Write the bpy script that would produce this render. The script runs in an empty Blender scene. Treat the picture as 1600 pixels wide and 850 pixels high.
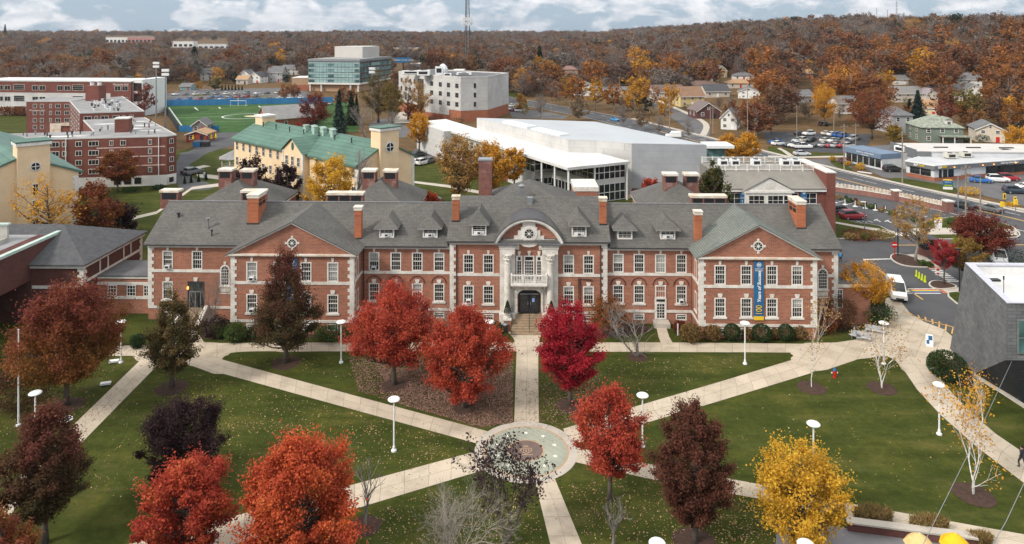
import bpy,math,random
import numpy as np
from mathutils import Vector,Matrix,noise as mnoise
R=math.radians
scene=bpy.context.scene
COL=scene.collection
# ------------------------------------------------------------------ camera, sky, sun, exposure
CAMH,FPX,PX0,PY0=34.0,1090.0,800.0,52.0
cam_data=bpy.data.cameras.new('camera')
cam=bpy.data.objects.new('camera',cam_data)
COL.objects.link(cam)
cam.location=(0,0,CAMH)
cam.rotation_euler=(R(90),0,0)
cam_data.sensor_width=36.0
cam_data.lens=FPX/1600*36.0
cam_data.shift_y=-(425-PY0)/1600
cam_data.clip_start=1.0
cam_data.clip_end=30000
scene.camera=cam
SUN_EL,SUN_AZ=38.0,-122.0
world=bpy.data.worlds.new('World'); scene.world=world; world.use_nodes=True
def build_world():
 nt=world.node_tree; N=nt.nodes; L=nt.links; N.clear()
 out=N.new('ShaderNodeOutputWorld'); bg=N.new('ShaderNodeBackground')
 sky=N.new('ShaderNodeTexSky'); sky.sky_type='NISHITA'; sky.sun_disc=False
 sky.sun_elevation=R(SUN_EL); sky.sun_rotation=R(SUN_AZ_SKY); sky.air_density=1.2; sky.dust_density=1.5; sky.ozone_density=2.0
 tc=N.new('ShaderNodeTexCoord'); sep=N.new('ShaderNodeSeparateXYZ'); L.new(tc.outputs['Generated'],sep.inputs[0])
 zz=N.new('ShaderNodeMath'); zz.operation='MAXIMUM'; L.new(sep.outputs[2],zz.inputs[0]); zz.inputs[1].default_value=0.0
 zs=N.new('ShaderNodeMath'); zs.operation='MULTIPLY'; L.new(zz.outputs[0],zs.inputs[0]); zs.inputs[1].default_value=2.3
 cmb=N.new('ShaderNodeCombineXYZ'); L.new(sep.outputs[0],cmb.inputs[0]); L.new(sep.outputs[1],cmb.inputs[1]); L.new(zs.outputs[0],cmb.inputs[2])
 n1=N.new('ShaderNodeTexNoise'); n1.inputs['Scale'].default_value=13.0; n1.inputs['Detail'].default_value=9; n1.inputs['Roughness'].default_value=.58; n1.inputs['Distortion'].default_value=.25
 L.new(cmb.outputs[0],n1.inputs['Vector'])
 r1=N.new('ShaderNodeValToRGB'); r1.color_ramp.elements[0].position=.46; r1.color_ramp.elements[1].position=.55
 L.new(n1.outputs['Fac'],r1.inputs[0])
 n2=N.new('ShaderNodeTexNoise'); n2.inputs['Scale'].default_value=26; n2.inputs['Detail'].default_value=7; n2.inputs['Roughness'].default_value=.6
 mp=N.new('ShaderNodeMapping'); mp.inputs['Location'].default_value=(3.1,1.7,.06); L.new(cmb.outputs[0],mp.inputs[0]); L.new(mp.outputs[0],n2.inputs['Vector'])
 r2=N.new('ShaderNodeValToRGB'); r2.color_ramp.elements[0].position=.38; r2.color_ramp.elements[0].color=(5.6,6.1,6.9,1)
 r2.color_ramp.elements[1].position=.66; r2.color_ramp.elements[1].color=(8.9,9.0,9.3,1)
 L.new(n2.outputs['Fac'],r2.inputs[0])
 mx=N.new('ShaderNodeMixRGB'); L.new(r1.outputs[0],mx.inputs[0]); L.new(r2.outputs[0],mx.inputs[2])
 veil=N.new('ShaderNodeMixRGB'); veil.inputs[0].default_value=.82; L.new(sky.outputs[0],veil.inputs[1]); veil.inputs[2].default_value=(3.9,5.2,6.6,1); L.new(veil.outputs[0],mx.inputs[1])
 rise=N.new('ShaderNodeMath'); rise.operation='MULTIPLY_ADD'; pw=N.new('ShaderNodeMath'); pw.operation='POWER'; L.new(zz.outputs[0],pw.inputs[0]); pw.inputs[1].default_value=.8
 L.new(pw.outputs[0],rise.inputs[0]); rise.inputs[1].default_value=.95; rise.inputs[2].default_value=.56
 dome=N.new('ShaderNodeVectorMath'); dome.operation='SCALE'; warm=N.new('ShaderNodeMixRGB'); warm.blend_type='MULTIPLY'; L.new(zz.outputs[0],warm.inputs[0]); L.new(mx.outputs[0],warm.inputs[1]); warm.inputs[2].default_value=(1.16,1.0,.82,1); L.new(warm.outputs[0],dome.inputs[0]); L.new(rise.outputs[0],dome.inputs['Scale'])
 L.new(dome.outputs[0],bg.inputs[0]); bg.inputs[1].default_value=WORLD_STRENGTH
 L.new(bg.outputs[0],out.inputs[0])
WORLD_STRENGTH=0.12
SUN_AZ_SKY=SUN_AZ
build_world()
sun_data=bpy.data.lights.new('sun','SUN'); sun_data.energy=2.3; sun_data.angle=R(11); sun_data.color=(1,.93,.84)
sun=bpy.data.objects.new('sun',sun_data); COL.objects.link(sun)
_d=Vector((math.sin(R(SUN_AZ))*math.cos(R(SUN_EL)),math.cos(R(SUN_AZ))*math.cos(R(SUN_EL)),math.sin(R(SUN_EL))))
sun.rotation_euler=_d.to_track_quat('Z','Y').to_euler()
scene.view_settings.view_transform='Standard'; scene.view_settings.look='None'
scene.view_settings.exposure=0.55; scene.view_settings.gamma=1.0; scene.view_settings.use_curve_mapping=False
scene.cycles.max_bounces=6; scene.cycles.diffuse_bounces=3; scene.cycles.glossy_bounces=2; scene.cycles.transmission_bounces=4
scene.cycles.transparent_max_bounces=6; scene.cycles.use_denoising=True
# ------------------------------------------------------------------ survey: photo pixel -> place
def terrain(x,y):
 "height of the land"
 def ss(a,b,t):
  t=min(1,max(0,(t-a)/(b-a))); return t*t*(3-2*t)
 d=math.hypot(x,y)
 h=24*ss(700,2600,y)
 t=(x-60)/260+(y-430)/900
 h2=ss(215,620,y-0.0*x)*ss(-20,430,x-0.05*(y-300))*31
 h2 += ss(600,1200,y)*ss(40,700,x)*13
 h=max(h,h2)
 if d>500:
  h += 5*(mnoise.noise(Vector((x/420,y/420,3.3))))*ss(500,1000,d)
 return h
def G(px,py,z=0.0):
 "point of the horizontal plane z seen at that pixel"
 d=FPX*(CAMH-z)/(py-PY0)
 return Vector(((px-PX0)*d/FPX,d,z))
def GT(px,py):
 "point of the terrain seen at that pixel"
 d=150.0
 while d<6000:
  x=(px-PX0)*d/FPX; z=CAMH-(py-PY0)*d/FPX
  if terrain(x,d)>=z:return Vector((x,d,terrain(x,d)))
  d += 2.0
 return Vector((x,d,0))
def at(px,py,d):
 return Vector(((px-PX0)*d/FPX,d,CAMH-(py-PY0)*d/FPX))
# ------------------------------------------------------------------ mesh collector
class MB:
 def __init__(s):s.v=[]; s.f=[]; s.mi=[]; s.uv={}
 def add(s,vs,fs,mi=0):
  o=len(s.v); s.v +=[tuple(p) for p in vs]
  for f in fs:s.f.append([i+o for i in f]); s.mi.append(mi)
  return s
 def box(s,x0,x1,y0,y1,z0,z1,mi=0):
  v=[(x0,y0,z0),(x1,y0,z0),(x1,y1,z0),(x0,y1,z0),(x0,y0,z1),(x1,y0,z1),(x1,y1,z1),(x0,y1,z1)]
  return s.add(v,[(0,3,2,1),(4,5,6,7),(0,1,5,4),(1,2,6,5),(2,3,7,6),(3,0,4,7)],mi)
 def quad(s,a,b,c,d,mi=0):return s.add([a,b,c,d],[(0,1,2,3)],mi)
 def poly(s,pts,mi=0):return s.add(pts,[tuple(range(len(pts)))],mi)
 def slab(s,pts,t,mi=0):
  "closed slab: polygon pts (top), thickness t downwards"
  n=len(pts); lo=[(p[0],p[1],p[2]-t) for p in pts]
  s.add(list(pts)+lo,[tuple(range(n)),tuple(range(2*n-1,n-1,-1))]+[(i,i+n,(i+1) % n+n,(i+1) % n) for i in range(n)],mi); return s
 def prism(s,out,y0,y1,mi=0):
  "outline in (x,z) extruded from y0 to y1"
  n=len(out); v=[(p[0],y0,p[1]) for p in out]+[(p[0],y1,p[1]) for p in out]
  return s.add(v,[tuple(range(n)),tuple(range(2*n-1,n-1,-1))]+[(i,(i+1) % n,(i+1) % n+n,i+n)[::-1] for i in range(n)],mi)
 def prismx(s,out,x0,x1,mi=0):
  "outline in (y,z) extruded from x0 to x1"
  n=len(out); v=[(x0,p[0],p[1]) for p in out]+[(x1,p[0],p[1]) for p in out]
  return s.add(v,[tuple(range(n))[::-1],tuple(range(n,2*n))]+[(i,(i+1) % n,(i+1) % n+n,i+n) for i in range(n)],mi)
 def tube(s,pts,rs,n=8,mi=0,cap=True):
  rings=[]; m=len(pts); pts=[Vector(p) for p in pts]
  for i,p in enumerate(pts):
   t=(pts[min(i+1,m-1)]-pts[max(i-1,0)])
   t=t.normalized() if t.length>1e-9 else Vector((0,0,1))
   a=t.cross(Vector((0,0,1)) if abs(t.z)<.95 else Vector((1,0,0))).normalized(); b=t.cross(a)
   r=rs[i] if hasattr(rs,'__len__') else rs
   rings.append([p+(a*math.cos(2*math.pi*k/n)+b*math.sin(2*math.pi*k/n))*r for k in range(n)])
  o=[q for r in rings for q in r]; f=[]
  for i in range(m-1):
   for k in range(n):f.append((i*n+k,i*n+(k+1) % n,(i+1)*n+(k+1) % n,(i+1)*n+k))
  if cap:f.append(tuple(range(n))[::-1]); f.append(tuple(range((m-1)*n,m*n)))
  return s.add(o,f,mi)
 def lathe(s,prof,c=(0,0),n=16,mi=0):
  "profile of (r,z) turned about the vertical through c"
  o=[]; f=[]; m=len(prof)
  for r,z in prof:o +=[(c[0]+r*math.cos(2*math.pi*k/n),c[1]+r*math.sin(2*math.pi*k/n),z) for k in range(n)]
  for i in range(m-1):
   for k in range(n):f.append((i*n+k,i*n+(k+1) % n,(i+1)*n+(k+1) % n,(i+1)*n+k))
  f.append(tuple(range(n))[::-1]); f.append(tuple(range((m-1)*n,m*n)))
  return s.add(o,f,mi)
 def xf(s,M):
  s.v=[tuple(M @ Vector(p)) for p in s.v]; return s
 def build(s,name,mats,parent=None,loc=None,smooth=False,rz=None):
  me=bpy.data.meshes.new(name); me.from_pydata(s.v,[],s.f)
  if not isinstance(mats,(list,tuple)):mats=[mats]
  for m in mats:me.materials.append(m)
  if any(s.mi):me.polygons.foreach_set('material_index',s.mi)
  if smooth:me.polygons.foreach_set('use_smooth',[True]*len(s.f))
  if s.uv:
   ul=me.uv_layers.new(name='UVMap')
   for p in me.polygons:
    if p.index in s.uv:
     for li,c in zip(p.loop_indices,s.uv[p.index]):ul.data[li].uv=c
  me.update()
  o=bpy.data.objects.new(name,me); COL.objects.link(o)
  if parent is not None:o.parent=parent
  if loc is not None:o.location=loc
  if rz is not None:o.rotation_euler=(0,0,rz)
  return o
def tag(o,label=None,cat=None,group=None,kind=None):
 if label:o['label']=label
 if cat:o['category']=cat
 if group:o['group']=group
 if kind:o['kind']=kind
 return o
def empty(name,loc=(0,0,0),rz=0.0,label=None,cat=None,group=None):
 o=bpy.data.objects.new(name,None); COL.objects.link(o); o.location=loc; o.rotation_euler=(0,0,rz); o.empty_display_size=.3
 return tag(o,label,cat,group)
KIDS={}
def copy_tree(o,parent=None):
 c=o.copy(); COL.objects.link(c)
 if parent is not None:c.parent=parent
 for ch in o.children:copy_tree(ch,c)
 return c
def copy_thing(o,loc,rz=0.0,label=None,group=None,scale=None):
 c=copy_tree(o); c.location=loc; c.rotation_euler=(0,0,rz)
 if label:c['label']=label
 if group:c['group']=group
 if scale:c.scale=scale if hasattr(scale,'__len__') else (scale,)*3
 return c
def text_mesh(txt,size,name,mat,parent,loc,rot=(R(90),0,0),align='CENTER',extrude=.01,shear=0.0,bold=0.0,sx=1.0):
 cu=bpy.data.curves.new('lettering','FONT'); cu.body=txt; cu.size=size; cu.align_x=align; cu.align_y='CENTER'; cu.extrude=extrude; cu.shear=shear; cu.offset=bold
 to=bpy.data.objects.new('lettering',cu); COL.objects.link(to)
 dg=bpy.context.evaluated_depsgraph_get(); me=bpy.data.meshes.new_from_object(to.evaluated_get(dg))
 bpy.data.objects.remove(to); bpy.data.curves.remove(cu)
 me.name=name; me.materials.clear(); me.materials.append(mat)
 o=bpy.data.objects.new(name,me); COL.objects.link(o); o.parent=parent; o.location=loc; o.rotation_euler=rot; o.scale=(sx,1,1)
 return o
# ------------------------------------------------------------------ materials
def newmat(name):
 m=bpy.data.materials.new(name); m.use_nodes=True; nt=m.node_tree
 return m,nt.nodes,nt.links,nt.nodes['Principled BSDF']
def c4(c):return (c[0],c[1],c[2],1)
def noise_node(N,L,vec,scale,detail=4,rough=.55):
 n=N.new('ShaderNodeTexNoise'); n.inputs['Scale'].default_value=scale; n.inputs['Detail'].default_value=detail; n.inputs['Roughness'].default_value=rough
 if vec is not None:L.new(vec,n.inputs['Vector'])
 return n
def ramp(N,L,fac,stops):
 r=N.new('ShaderNodeValToRGB'); e=r.color_ramp.elements
 e[0].position,e[0].color=stops[0][0],c4(stops[0][1]); e[1].position,e[1].color=stops[-1][0],c4(stops[-1][1])
 for p,c in stops[1:-1]:
  x=e.new(p); x.color=c4(c)
 L.new(fac,r.inputs[0]); return r
def mat(name,c1,c2=None,scale=2.0,rough=.8,metal=0.0,lo=.35,hi=.65,spec=.3,detail=5,fine=None):
 "paint, stone, metal: two tones mixed by a noise; fine adds a second smaller noise"
 m,N,L,P=newmat(name); P.inputs['Roughness'].default_value=rough; P.inputs['Metallic'].default_value=metal; P.inputs['Specular IOR Level'].default_value=spec
 if c2 is None:c2=[min(1,x*.86) for x in c1]
 tc=N.new('ShaderNodeTexCoord'); n=noise_node(N,L,tc.outputs['Object'],scale,detail)
 r=ramp(N,L,n.outputs['Fac'],[(lo,c1),(hi,c2)]); col=r.outputs[0]
 if fine:
  n2=noise_node(N,L,tc.outputs['Object'],fine[0],3); r2=ramp(N,L,n2.outputs['Fac'],[(.3,(1-fine[1],)*3),(.7,(1+fine[1],)*3)])
  mx=N.new('ShaderNodeMixRGB'); mx.blend_type='MULTIPLY'; mx.inputs[0].default_value=1; L.new(col,mx.inputs[1]); L.new(r2.outputs[0],mx.inputs[2]); col=mx.outputs[0]
 L.new(col,P.inputs['Base Color']); return m
def coursed(name,c1,c2,mortar,bw,bh,msize=.012,rough=.85,big=.25,stain=None,vary=.5,spec=.2,zmul=1.0):
 "brick, shingle or block courses that run level on any wall or roof slope"
 m,N,L,P=newmat(name); P.inputs['Roughness'].default_value=rough; P.inputs['Specular IOR Level'].default_value=spec
 tc=N.new('ShaderNodeTexCoord'); sp=N.new('ShaderNodeSeparateXYZ'); L.new(tc.outputs['Object'],sp.inputs[0])
 ad=N.new('ShaderNodeMath'); ad.operation='ADD'; L.new(sp.outputs[0],ad.inputs[0]); L.new(sp.outputs[1],ad.inputs[1])
 ml=N.new('ShaderNodeMath'); ml.operation='MULTIPLY'; L.new(sp.outputs[2],ml.inputs[0]); ml.inputs[1].default_value=zmul
 cb=N.new('ShaderNodeCombineXYZ'); L.new(ad.outputs[0],cb.inputs[0]); L.new(ml.outputs[0],cb.inputs[1])
 b=N.new('ShaderNodeTexBrick'); L.new(cb.outputs[0],b.inputs['Vector']); b.inputs['Scale'].default_value=1.0
 b.inputs['Brick Width'].default_value=bw; b.inputs['Row Height'].default_value=bh; b.inputs['Mortar Size'].default_value=msize
 b.inputs['Color1'].default_value=c4(c1); b.inputs['Color2'].default_value=c4(c2); b.inputs['Mortar'].default_value=c4(mortar); b.inputs['Bias'].default_value=vary-.5
 n=noise_node(N,L,tc.outputs['Object'],big,6,.65)
 r=ramp(N,L,n.outputs['Fac'],[(.3,(.76,.76,.77)),(.7,(1.16,1.15,1.13))])
 mx=N.new('ShaderNodeMixRGB'); mx.blend_type='MULTIPLY'; mx.inputs[0].default_value=1; L.new(b.outputs[0],mx.inputs[1]); L.new(r.outputs[0],mx.inputs[2]); col=mx.outputs[0]
 if stain:
  n2=noise_node(N,L,tc.outputs['Object'],stain[1],7,.7)
  r2=ramp(N,L,n2.outputs['Fac'],[(stain[2],(0,0,0)),(stain[2]+.12,(1,1,1))])
  m2=N.new('ShaderNodeMixRGB'); sc=N.new('ShaderNodeMath'); sc.operation='MULTIPLY'; L.new(r2.outputs[0],sc.inputs[0]); sc.inputs[1].default_value=stain[3]
  L.new(sc.outputs[0],m2.inputs[0]); L.new(col,m2.inputs[1]); m2.inputs[2].default_value=c4(stain[0]); col=m2.outputs[0]
 L.new(col,P.inputs['Base Color']); return m
BRICK=coursed('red_brick',(.37,.135,.075),(.265,.09,.053),(.34,.25,.20),.42,.16,.016,stain=((.36,.25,.20),.33,.60,.35))
BRICK_CH=coursed('chimney_brick',(.43,.115,.04),(.33,.09,.036),(.33,.22,.16),.42,.16,.014)
BRICK_DK=coursed('dark_brick',(.125,.045,.037),(.088,.035,.032),(.11,.07,.06),.42,.16,.012,stain=((.2,.15,.14),.3,.60,.3))
BRICK_DORM=coursed('dorm_brick',(.20,.062,.045),(.15,.048,.038),(.19,.12,.10),.5,.2,.014)
BRICK_OLD=coursed('weathered_brick',(.23,.075,.052),(.15,.055,.045),(.22,.16,.14),.42,.16,.016,big=.6,stain=((.36,.27,.24),.8,.52,.5))
STONE=mat('limestone',(.71,.675,.62),(.54,.505,.45),1.1,.85,fine=(9,.12))
STONE_WARM=mat('stained_limestone',(.66,.60,.52),(.50,.36,.24),.9,.85,lo=.45,hi=.7,fine=(9,.1))
TRIM=mat('white_trim',(.75,.725,.68),(.60,.57,.525),1.4,.6,fine=(14,.07))
SLATE=coursed('grey_shingle',(.140,.132,.121),(.104,.099,.091),(.07,.068,.066),.34,.12,.014,rough=.8,big=.22,stain=((.092,.090,.086),.5,.60,.5))
SLATE_G=coursed('green_slate',(.185,.195,.172),(.14,.15,.135),(.08,.09,.085),.34,.12,.014,rough=.75,big=.3,stain=((.22,.23,.22),.6,.60,.5))
SLATE_D=coursed('dark_slate',(.068,.070,.072),(.098,.10,.10),(.045,.046,.05),.34,.12,.014,rough=.7,big=.3)
TAR=mat('tar_roof',(.085,.085,.09),(.125,.125,.13),.5,.75,fine=(6,.15))
SHINGLE_BK=mat('dark_asphalt_shingle',(.065,.065,.07),(.09,.09,.095),1.5,.9,fine=(12,.25))
GRAVEL_ROOF=mat('gravel_roof',(.21,.205,.205),(.29,.285,.285),.3,.9,fine=(5,.15))
MEMBRANE=mat('white_membrane',(.64,.63,.615),(.50,.49,.475),.18,.7,lo=.4,hi=.68,fine=(2.2,.06))
COPPER=mat('copper_green',(.36,.50,.43),(.52,.57,.52),2,.6)
DOWN=mat('dark_downpipe',(.05,.035,.03),None,2,.6)
def glassmat(name,c1,c2,scale,rough=.08,spec=.5):
 m,N,L,P=newmat(name); P.inputs['Roughness'].default_value=rough; P.inputs['Specular IOR Level'].default_value=spec
 tc=N.new('ShaderNodeTexCoord'); n=noise_node(N,L,tc.outputs['Object'],scale,2)
 r=ramp(N,L,n.outputs['Fac'],[(.4,c1),(.62,c2)]); L.new(r.outputs[0],P.inputs['Base Color']); return m
GLASS=glassmat('window_glass',(.010,.011,.013),(.040,.043,.045),1.1,.12,.3)
GLASS_G=glassmat('green_glass',(.03,.085,.085),(.16,.30,.30),.22,.05,.9)
GLASS_D=glassmat('dark_glass',(.012,.014,.016),(.04,.045,.045),.4,.05)
BLIND=mat('pale_blind',(.42,.42,.39),(.26,.265,.255),1.2,.7)
METAL_W=mat('white_metal',(.78,.78,.77),(.68,.68,.67),3,.4,0)
METAL_G=mat('grey_metal',(.33,.34,.35),(.26,.27,.28),2,.4,.5)
METAL_D=mat('dark_metal',(.03,.03,.033),None,2,.45)
BLACK=mat('black_paint',(.018,.018,.02),None,2,.5)
WOOD_POLE=mat('weathered_wood',(.30,.25,.20),(.20,.16,.13),3,.9)
YELLOW_ST=mat('yellow_stucco',(.78,.585,.37),(.71,.525,.325),.5,.9,fine=(5,.05))
GREEN_RF=coursed('green_metal_roof',(.080,.155,.118),(.10,.185,.145),(.06,.12,.095),30,.45,.04,rough=.5,big=.2,stain=((.13,.22,.18),.25,.55,.4))
def pathmat():
 m,N,L,P=newmat('concrete_slabs'); P.inputs['Roughness'].default_value=.9; P.inputs['Specular IOR Level'].default_value=.15
 uv=N.new('ShaderNodeUVMap'); tc=N.new('ShaderNodeTexCoord')
 b=N.new('ShaderNodeTexBrick'); L.new(uv.outputs[0],b.inputs['Vector']); b.inputs['Scale'].default_value=1; b.offset=0
 b.inputs['Brick Width'].default_value=1.9; b.inputs['Row Height'].default_value=1.55; b.inputs['Mortar Size'].default_value=.022
 b.inputs['Color1'].default_value=(.52,.44,.345,1); b.inputs['Color2'].default_value=(.44,.37,.285,1); b.inputs['Mortar'].default_value=(.27,.225,.18,1)
 n=noise_node(N,L,tc.outputs['Object'],.45,7,.7); r=ramp(N,L,n.outputs['Fac'],[(.3,(.74,.73,.70)),(.5,(1,1,1)),(.7,(1.10,1.09,1.07))])
 n2=noise_node(N,L,tc.outputs['Object'],7,4,.7); r2=ramp(N,L,n2.outputs['Fac'],[(.3,(.9,.9,.9)),(.7,(1.07,1.07,1.07))])
 mx=N.new('ShaderNodeMixRGB'); mx.blend_type='MULTIPLY'; mx.inputs[0].default_value=1; L.new(b.outputs[0],mx.inputs[1]); L.new(r.outputs[0],mx.inputs[2])
 m2=N.new('ShaderNodeMixRGB'); m2.blend_type='MULTIPLY'; m2.inputs[0].default_value=1; L.new(mx.outputs[0],m2.inputs[1]); L.new(r2.outputs[0],m2.inputs[2])
 L.new(m2.outputs[0],P.inputs['Base Color']); return m
PATH=pathmat()
CONC=mat('plain_concrete',(.47,.42,.36),(.39,.35,.30),.6,.9,fine=(6,.07))
KERB=mat('kerb_stone',(.52,.48,.42),(.42,.39,.34),1,.9)
def grassmat(name,a,b,c,leafy=0.0):
 m,N,L,P=newmat(name); P.inputs['Roughness'].default_value=.95; P.inputs['Specular IOR Level'].default_value=.08
 tc=N.new('ShaderNodeTexCoord')
 mp=N.new('ShaderNodeMapping'); mp.inputs['Rotation'].default_value=(0,0,R(12)); mp.inputs['Scale'].default_value=(.10,.5,1); L.new(tc.outputs['Object'],mp.inputs[0])
 n1=noise_node(N,L,mp.outputs[0],1.0,5,.65); n2=noise_node(N,L,tc.outputs['Object'],1.6,6,.75); n3=noise_node(N,L,tc.outputs['Object'],14,4,.7)
 r1=ramp(N,L,n1.outputs['Fac'],[(.3,a),(.52,b),(.74,c)])
 r2=ramp(N,L,n2.outputs['Fac'],[(.28,(.66,.70,.66)),(.72,(1.3,1.27,1.2))]); r3=ramp(N,L,n3.outputs['Fac'],[(.28,(.6,.62,.6)),(.72,(1.38,1.36,1.3))])
 mx=N.new('ShaderNodeMixRGB'); mx.blend_type='MULTIPLY'; mx.inputs[0].default_value=1; L.new(r1.outputs[0],mx.inputs[1]); L.new(r2.outputs[0],mx.inputs[2])
 m2=N.new('ShaderNodeMixRGB'); m2.blend_type='MULTIPLY'; m2.inputs[0].default_value=1; L.new(mx.outputs[0],m2.inputs[1]); L.new(r3.outputs[0],m2.inputs[2])
 n4=noise_node(N,L,tc.outputs['Object'],.22,6,.7); r4=ramp(N,L,n4.outputs['Fac'],[(.34,(.74,.80,.74)),(.5,(1,1,1)),(.66,(1.42,1.24,1.25))]); m4=N.new('ShaderNodeMixRGB'); m4.blend_type='MULTIPLY'; m4.inputs[0].default_value=1; L.new(m2.outputs[0],m4.inputs[1]); L.new(r4.outputs[0],m4.inputs[2])
 L.new(m4.outputs[0],P.inputs['Base Color'])
 bp=N.new('ShaderNodeBump'); bp.inputs['Strength'].default_value=.5; bp.inputs['Distance'].default_value=.06; L.new(n3.outputs['Fac'],bp.inputs['Height']); L.new(bp.outputs[0],P.inputs['Normal'])
 return m
GRASS=grassmat('lawn_grass',(.034,.044,.009),(.051,.061,.013),(.090,.086,.028))
FARGRASS=grassmat('rough_grass',(.10,.085,.03),(.085,.09,.028),(.15,.10,.045))
WOODFLOOR=grassmat('leaf_litter',(.10,.062,.034),(.13,.08,.042),(.085,.068,.04))
TURF=grassmat('sports_turf',(.040,.088,.030),(.045,.096,.033),(.050,.104,.037))
ASPH=mat('asphalt',(.068,.067,.072),(.088,.087,.092),.25,.9,fine=(9,.16),spec=.2)
ASPH_OLD=mat('old_asphalt',(.105,.10,.102),(.13,.125,.127),.25,.9,fine=(9,.12),spec=.2)
MULCH=mat('mulch',(.045,.025,.018),(.07,.04,.028),3,.95,fine=(20,.3))
LINE_W=mat('white_line',(.70,.70,.68),(.55,.55,.53),1.5,.8)
LINE_Y=mat('yellow_line',(.62,.36,.10),(.50,.29,.09),1.5,.8)
PAVER_G=coursed('pale_green_pavers',(.36,.37,.30),(.31,.33,.27),(.23,.24,.20),.22,.22,.015)
PAVER_O=mat('ochre_pavers',(.45,.31,.19),(.39,.27,.17),3,.9)
PAVER_B=mat('brown_granite',(.13,.095,.085),(.17,.12,.105),5,.7)
PAVER_GY=coursed('grey_pavers',(.34,.33,.34),(.28,.27,.28),(.2,.19,.2),.4,.25,.015)
STAR=mat('white_inlay',(.80,.78,.70),None,3,.8)
BLUE=mat('banner_blue',(.018,.105,.24),(.022,.125,.275),1.5,.7)
GOLD=mat('banner_gold',(.80,.52,.03),(.72,.46,.03),2,.7)
WHITE=mat('white_paint',(.82,.82,.80),(.76,.76,.74),2,.6)
RED=mat('red_paint',(.55,.025,.02),None,2,.5)
REDBRICK_W=coursed('retaining_brick',(.25,.105,.085),(.20,.085,.07),(.25,.17,.14),.42,.16,.014)
BARK=mat('bark',(.075,.058,.045),(.115,.095,.078),5,.95,fine=(25,.3))
BARK_G=mat('grey_bark',(.155,.135,.12),(.235,.21,.19),5,.95,fine=(25,.25))
BARK_P=mat('pale_bark',(.33,.29,.25),(.24,.21,.18),5,.95,fine=(25,.25))
BIRCH=mat('birch_bark',(.66,.63,.59),(.22,.20,.19),7,.8,lo=.5,hi=.72)
def leafmat(name,stops,transl=.35,rough=.7):
 m,N,L,P=newmat(name); P.inputs['Roughness'].default_value=rough; P.inputs['Specular IOR Level'].default_value=.12
 a=N.new('ShaderNodeAttribute'); a.attribute_name='tone'
 r=ramp(N,L,a.outputs['Fac'],stops); L.new(r.outputs[0],P.inputs['Base Color'])
 t=N.new('ShaderNodeBsdfTranslucent'); L.new(r.outputs[0],t.inputs[0]); mx=N.new('ShaderNodeMixShader'); mx.inputs[0].default_value=transl
 L.new(P.outputs[0],mx.inputs[1]); L.new(t.outputs[0],mx.inputs[2]); L.new(mx.outputs[0],N['Material Output'].inputs[0]); return m
def leafmat_obj(name,random_hue=None):
 "distant crowns: the object's own colour (or one picked by its random number) varied leaf by leaf"
 m,N,L,P=newmat(name); P.inputs['Roughness'].default_value=.85; P.inputs['Specular IOR Level'].default_value=.08
 oi=N.new('ShaderNodeObjectInfo'); a=N.new('ShaderNodeAttribute'); a.attribute_name='tone'
 if random_hue:base=ramp(N,L,oi.outputs['Random'],random_hue); base.color_ramp.interpolation='CONSTANT'; bo=base.outputs[0]
 else:bo=oi.outputs['Color']
 r=ramp(N,L,a.outputs['Fac'],[(0,(.55,.5,.5)),(.5,(1,1,1)),(1,(1.6,1.5,1.35))])
 mx=N.new('ShaderNodeMixRGB'); mx.blend_type='MULTIPLY'; mx.inputs[0].default_value=1; L.new(bo,mx.inputs[1]); L.new(r.outputs[0],mx.inputs[2])
 L.new(mx.outputs[0],P.inputs['Base Color'])
 t=N.new('ShaderNodeBsdfTranslucent'); L.new(mx.outputs[0],t.inputs[0]); ms=N.new('ShaderNodeMixShader'); ms.inputs[0].default_value=.3
 L.new(P.outputs[0],ms.inputs[1]); L.new(t.outputs[0],ms.inputs[2]); L.new(ms.outputs[0],N['Material Output'].inputs[0]); return m
LEAF_BG=leafmat_obj('autumn_leaves')
HUES={'brown':(.155,.088,.056),'rust':(.195,.083,.043),'orange':(.285,.118,.036),'gold':(.45,.23,.034),'red':(.20,.062,.042),'olive':(.16,.13,.045),'tan':(.20,.145,.09),'grey':(.20,.168,.15),'dark':(.03,.045,.03),'plum':(.085,.04,.042)}
LEAF_FAR=leafmat_obj('wood_leaves',[(0,HUES['brown']),(.20,(.165,.105,.08)),(.36,HUES['rust']),(.46,HUES['grey']),(.68,(.155,.105,.088)),(.82,(.24,.12,.05)),(.885,HUES['tan']),(.935,HUES['gold']),(.955,HUES['dark'])])
# ------------------------------------------------------------------ land, lawns, paths, roads
def struct(o):o['kind']='structure'; return o
def build_terrain():
 xs=sorted(set(list(np.arange(-400,620,16))+list(np.linspace(-6000,-400,50))+list(np.linspace(620,6000,50))))
 ys=sorted(set(list(np.arange(-80,900,16))+list(np.linspace(900,9000,90))))
 b=MB(); nx=len(xs)
 for y in ys:
  for x in xs:b.v.append((x,y,terrain(x,y)-.05))
 for j in range(len(ys)-1):
  for i in range(nx-1):b.f.append((j*nx+i,j*nx+i+1,(j+1)*nx+i+1,(j+1)*nx+i)); b.mi.append(0)
 struct(b.build('terrain',WOODFLOOR,smooth=True))
build_terrain()
def gp(pts,z):return [(lambda p:(p.x,p.y,z))(G(px,py)) for px,py in pts]
def sheet(name,pts,z,m,drape=False):
 b=MB(); b.poly(gp(pts,z)); return struct(b.build(name,m))
def smooth_poly(pts,n=2):
 for _ in range(n):
  q=[]
  for i in range(len(pts)):
   a,b=pts[i],pts[(i+1) % len(pts)]
   q +=[(a[0]*.75+b[0]*.25,a[1]*.75+b[1]*.25),(a[0]*.25+b[0]*.75,a[1]*.25+b[1]*.75)]
  pts=q
 return pts
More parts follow.
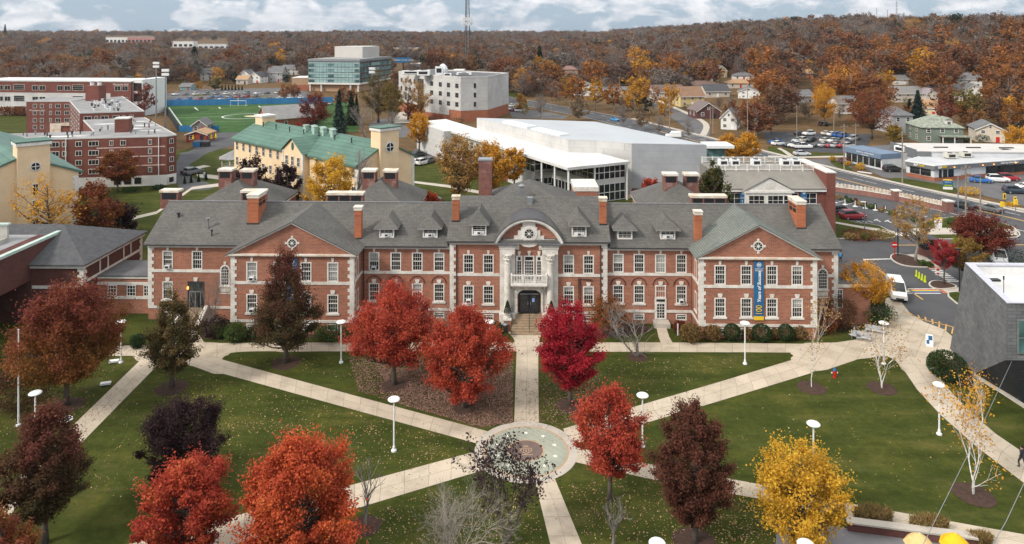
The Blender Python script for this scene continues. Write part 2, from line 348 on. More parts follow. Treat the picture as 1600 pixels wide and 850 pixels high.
def strip_between(name,L,Rr,z,m):
 "walk between two polylines of pixels, with slab coordinates running along it"
 A=[G(*p) for p in L]; B=[G(*p) for p in Rr]; b=MB(); s=0
 for i in range(len(A)-1):
  k=max(1,int((A[i+1]-A[i]).length/4))
  for j in range(k):
   a0=A[i].lerp(A[i+1],j/k); a1=A[i].lerp(A[i+1],(j+1)/k); b0=B[i].lerp(B[i+1],j/k); b1=B[i].lerp(B[i+1],(j+1)/k)
   w=(b0-a0).length; dl=((a1+b1)/2-(a0+b0)/2).length
   b.uv[len(b.f)]=[(s,0),(s,3.1),(s+dl,3.1),(s+dl,0)]
   b.add([(a0.x,a0.y,z),(b0.x,b0.y,z),(b1.x,b1.y,z),(a1.x,a1.y,z)],[(0,1,2,3)]); s += dl
 return struct(b.build(name,m))
def path_sheet(name,pts,z,rot=0.0):
 b=MB(); P=gp(pts,z); c,s_=math.cos(rot),math.sin(rot)
 b.uv[0]=[(p[0]*c+p[1]*s_,-p[0]*s_+p[1]*c) for p in P]; b.poly(P); return struct(b.build(name,PATH))
def road(name,pts,w,z,m,n=14):
 "draped strip of width w along ground points"
 P=[Vector((p[0],p[1],0)) for p in pts]; Q=[]
 for i in range(len(P)-1):
  for k in range(n):
   a,b_,c,d=P[max(i-1,0)],P[i],P[i+1],P[min(i+2,len(P)-1)]; t=k/n
   Q.append(.5*((2*b_)+(c-a)*t+(2*a-5*b_+4*c-d)*t*t+(3*b_-a-3*c+d)*t ** 3))
 Q.append(P[-1]); b=MB(); V=[]
 for i,q in enumerate(Q):
  t=(Q[min(i+1,len(Q)-1)]-Q[max(i-1,0)]).normalized(); nrm=Vector((t.y,-t.x,0))
  o=w if hasattr(w,'__len__') else (-w/2,w/2)
  for k in o:p=q+nrm*k; V.append((p.x,p.y,max(terrain(p.x,p.y),terrain(q.x,q.y))+z))
 b.add(V,[(2*i,2*i+1,2*i+3,2*i+2) for i in range(len(Q)-1)])
 return struct(b.build(name,m)),Q
sheet('campus_lawn',[(-900,1500),(2600,1500),(1750,380),(1560,330),(1300,296),(1200,262),(1100,240),(300,232),(-100,300),(-300,520)],-.006,GRASS)
Zp=.0
strip_between('front_walk',[(150,541),(240,539),(330,536),(500,535),(800,535),(1045,535),(1250,537),(1345,535)],[(150,556),(215,556),(330,552),(500,549),(800,549),(1045,550),(1250,551),(1345,556)],Zp+.004,PATH)
path_sheet('west_forecourt',smooth_poly([(222,541),(300,534),(352,536),(385,548),(352,555),(345,563),(360,568),(350,590),(285,566),(262,578),(215,566),(205,553)],1),Zp+.008,.4)
path_sheet('east_forecourt',smooth_poly([(1235,536),(1330,535),(1395,512),(1378,466),(1402,464),(1428,497),(1492,521),(1500,560),(1452,566),(1470,596),(1436,612),(1408,572),(1365,553),(1268,586),(1236,570)],1),Zp+.008,.9)
strip_between('northwest_walk',[(335,558),(355,564),(550,617),(762,674)],[(285,563),(350,584.5),(548,639),(752,695)],Zp+.012,PATH)
strip_between('west_walk',[(236,551),(220,562),(111,667.6),(-40,812)],[(268,557),(242.5,574.6),(109,711),(-30,850)],Zp+.012,PATH)
strip_between('southwest_walk',[(775,697),(711,714),(543,759.5),(345,812),(150,864)],[(775,729),(709,748.6),(543,799),(340,858),(130,922)],Zp+.012,PATH)
strip_between('south_walk',[(828,730),(835,749.6),(859.6,850),(880,930),(950,1230)],[(858,730),(867,748),(909,850),(948,940),(1070,1250)],Zp+.012,PATH)
strip_between('southeast_walk',[(880,694),(1009,724),(1188,757),(1335,788),(1600,835),(1750,862),(2300,960)],[(880,718),(1013,748),(1182.5,779),(1324,810),(1521,846),(1700,882),(2300,1010)],Zp+.012,PATH)
strip_between('northeast_walk',[(880,672),(987.5,636.6),(1245,560),(1290,546)],[(885,697),(1006,662),(1120,628),(1268,583),(1330,563)],Zp+.012,PATH) if False else strip_between('northeast_walk',[(880,670),(987.5,636.6),(1120,598),(1245,560)],[(888,697),(1006,662),(1120,628),(1268,583)],Zp+.012,PATH)
strip_between('entrance_walk',[(793,518),(803,530),(806,545),(807,551),(803,668)],[(849,518),(843,530),(842,545),(841,560),(842,668)],Zp+.012,PATH)
strip_between('east_walk',[(1392,553),(1410,575),(1433,609),(1470,649),(1528,700),(1600,755),(1680,815),(1900,985)],[(1452,562),(1462,580),(1476,601),(1514,642),(1556,678),(1612,716),(1700,775),(1950,940)],Zp+.016,PATH)
strip_between('side_door_walk',[(1025,509),(1029,527),(1033,537)],[(1040,509),(1046,527),(1052,537)],Zp+.012,PATH)
strip_between('west_entry_walk',[(286,514),(296,524),(300,540)],[(307,514),(312,524),(322,540)],Zp+.012,PATH)
sheet('lawn_nose',smooth_poly([(352,556),(366,549),(470,549),(470,596)],2),Zp+.016,GRASS)
sheet('lawn_tip',smooth_poly([(1252,556),(1215,550.5),(1100,550.5),(1100,602),(1160,584)],2),Zp+.016,GRASS)
sheet('east_lawn_tip',smooth_poly([(1330,585),(1340,566),(1374,555),(1398,560),(1412,582),(1418,600),(1380,598),(1340,592)],2),Zp+.018,GRASS)
def disc(name,r0,r1,z,m,n=72):
 c=G(822,704); b=MB()
 if r0==0:b.poly([(c.x+r1*math.cos(2*math.pi*k/n),c.y+r1*math.sin(2*math.pi*k/n),z) for k in range(n)])
 else:
  v=[(c.x+r*math.cos(2*math.pi*k/n),c.y+r*math.sin(2*math.pi*k/n),z) for r in (r0,r1) for k in range(n)]
  b.add(v,[(k,k+n,(k+1) % n+n,(k+1) % n) for k in range(n)])
 return struct(b.build(name,m))
disc('plaza_ring',0,4.2,.022,CONC); disc('plaza_border',0,3.50,.026,PAVER_O); disc('plaza_pavers',0,3.34,.030,PAVER_G)
disc('emblem_border',0,1.50,.034,PAVER_O); disc('emblem_disc',0,1.36,.038,PAVER_B)
def plaza_stars():
 c=G(822,704); b=MB()
 for k in range(10):
  a=2*math.pi*k/10+.3; p=(c.x+2.46*math.cos(a),c.y+2.46*math.sin(a))
  b.poly([(p[0]+(.21 if i % 2==0 else .12)*math.cos(math.pi*i/5),p[1]+(.21 if i % 2==0 else .12)*math.sin(math.pi*i/5),.036) for i in range(10)])
 struct(b.build('plaza_inlay',STAR))
 b=MB()
 def ln(x0,y0,x1,y1,w=.035):
  d=Vector((x1-x0,y1-y0,0)); n=Vector((-d.y,d.x,0)).normalized()*w
  b.quad((c.x+x0-n.x,c.y+y0-n.y,.044),(c.x+x1-n.x,c.y+y1-n.y,.044),(c.x+x1+n.x,c.y+y1+n.y,.044),(c.x+x0+n.x,c.y+y0+n.y,.044))
 for a in ((-.42,.25,.42,.25),(-.42,.25,-.42,-.15),(.42,.25,.42,-.15),(-.42,-.15,0,-.5),(.42,-.15,0,-.5),(-.2,.12,-.2,-.15),(0,.12,0,-.25),(.2,.12,.2,-.15),(-.25,.45,.25,.45),(-.12,.6,.12,.6),(-.12,.45,-.12,.6),(.12,.45,.12,.6),(-.55,-.62,.55,-.62)):ln(*a)
 struct(b.build('emblem_lines',PAVER_O))
plaza_stars()
for pts in ([(1062,517),(1262,513),(1290,530),(1062,532)],[(300,524),(360,515),(555,515),(555,526),(440,530),(330,532)],[(565,512),(640,508),(700,505),(790,505),(785,528),(640,531),(560,529)],[(856,505),(1015,505),(1020,520),(930,530),(856,524)],[(1285,478),(1372,470),(1392,500),(1345,513),(1292,519)],[(1452,560),(1472,552),(1500,560),(1530,600),(1500,605),(1470,590)]):
 sheet('planting_bed',smooth_poly(pts,2),.004,MULCH)
sheet('campus_drive',[(1290,300),(1400,300),(1600,352),(1900,420),(1900,600),(1505,560),(1488,520),(1426,498),(1400,468),(1380,445),(1330,418),(1300,404)],.004,ASPH)
def island(name,pts,m,z=.12,n=2):
 P=smooth_poly(pts,n); b=MB(); g=gp(P,z); c=Vector((sum(p[0] for p in g)/len(g),sum(p[1] for p in g)/len(g),z))
 k=MB(); k.slab(g,z+.02); struct(k.build('kerb',KERB))
 b.poly([tuple(c+(Vector(p)-c)*(1-.22/max(.5,(Vector(p)-c).length))+Vector((0,0,.02))) for p in g]); return struct(b.build(name,m))
island('verge',[(1294,331),(1330,348),(1372,352),(1388,360),(1403,367),(1396,373.5),(1310,373.5),(1294,372)],GRASS,n=1)
island('verge',[(1415,362),(1440,347),(1475,341),(1500,338),(1545,346),(1580,352),(1597,366),(1588,373),(1430,374.5)],GRASS,n=1)
strip_between('verge_walk',[(1420,358),(1500,357),(1590,359)],[(1426,368),(1500,367.5),(1590,369)],.16,CONC)
strip_between('verge_walk',[(1296,346),(1330,352),(1383,360),(1398,363)],[(1296,348.5),(1330,355),(1380,364),(1398,368.5)],.16,CONC)
island('traffic_island',[(1389,402),(1396,396),(1418,399),(1436,406),(1456,416),(1449,419),(1415,417),(1396,410)],MULCH)
island('traffic_island',[(1449,446),(1454,439),(1472,439),(1499,448),(1490,452),(1462,453)],MULCH)
strip_between('island_walk',[(1413,398),(1430,402),(1448,417)],[(1432,397),(1446,401),(1468,417)],.03,CONC)
strip_between('island_walk',[(1462,453),(1478,459)],[(1500,449),(1500,455)],.03,CONC)
BRICKTONE=mat('tactile_brick',(.40,.15,.10),(.33,.12,.08),3,.9)
strip_between('tactile_strip',[(1448,417),(1452,420)],[(1468,417),(1472,420)],.035,BRICKTONE)
strip_between('tactile_strip',[(1464,452),(1474,459)],[(1471,452),(1482,459)],.04,BRICKTONE)
island('drive_verge',[(1474,458),(1500,456),(1540,468),(1540,490),(1500,480)],GRASS,n=1)
def line_px(name,p,q,w,m,z=.010):
 a,b_=G(*p),G(*q); d=(b_-a); n=Vector((-d.y,d.x,0)).normalized()*w/2; b=MB()
 b.quad((a.x-n.x,a.y-n.y,z),(b_.x-n.x,b_.y-n.y,z),(b_.x+n.x,b_.y+n.y,z),(a.x+n.x,a.y+n.y,z)); return struct(b.build(name,m))
line_px('drive_marking',(1349,406),(1442,468),.22,LINE_Y); line_px('drive_marking',(1349,405.5),(1394,404.5),.35,LINE_W); line_px('drive_marking',(1404,383),(1640,382.5),.25,LINE_Y)
line_px('drive_marking',(1412,487),(1440,499),.18,LINE_Y); line_px('drive_marking',(1440,499),(1490,511),.18,LINE_Y)
for k in range(8):
 t=k/7; p=(1412+78*t,487+24*t-2*math.sin(t*3)); line_px('drive_marking',p,(p[0]-3+9*(1-t),p[1]+4+7*t),.16,LINE_Y)
for k in range(8):
 y=420+k*2.75; line_px('crosswalk_bar',(1452+k*4.0,y),(1469+k*4.2,y),.34,LINE_W)
for k in range(6):
 line_px('crosswalk_bar',(1398+k*4.7,363.2),(1405+k*4.7,368.5),.38,LINE_W)
for k,c in enumerate([(.55,.06,.04),(.68,.26,.04),(.70,.52,.05),(.08,.30,.10),(.04,.15,.42),(.22,.08,.30)]):
 y=452.6+k*.78; line_px('rainbow_band',(1424,y),(1469,y+.15),.17,mat('rainbow_paint',c,None,2,.8))
line_px('crosswalk_edge',(1412,451.4),(1468,451.4),.22,LINE_W); line_px('crosswalk_edge',(1412,458.2),(1470,458.4),.22,LINE_W); line_px('crosswalk_edge',(1408,454.8),(1423,455.2),.55,LINE_W)
for k in range(9):
 line_px('bay_line',(1306+k*16,317+k*3.1),(1321+k*16,313+k*3.1),.12,LINE_W)
for k in range(5):line_px('bay_line',(1320+k*9,345),(1328+k*9,347.5),.16,LINE_W)
for x,y in ((1368,343),(1385,344.5)):line_px('arrow',(x,y),(x+8,y+3.5),.25,LINE_W); line_px('arrow',(x-2,y+1.5),(x+3,y-.5),.3,LINE_W)
HWY=[(-60,470),(-18,390),(22,311),(40,274),(60,214),(78,159),(90.5,131.7),(102,103),(116,70)]
road('highway',HWY,14.6,.012,ASPH); road('highway_line',HWY,(-.32,-.12),.018,LINE_Y); road('highway_line',HWY,(.08,.28),.018,LINE_Y)
road('highway_line',HWY,(-7.0,-6.8),.018,LINE_W); road('highway_line',HWY,(6.8,7.0),.018,LINE_W)
def dashes(off):
 P=[Vector((p[0],p[1],0)) for p in HWY]
 for i in range(2,len(P)-1):
  t=(P[i+1]-P[i]); n_=Vector((-t.y,t.x,0)).normalized(); t=t.normalized(); L=(P[i+1]-P[i]).length; s=0
  while s+3<L:
   a=P[i]+t*s-n_*off; b=MB(); q=a+t*3; w=n_*.09
   z=max(terrain(a.x,a.y),terrain(q.x,q.y))+.03
   b.quad((a.x-w.x,a.y-w.y,z),(q.x-w.x,q.y-w.y,z),(q.x+w.x,q.y+w.y,z),(a.x+w.x,a.y+w.y,z)); struct(b.build('lane_dash',LINE_W)); s += 9
dashes(-3.5); dashes(3.5)
road('highway_kerb_walk',HWY[3:],(-9.0,-7.3),.13,CONC)
road('side_street',[(57,222),(66,250),(68,300),(66,360),(50,430)],8.5,.014,ASPH_OLD); road('side_street_walk',[(63.5,232),(72.5,262),(73.5,300),(71.5,360)],2.2,.06,CONC)
sheet('shop_car_park',[(1290,262),(1330,254),(1380,277),(1410,281),(1500,296),(1600,322),(1900,390),(1900,250),(1400,240),(1320,248)],.006,ASPH_OLD)
sheet('shop_verge',smooth_poly([(1384,281),(1402,277),(1440,283),(1495,292),(1497,303),(1440,295)],1),.02,GRASS)
sheet('shop_walk',[(1376,281.5),(1384,281),(1600,329),(1600,333)],.03,CONC)
sheet('bank_verge',smooth_poly([(1294,253),(1308,250),(1333,264),(1328,268),(1316,266)],1),.02,GRASS)
line_px('crosswalk_edge',(1340,268),(1362,271),1.2,LINE_W,.016)
sheet('staff_car_park',[(1200,225),(1190,205),(1240,199),(1370,206),(1345,240),(1260,237)],.012,mat('new_asphalt',(.040,.040,.046),(.055,.055,.062),.3,.85))
sheet('staff_verge',[(1200,228),(1262,238),(1345,241),(1310,246),(1240,246),(1200,238)],.012,GRASS)
sheet('side_road',[(1195,236),(1218,238),(1250,249),(1340,247),(1330,262),(1300,262),(1230,247)],.010,ASPH_OLD)
strip_between('kerb_walk',[(1200,243),(1240,245),(1310,243.5),(1335,244)],[(1200,245),(1240,247),(1310,246),(1335,246)],.03,CONC)
strip_between('kerb_walk',[(1214,232),(1222,236),(1232,244)],[(1219,231),(1229,236),(1243,245)],.03,CONC)
sheet('sports_field',[(254,164),(560,160),(560,206),(287,207)],.02,TURF)
for p,q in (((264,168),(288,202)),((304,168),(309.5,172.5)),((342,167.5),(344.5,169.5)),((404,165.5),(407,167.5)),((437,164.5),(445,168.5))):line_px('field_line',p,q,.6,LINE_W,.03)
line_px('field_line',(272,184.5),(366,181.5),.25,LINE_W,.03); line_px('field_line',(327,170),(425,168.5),.25,LINE_Y,.03); line_px('field_line',(300,178),(420,176),.12,LINE_W,.03); line_px('field_line',(286,191),(420,189),.12,LINE_W,.03)
def field_ring():
 c=G(384,181.5); b=MB(); n=40; v=[(c.x+r*math.cos(2*math.pi*k/n),c.y+r*math.sin(2*math.pi*k/n),.034) for r in (8.6,9.2) for k in range(n)]
 b.add(v,[(k,k+n,(k+1) % n+n,(k+1) % n) for k in range(n)]); struct(b.build('field_circle',LINE_W))
 b=MB(); b.poly([(c.x+4.6+5.2*math.cos(2*math.pi*k/24),c.y+2.6*math.sin(2*math.pi*k/24),.034) for k in range(24)]); struct(b.build('field_emblem',mat('field_emblem_paint',(.62,.50,.22),(.55,.52,.5),.5,.8)))
field_ring()
sheet('field_car_park',[(252,156),(262,146),(300,139.5),(400,138),(470,137),(485,146),(475,159),(300,162)],.010,ASPH_OLD)
for x,y,w in ((330,152,40),(380,150,46),(300,148.5,20)):sheet('car_park_verge',smooth_poly([(x,y),(x+w,y-1),(x+w+4,y+.8),(x+4,y+1.8)],1),.03,FARGRASS)
sheet('west_drive',smooth_poly([(276,240),(300,236),(330,214),(345,206),(380,204),(375,226),(330,236),(312,246),(298,262),(300,280),(330,286),(335,296),(300,298),(275,296)],1),.006,ASPH)
strip_between('west_walk_verge',[(180,345),(245,330),(300,292),(345,286)],[(180,350),(245,334),(300,296),(345,291)],.01,CONC)
strip_between('garden_walk',[(300,262),(318,258),(345,262),(365,268)],[(303,272),(322,262),(345,266),(365,273)],.012,CONC)
strip_between('garden_walk',[(306,272),(330,273),(345,275)],[(310,277),(330,279),(345,281)],.012,CONC)
for pts in ([(294,258),(318,244),(335,250),(318,257),(300,262)],[(306,264),(340,258),(345,261),(330,270),(310,272)]):sheet('garden_lawn',smooth_poly(pts,2),.016,GRASS)
sheet('centre_drive',smooth_poly([(570,196),(600,183),(625,190),(648,206),(640,216),(600,212)],1),.008,ASPH_OLD)
sheet('visitor_car_park',smooth_poly([(640,236),(668,226),(690,238),(686,254),(645,258)],1),.008,ASPH_OLD)
sheet('centre_plaza',[(620,176),(648,172),(655,184),(640,192),(615,192)],.01,CONC)
strip_between('hall_walk',[(640,282),(700,289),(760,300)],[(640,285),(700,293),(760,305)],.01,CONC)
strip_between('hall_walk',[(655,220),(690,250),(770,268),(840,300)],[(663,219),(700,250),(776,268),(850,300)],.012,CONC)
sheet('hall_forecourt',[(920,300),(1010,290),(1010,306),(930,318)],.012,mat('tan_paving',(.42,.30,.22),(.36,.26,.19),1,.9))
sheet('terrace',[(1215,812),(1330,826),(1521,858),(1560,900),(1500,1000),(1200,1000)],.01,PAVER_GY)
sheet('west_green',[(-60,178),(42,178),(46,214),(-60,222)],.0,GRASS)
sheet('far_road',[(795,172),(830,172),(890,180),(880,186),(800,184)],.02,ASPH_OLD)
sheet('centre_green',[(770,140),(840,148),(835,156),(765,150)],.02,GRASS)
# ------------------------------------------------------------------ the brick hall across the lawn
TH=R(1.26); HO=Vector((24*82/FPX,82.0)); UD=Vector((math.cos(TH),-math.sin(TH))); ND=Vector((math.sin(TH),math.cos(TH)))
def fac(px,py,v):
 "pixel on the facade plane v metres behind the recessed front -> (u, z)"
 a=(px-PX0)/FPX; t=(v+HO.dot(ND))/(a*ND.x+ND.y); P=Vector((a*t,t))
 return (P-HO).dot(UD),CAMH-(py-PY0)*t/FPX
def fu(px,v):return fac(px,400,v)[0]
def hall_pt(u,v,z=0):p=HO+UD*u+ND*v; return Vector((p.x,p.y,z))
hall=empty('brick_hall',(HO.x,HO.y,0),-TH,'long two-storey red brick college hall with white stone trim, gabled pavilions and arched entrance portal','college hall')
VP,VC=-3.75,-.55
ZE,ZR,ZCE,VR=9.05,12.74,9.85,5.5
SL=(ZR-ZE)/(VR+.5)
def wall_front(b,u0,u1,z0,z1,v,ops,reveal=.16,mi=0):
 us=sorted({u0,u1,*[x for o in ops for x in o[:2]]}); zs=sorted({z0,z1,*[x for o in ops for x in o[2:4]]})
 for i in range(len(us)-1):
  for j in range(len(zs)-1):
   cu,cz=(us[i]+us[i+1])/2,(zs[j]+zs[j+1])/2
   if any(o[0]<cu<o[1] and o[2]<cz<o[3] for o in ops):continue
   b.quad((us[i],v,zs[j]),(us[i+1],v,zs[j]),(us[i+1],v,zs[j+1]),(us[i],v,zs[j+1]),mi)
 for a,c,d,e in ops:
  w=v+reveal
  b.quad((a,v,d),(a,w,d),(a,w,e),(a,v,e),mi); b.quad((c,w,d),(c,v,d),(c,v,e),(c,w,e),mi)
  b.quad((a,v,e),(a,w,e),(c,w,e),(c,v,e),mi); b.quad((a,w,d),(a,v,d),(c,v,d),(c,w,d),mi)
rw=random.Random(5)
def sash(parent,u,z0,z1,v,w=1.26,cols=4,rows=4,key=None,sill=True,blind=None,ac=False,face=None,name='window'):
 "sash window with muntins in a wall facing -v (or a side wall when face = +1 / -1, u then running in depth)"
 b=MB(); f=.13; a,c=u-w/2,u+w/2
 y0,y1=v-.035,v+.13
 for q in ((a,a+f,z0,z1),(c-f,c,z0,z1),(a+f,c-f,z1-f,z1),(a+f,c-f,z0,z0+f*.8)):b.box(q[0],q[1],y0,y1,q[2],q[3])
 zm=(z0+z1)/2+.04; b.box(a+f,c-f,v+.03,v+.12,zm-.04,zm+.04)
 iw=(w-2*f)/cols
 for k in range(1,cols):b.box(a+f+iw*k-.013,a+f+iw*k+.013,v+.05,v+.11,z0+f*.8,z1-f)
 for k in range(1,rows):
  if k*2 != rows:zz=z0+f*.8+(z1-z0-1.8*f)*k/rows; b.box(a+f,c-f,v+.052,v+.108,zz-.013,zz+.013)
 parts=[(b,name,TRIM)]
 p=MB(); p.quad((a+.05,v+.125,z0+.02),(c-.05,v+.125,z0+.02),(c-.05,v+.125,z1-.05),(a+.05,v+.125,z1-.05)); parts.append((p,'pane',GLASS))
 if blind is None:blind=rw.choice([0,0,0,0,.25,.4,.55,.95])
 if blind:q=MB(); zb=z1-f-(z1-z0-1.8*f)*blind; q.quad((a+f,v+.116,zb),(c-f,v+.116,zb),(c-f,v+.116,z1-f),(a+f,v+.116,z1-f)); parts.append((q,'blind',BLIND))
 if sill:s=MB(); s.box(a-.14,c+.14,v-.10,v+.02,z0-.20,z0); parts.append((s,'sill',STONE))
 if key=='wide':
  k_=MB(); k_.prism([(u-.17,z1+.03),(u+.17,z1+.03),(u+.26,z1+.34),(u+.26,z1+.46),(u-.26,z1+.46),(u-.26,z1+.34)][::1],v-.08,v+.01); parts.append((k_,'keystone',STONE))
 elif key:k_=MB(); k_.prism([(u-.10,z1+.02),(u+.10,z1+.02),(u+.16,key),(u-.16,key)],v-.07,v+.01); parts.append((k_,'keystone',STONE))
 if ac:m=MB(); m.box(u-.27,u+.27,v-.30,v+.1,z0+.12,z0+.5); m.box(u-.2,u+.2,v-.31,v-.29,z0+.18,z0+.44,1); parts.append((m,'air_conditioner',[METAL_W,METAL_D]))
 if face:
  M=Matrix.Rotation(R(90)*face,4,'Z'); vv=v
  M=Matrix.Translation((vv if face>0 else vv,u,0)) @ M @ Matrix.Translation((-u,-v,0))
  for q in parts:q[0].xf(M)
 o0=parts[0][0].build(parts[0][1],parts[0][2],parent)
 for q in parts[1:]:q[0].build(q[1],q[2],o0)
 return (a,c,z0,z1)
def quoins(b,u,v,side,z0,z1,wing=1,h=.40):
 "toothed stone blocks round an outer corner; side -1: wall lies to +u"
 n=int(round((z1-z0)/h)); h=(z1-z0)/n
 for k in range(n):
  l=.66 if k % 2==0 else .44; g=.012; l2=.44 if k % 2==0 else .66
  a,c=(u-.05,u+l) if side<0 else (u-l,u+.05)
  b.box(a,c,v-.05,v+l2,z0+k*h+g,z0+(k+1)*h-g)
 a,c=(u-.03,u+.42) if side<0 else (u-.42,u+.03); b.box(a,c,v-.032,v+.4,z0,z1)
def cornice(b,u0,u1,v,zt,h=.45,d=.42,ends=True):
 "stepped moulding along a front wall whose top is zt"
 e=lambda x:x if ends else 0
 b.box(u0-e(.08),u1+e(.08),v-.12,v+.05,zt-h,zt-h*.55)
 b.box(u0-e(.2),u1+e(.2),v-d*.62,v+.05,zt-h*.55,zt-h*.25); b.box(u0-e(.3),u1+e(.3),v-d,v+.05,zt-h*.25,zt)
uLW,uLP0,uLP1,uC0,uC1,uRP0,uRP1,uRW=fu(232,0),fu(361,VP),fu(552.5,VP),fu(703.4,VC),fu(948.4,VC),fu(1093.5,VP),fu(1276,VP),fu(1308.6,0)
Z2,Z1=(5.96,8.16),(2.38,4.52)
AC2,AC1=(262,393.5,584.5),(393.5,732,1064.5)
def front(name,u0,u1,v,wins,z1w,lower_key='wide',blind_arch=False,skip1=(),skip2=(),zt=8.66):
 "one stretch of front wall with two rows of sash windows"
 ops=[]
 for px in wins:
  u=fu(px,v)
  if px not in skip2:ops.append(sash(hall,u,Z2[0],Z2[1],v,key=zt,sill=False,ac=any(abs(px-q)<3 for q in AC2)))
  if px not in skip1:ops.append(sash(hall,u,Z1[0],Z1[1],v,key=lower_key,ac=any(abs(px-q)<3 for q in AC1)))
  ops.append(sash(hall,u,.42,1.18,v,cols=4,rows=1,sill=False,name='basement_window',blind=0)) if px not in skip1 else None
 b=MB(); wall_front(b,u0,u1,-.1,z1w,v,ops)
 w=b.build('wall',BRICK,hall)
 if blind_arch:
  for px in wins:
   u=fu(px,v); a=MB(); n=14; r0,r1=.80,.93; zs=4.50
   o=[(u+r1*math.cos(math.pi*k/n),zs+r1*math.sin(math.pi*k/n)) for k in range(n+1)]+[(u+r0*math.cos(math.pi*k/n),zs+r0*math.sin(math.pi*k/n)) for k in range(n,-1,-1)]
   a.prism(o,v-.045,v+.01); a.build('brick_arch',BRICK_DK,hall)
 return w
front('left',uLW,uLP0,0,(262,308),8.7,skip1=(308,))
front('lp',uLP0,uLP1,VP,(393.5,435.5,478,520),8.85)
front('lr',uLP1,uC0,0,(584.5,618.5,652,686),8.7,blind_arch=True)
front('rr',uC1,uRP0,0,(966,998.5,1032,1064.5),8.7,blind_arch=True,skip1=(1032,))
front('rp',uRP0,uRP1,VP,(1125,1166,1206,1245.5),8.85)
front('rw',uRP1,uRW,0,(),8.7)
front('cl',uC0,fu(780.5,VC),VC,(732,763),9.4,zt=8.62); front('cr',fu(872,VC),uC1,VC,(888.5,919.5),9.4,zt=8.62)
def hall_sides():
 b=MB(); x=uLW-.05; b.box(x-1.3,x,8.5,9.2,-.1,9.2); b.add([(x-1.3,8.5,9.2),(x,8.5,9.2),(x+3.5,8.5,11.6),(x+3.5,9.2,11.6),(x,9.2,9.2),(x-1.3,9.2,9.2)],[(0,1,2),(5,3,4),(0,2,3,5)]); b.build('end_parapet',BRICK,hall); b=MB(); quoins(b,x-1.3,8.5,-1,1.6,9.2); b.build('quoin',STONE,hall); b=MB(); b.prism([(x-1.5,9.2),(x+3.6,11.75),(x+3.6,12.0),(x-1.5,9.5)],8.4,9.3); b.build('coping',STONE,hall)
 b=MB(); b.quad((uLW,11.5,-.1),(uLW,0,-.1),(uLW,0,8.7),(uLW,11.5,8.7)); b.add([(uLW,0,8.7),(uLW,11.5,8.7),(uLW,VR,ZR-.3)],[(0,1,2)])
 b.quad((uRW,0,-.1),(uRW,11.5,-.1),(uRW,11.5,8.7),(uRW,0,8.7)); b.add([(uRW,0,8.7),(uRW,11.5,8.7),(uRW,VR,ZR-.3)],[(0,2,1)])
 b.quad((uRW,11.5,-.1),(uLW,11.5,-.1),(uLW,11.5,8.7),(uRW,11.5,8.7)); b.build('wall',BRICK,hall)
 for u0,u1 in ((uLP0,uLP1),(uRP0,uRP1)):
  for u,s in ((u0,-1),(u1,1)):
   c=MB(); c.quad((u,VP,-.1),(u,0,-.1),(u,0,8.85),(u,VP,8.85)); c.build('wall',BRICK,hall)
 b=MB()
 for u in (uC0,uC1):b.quad((u,VC,-.1),(u,0,-.1),(u,0,9.4),(u,VC,9.4))
 b.build('wall',BRICK,hall)
hall_sides()
for u,s in ((uLP1,1),(uRP0,-1)):
 for z in (Z2,Z1):sash(hall,-1.95,z[0],z[1],u,w=.95,cols=3,rows=4,key=None,sill=(z==Z1),face=s)
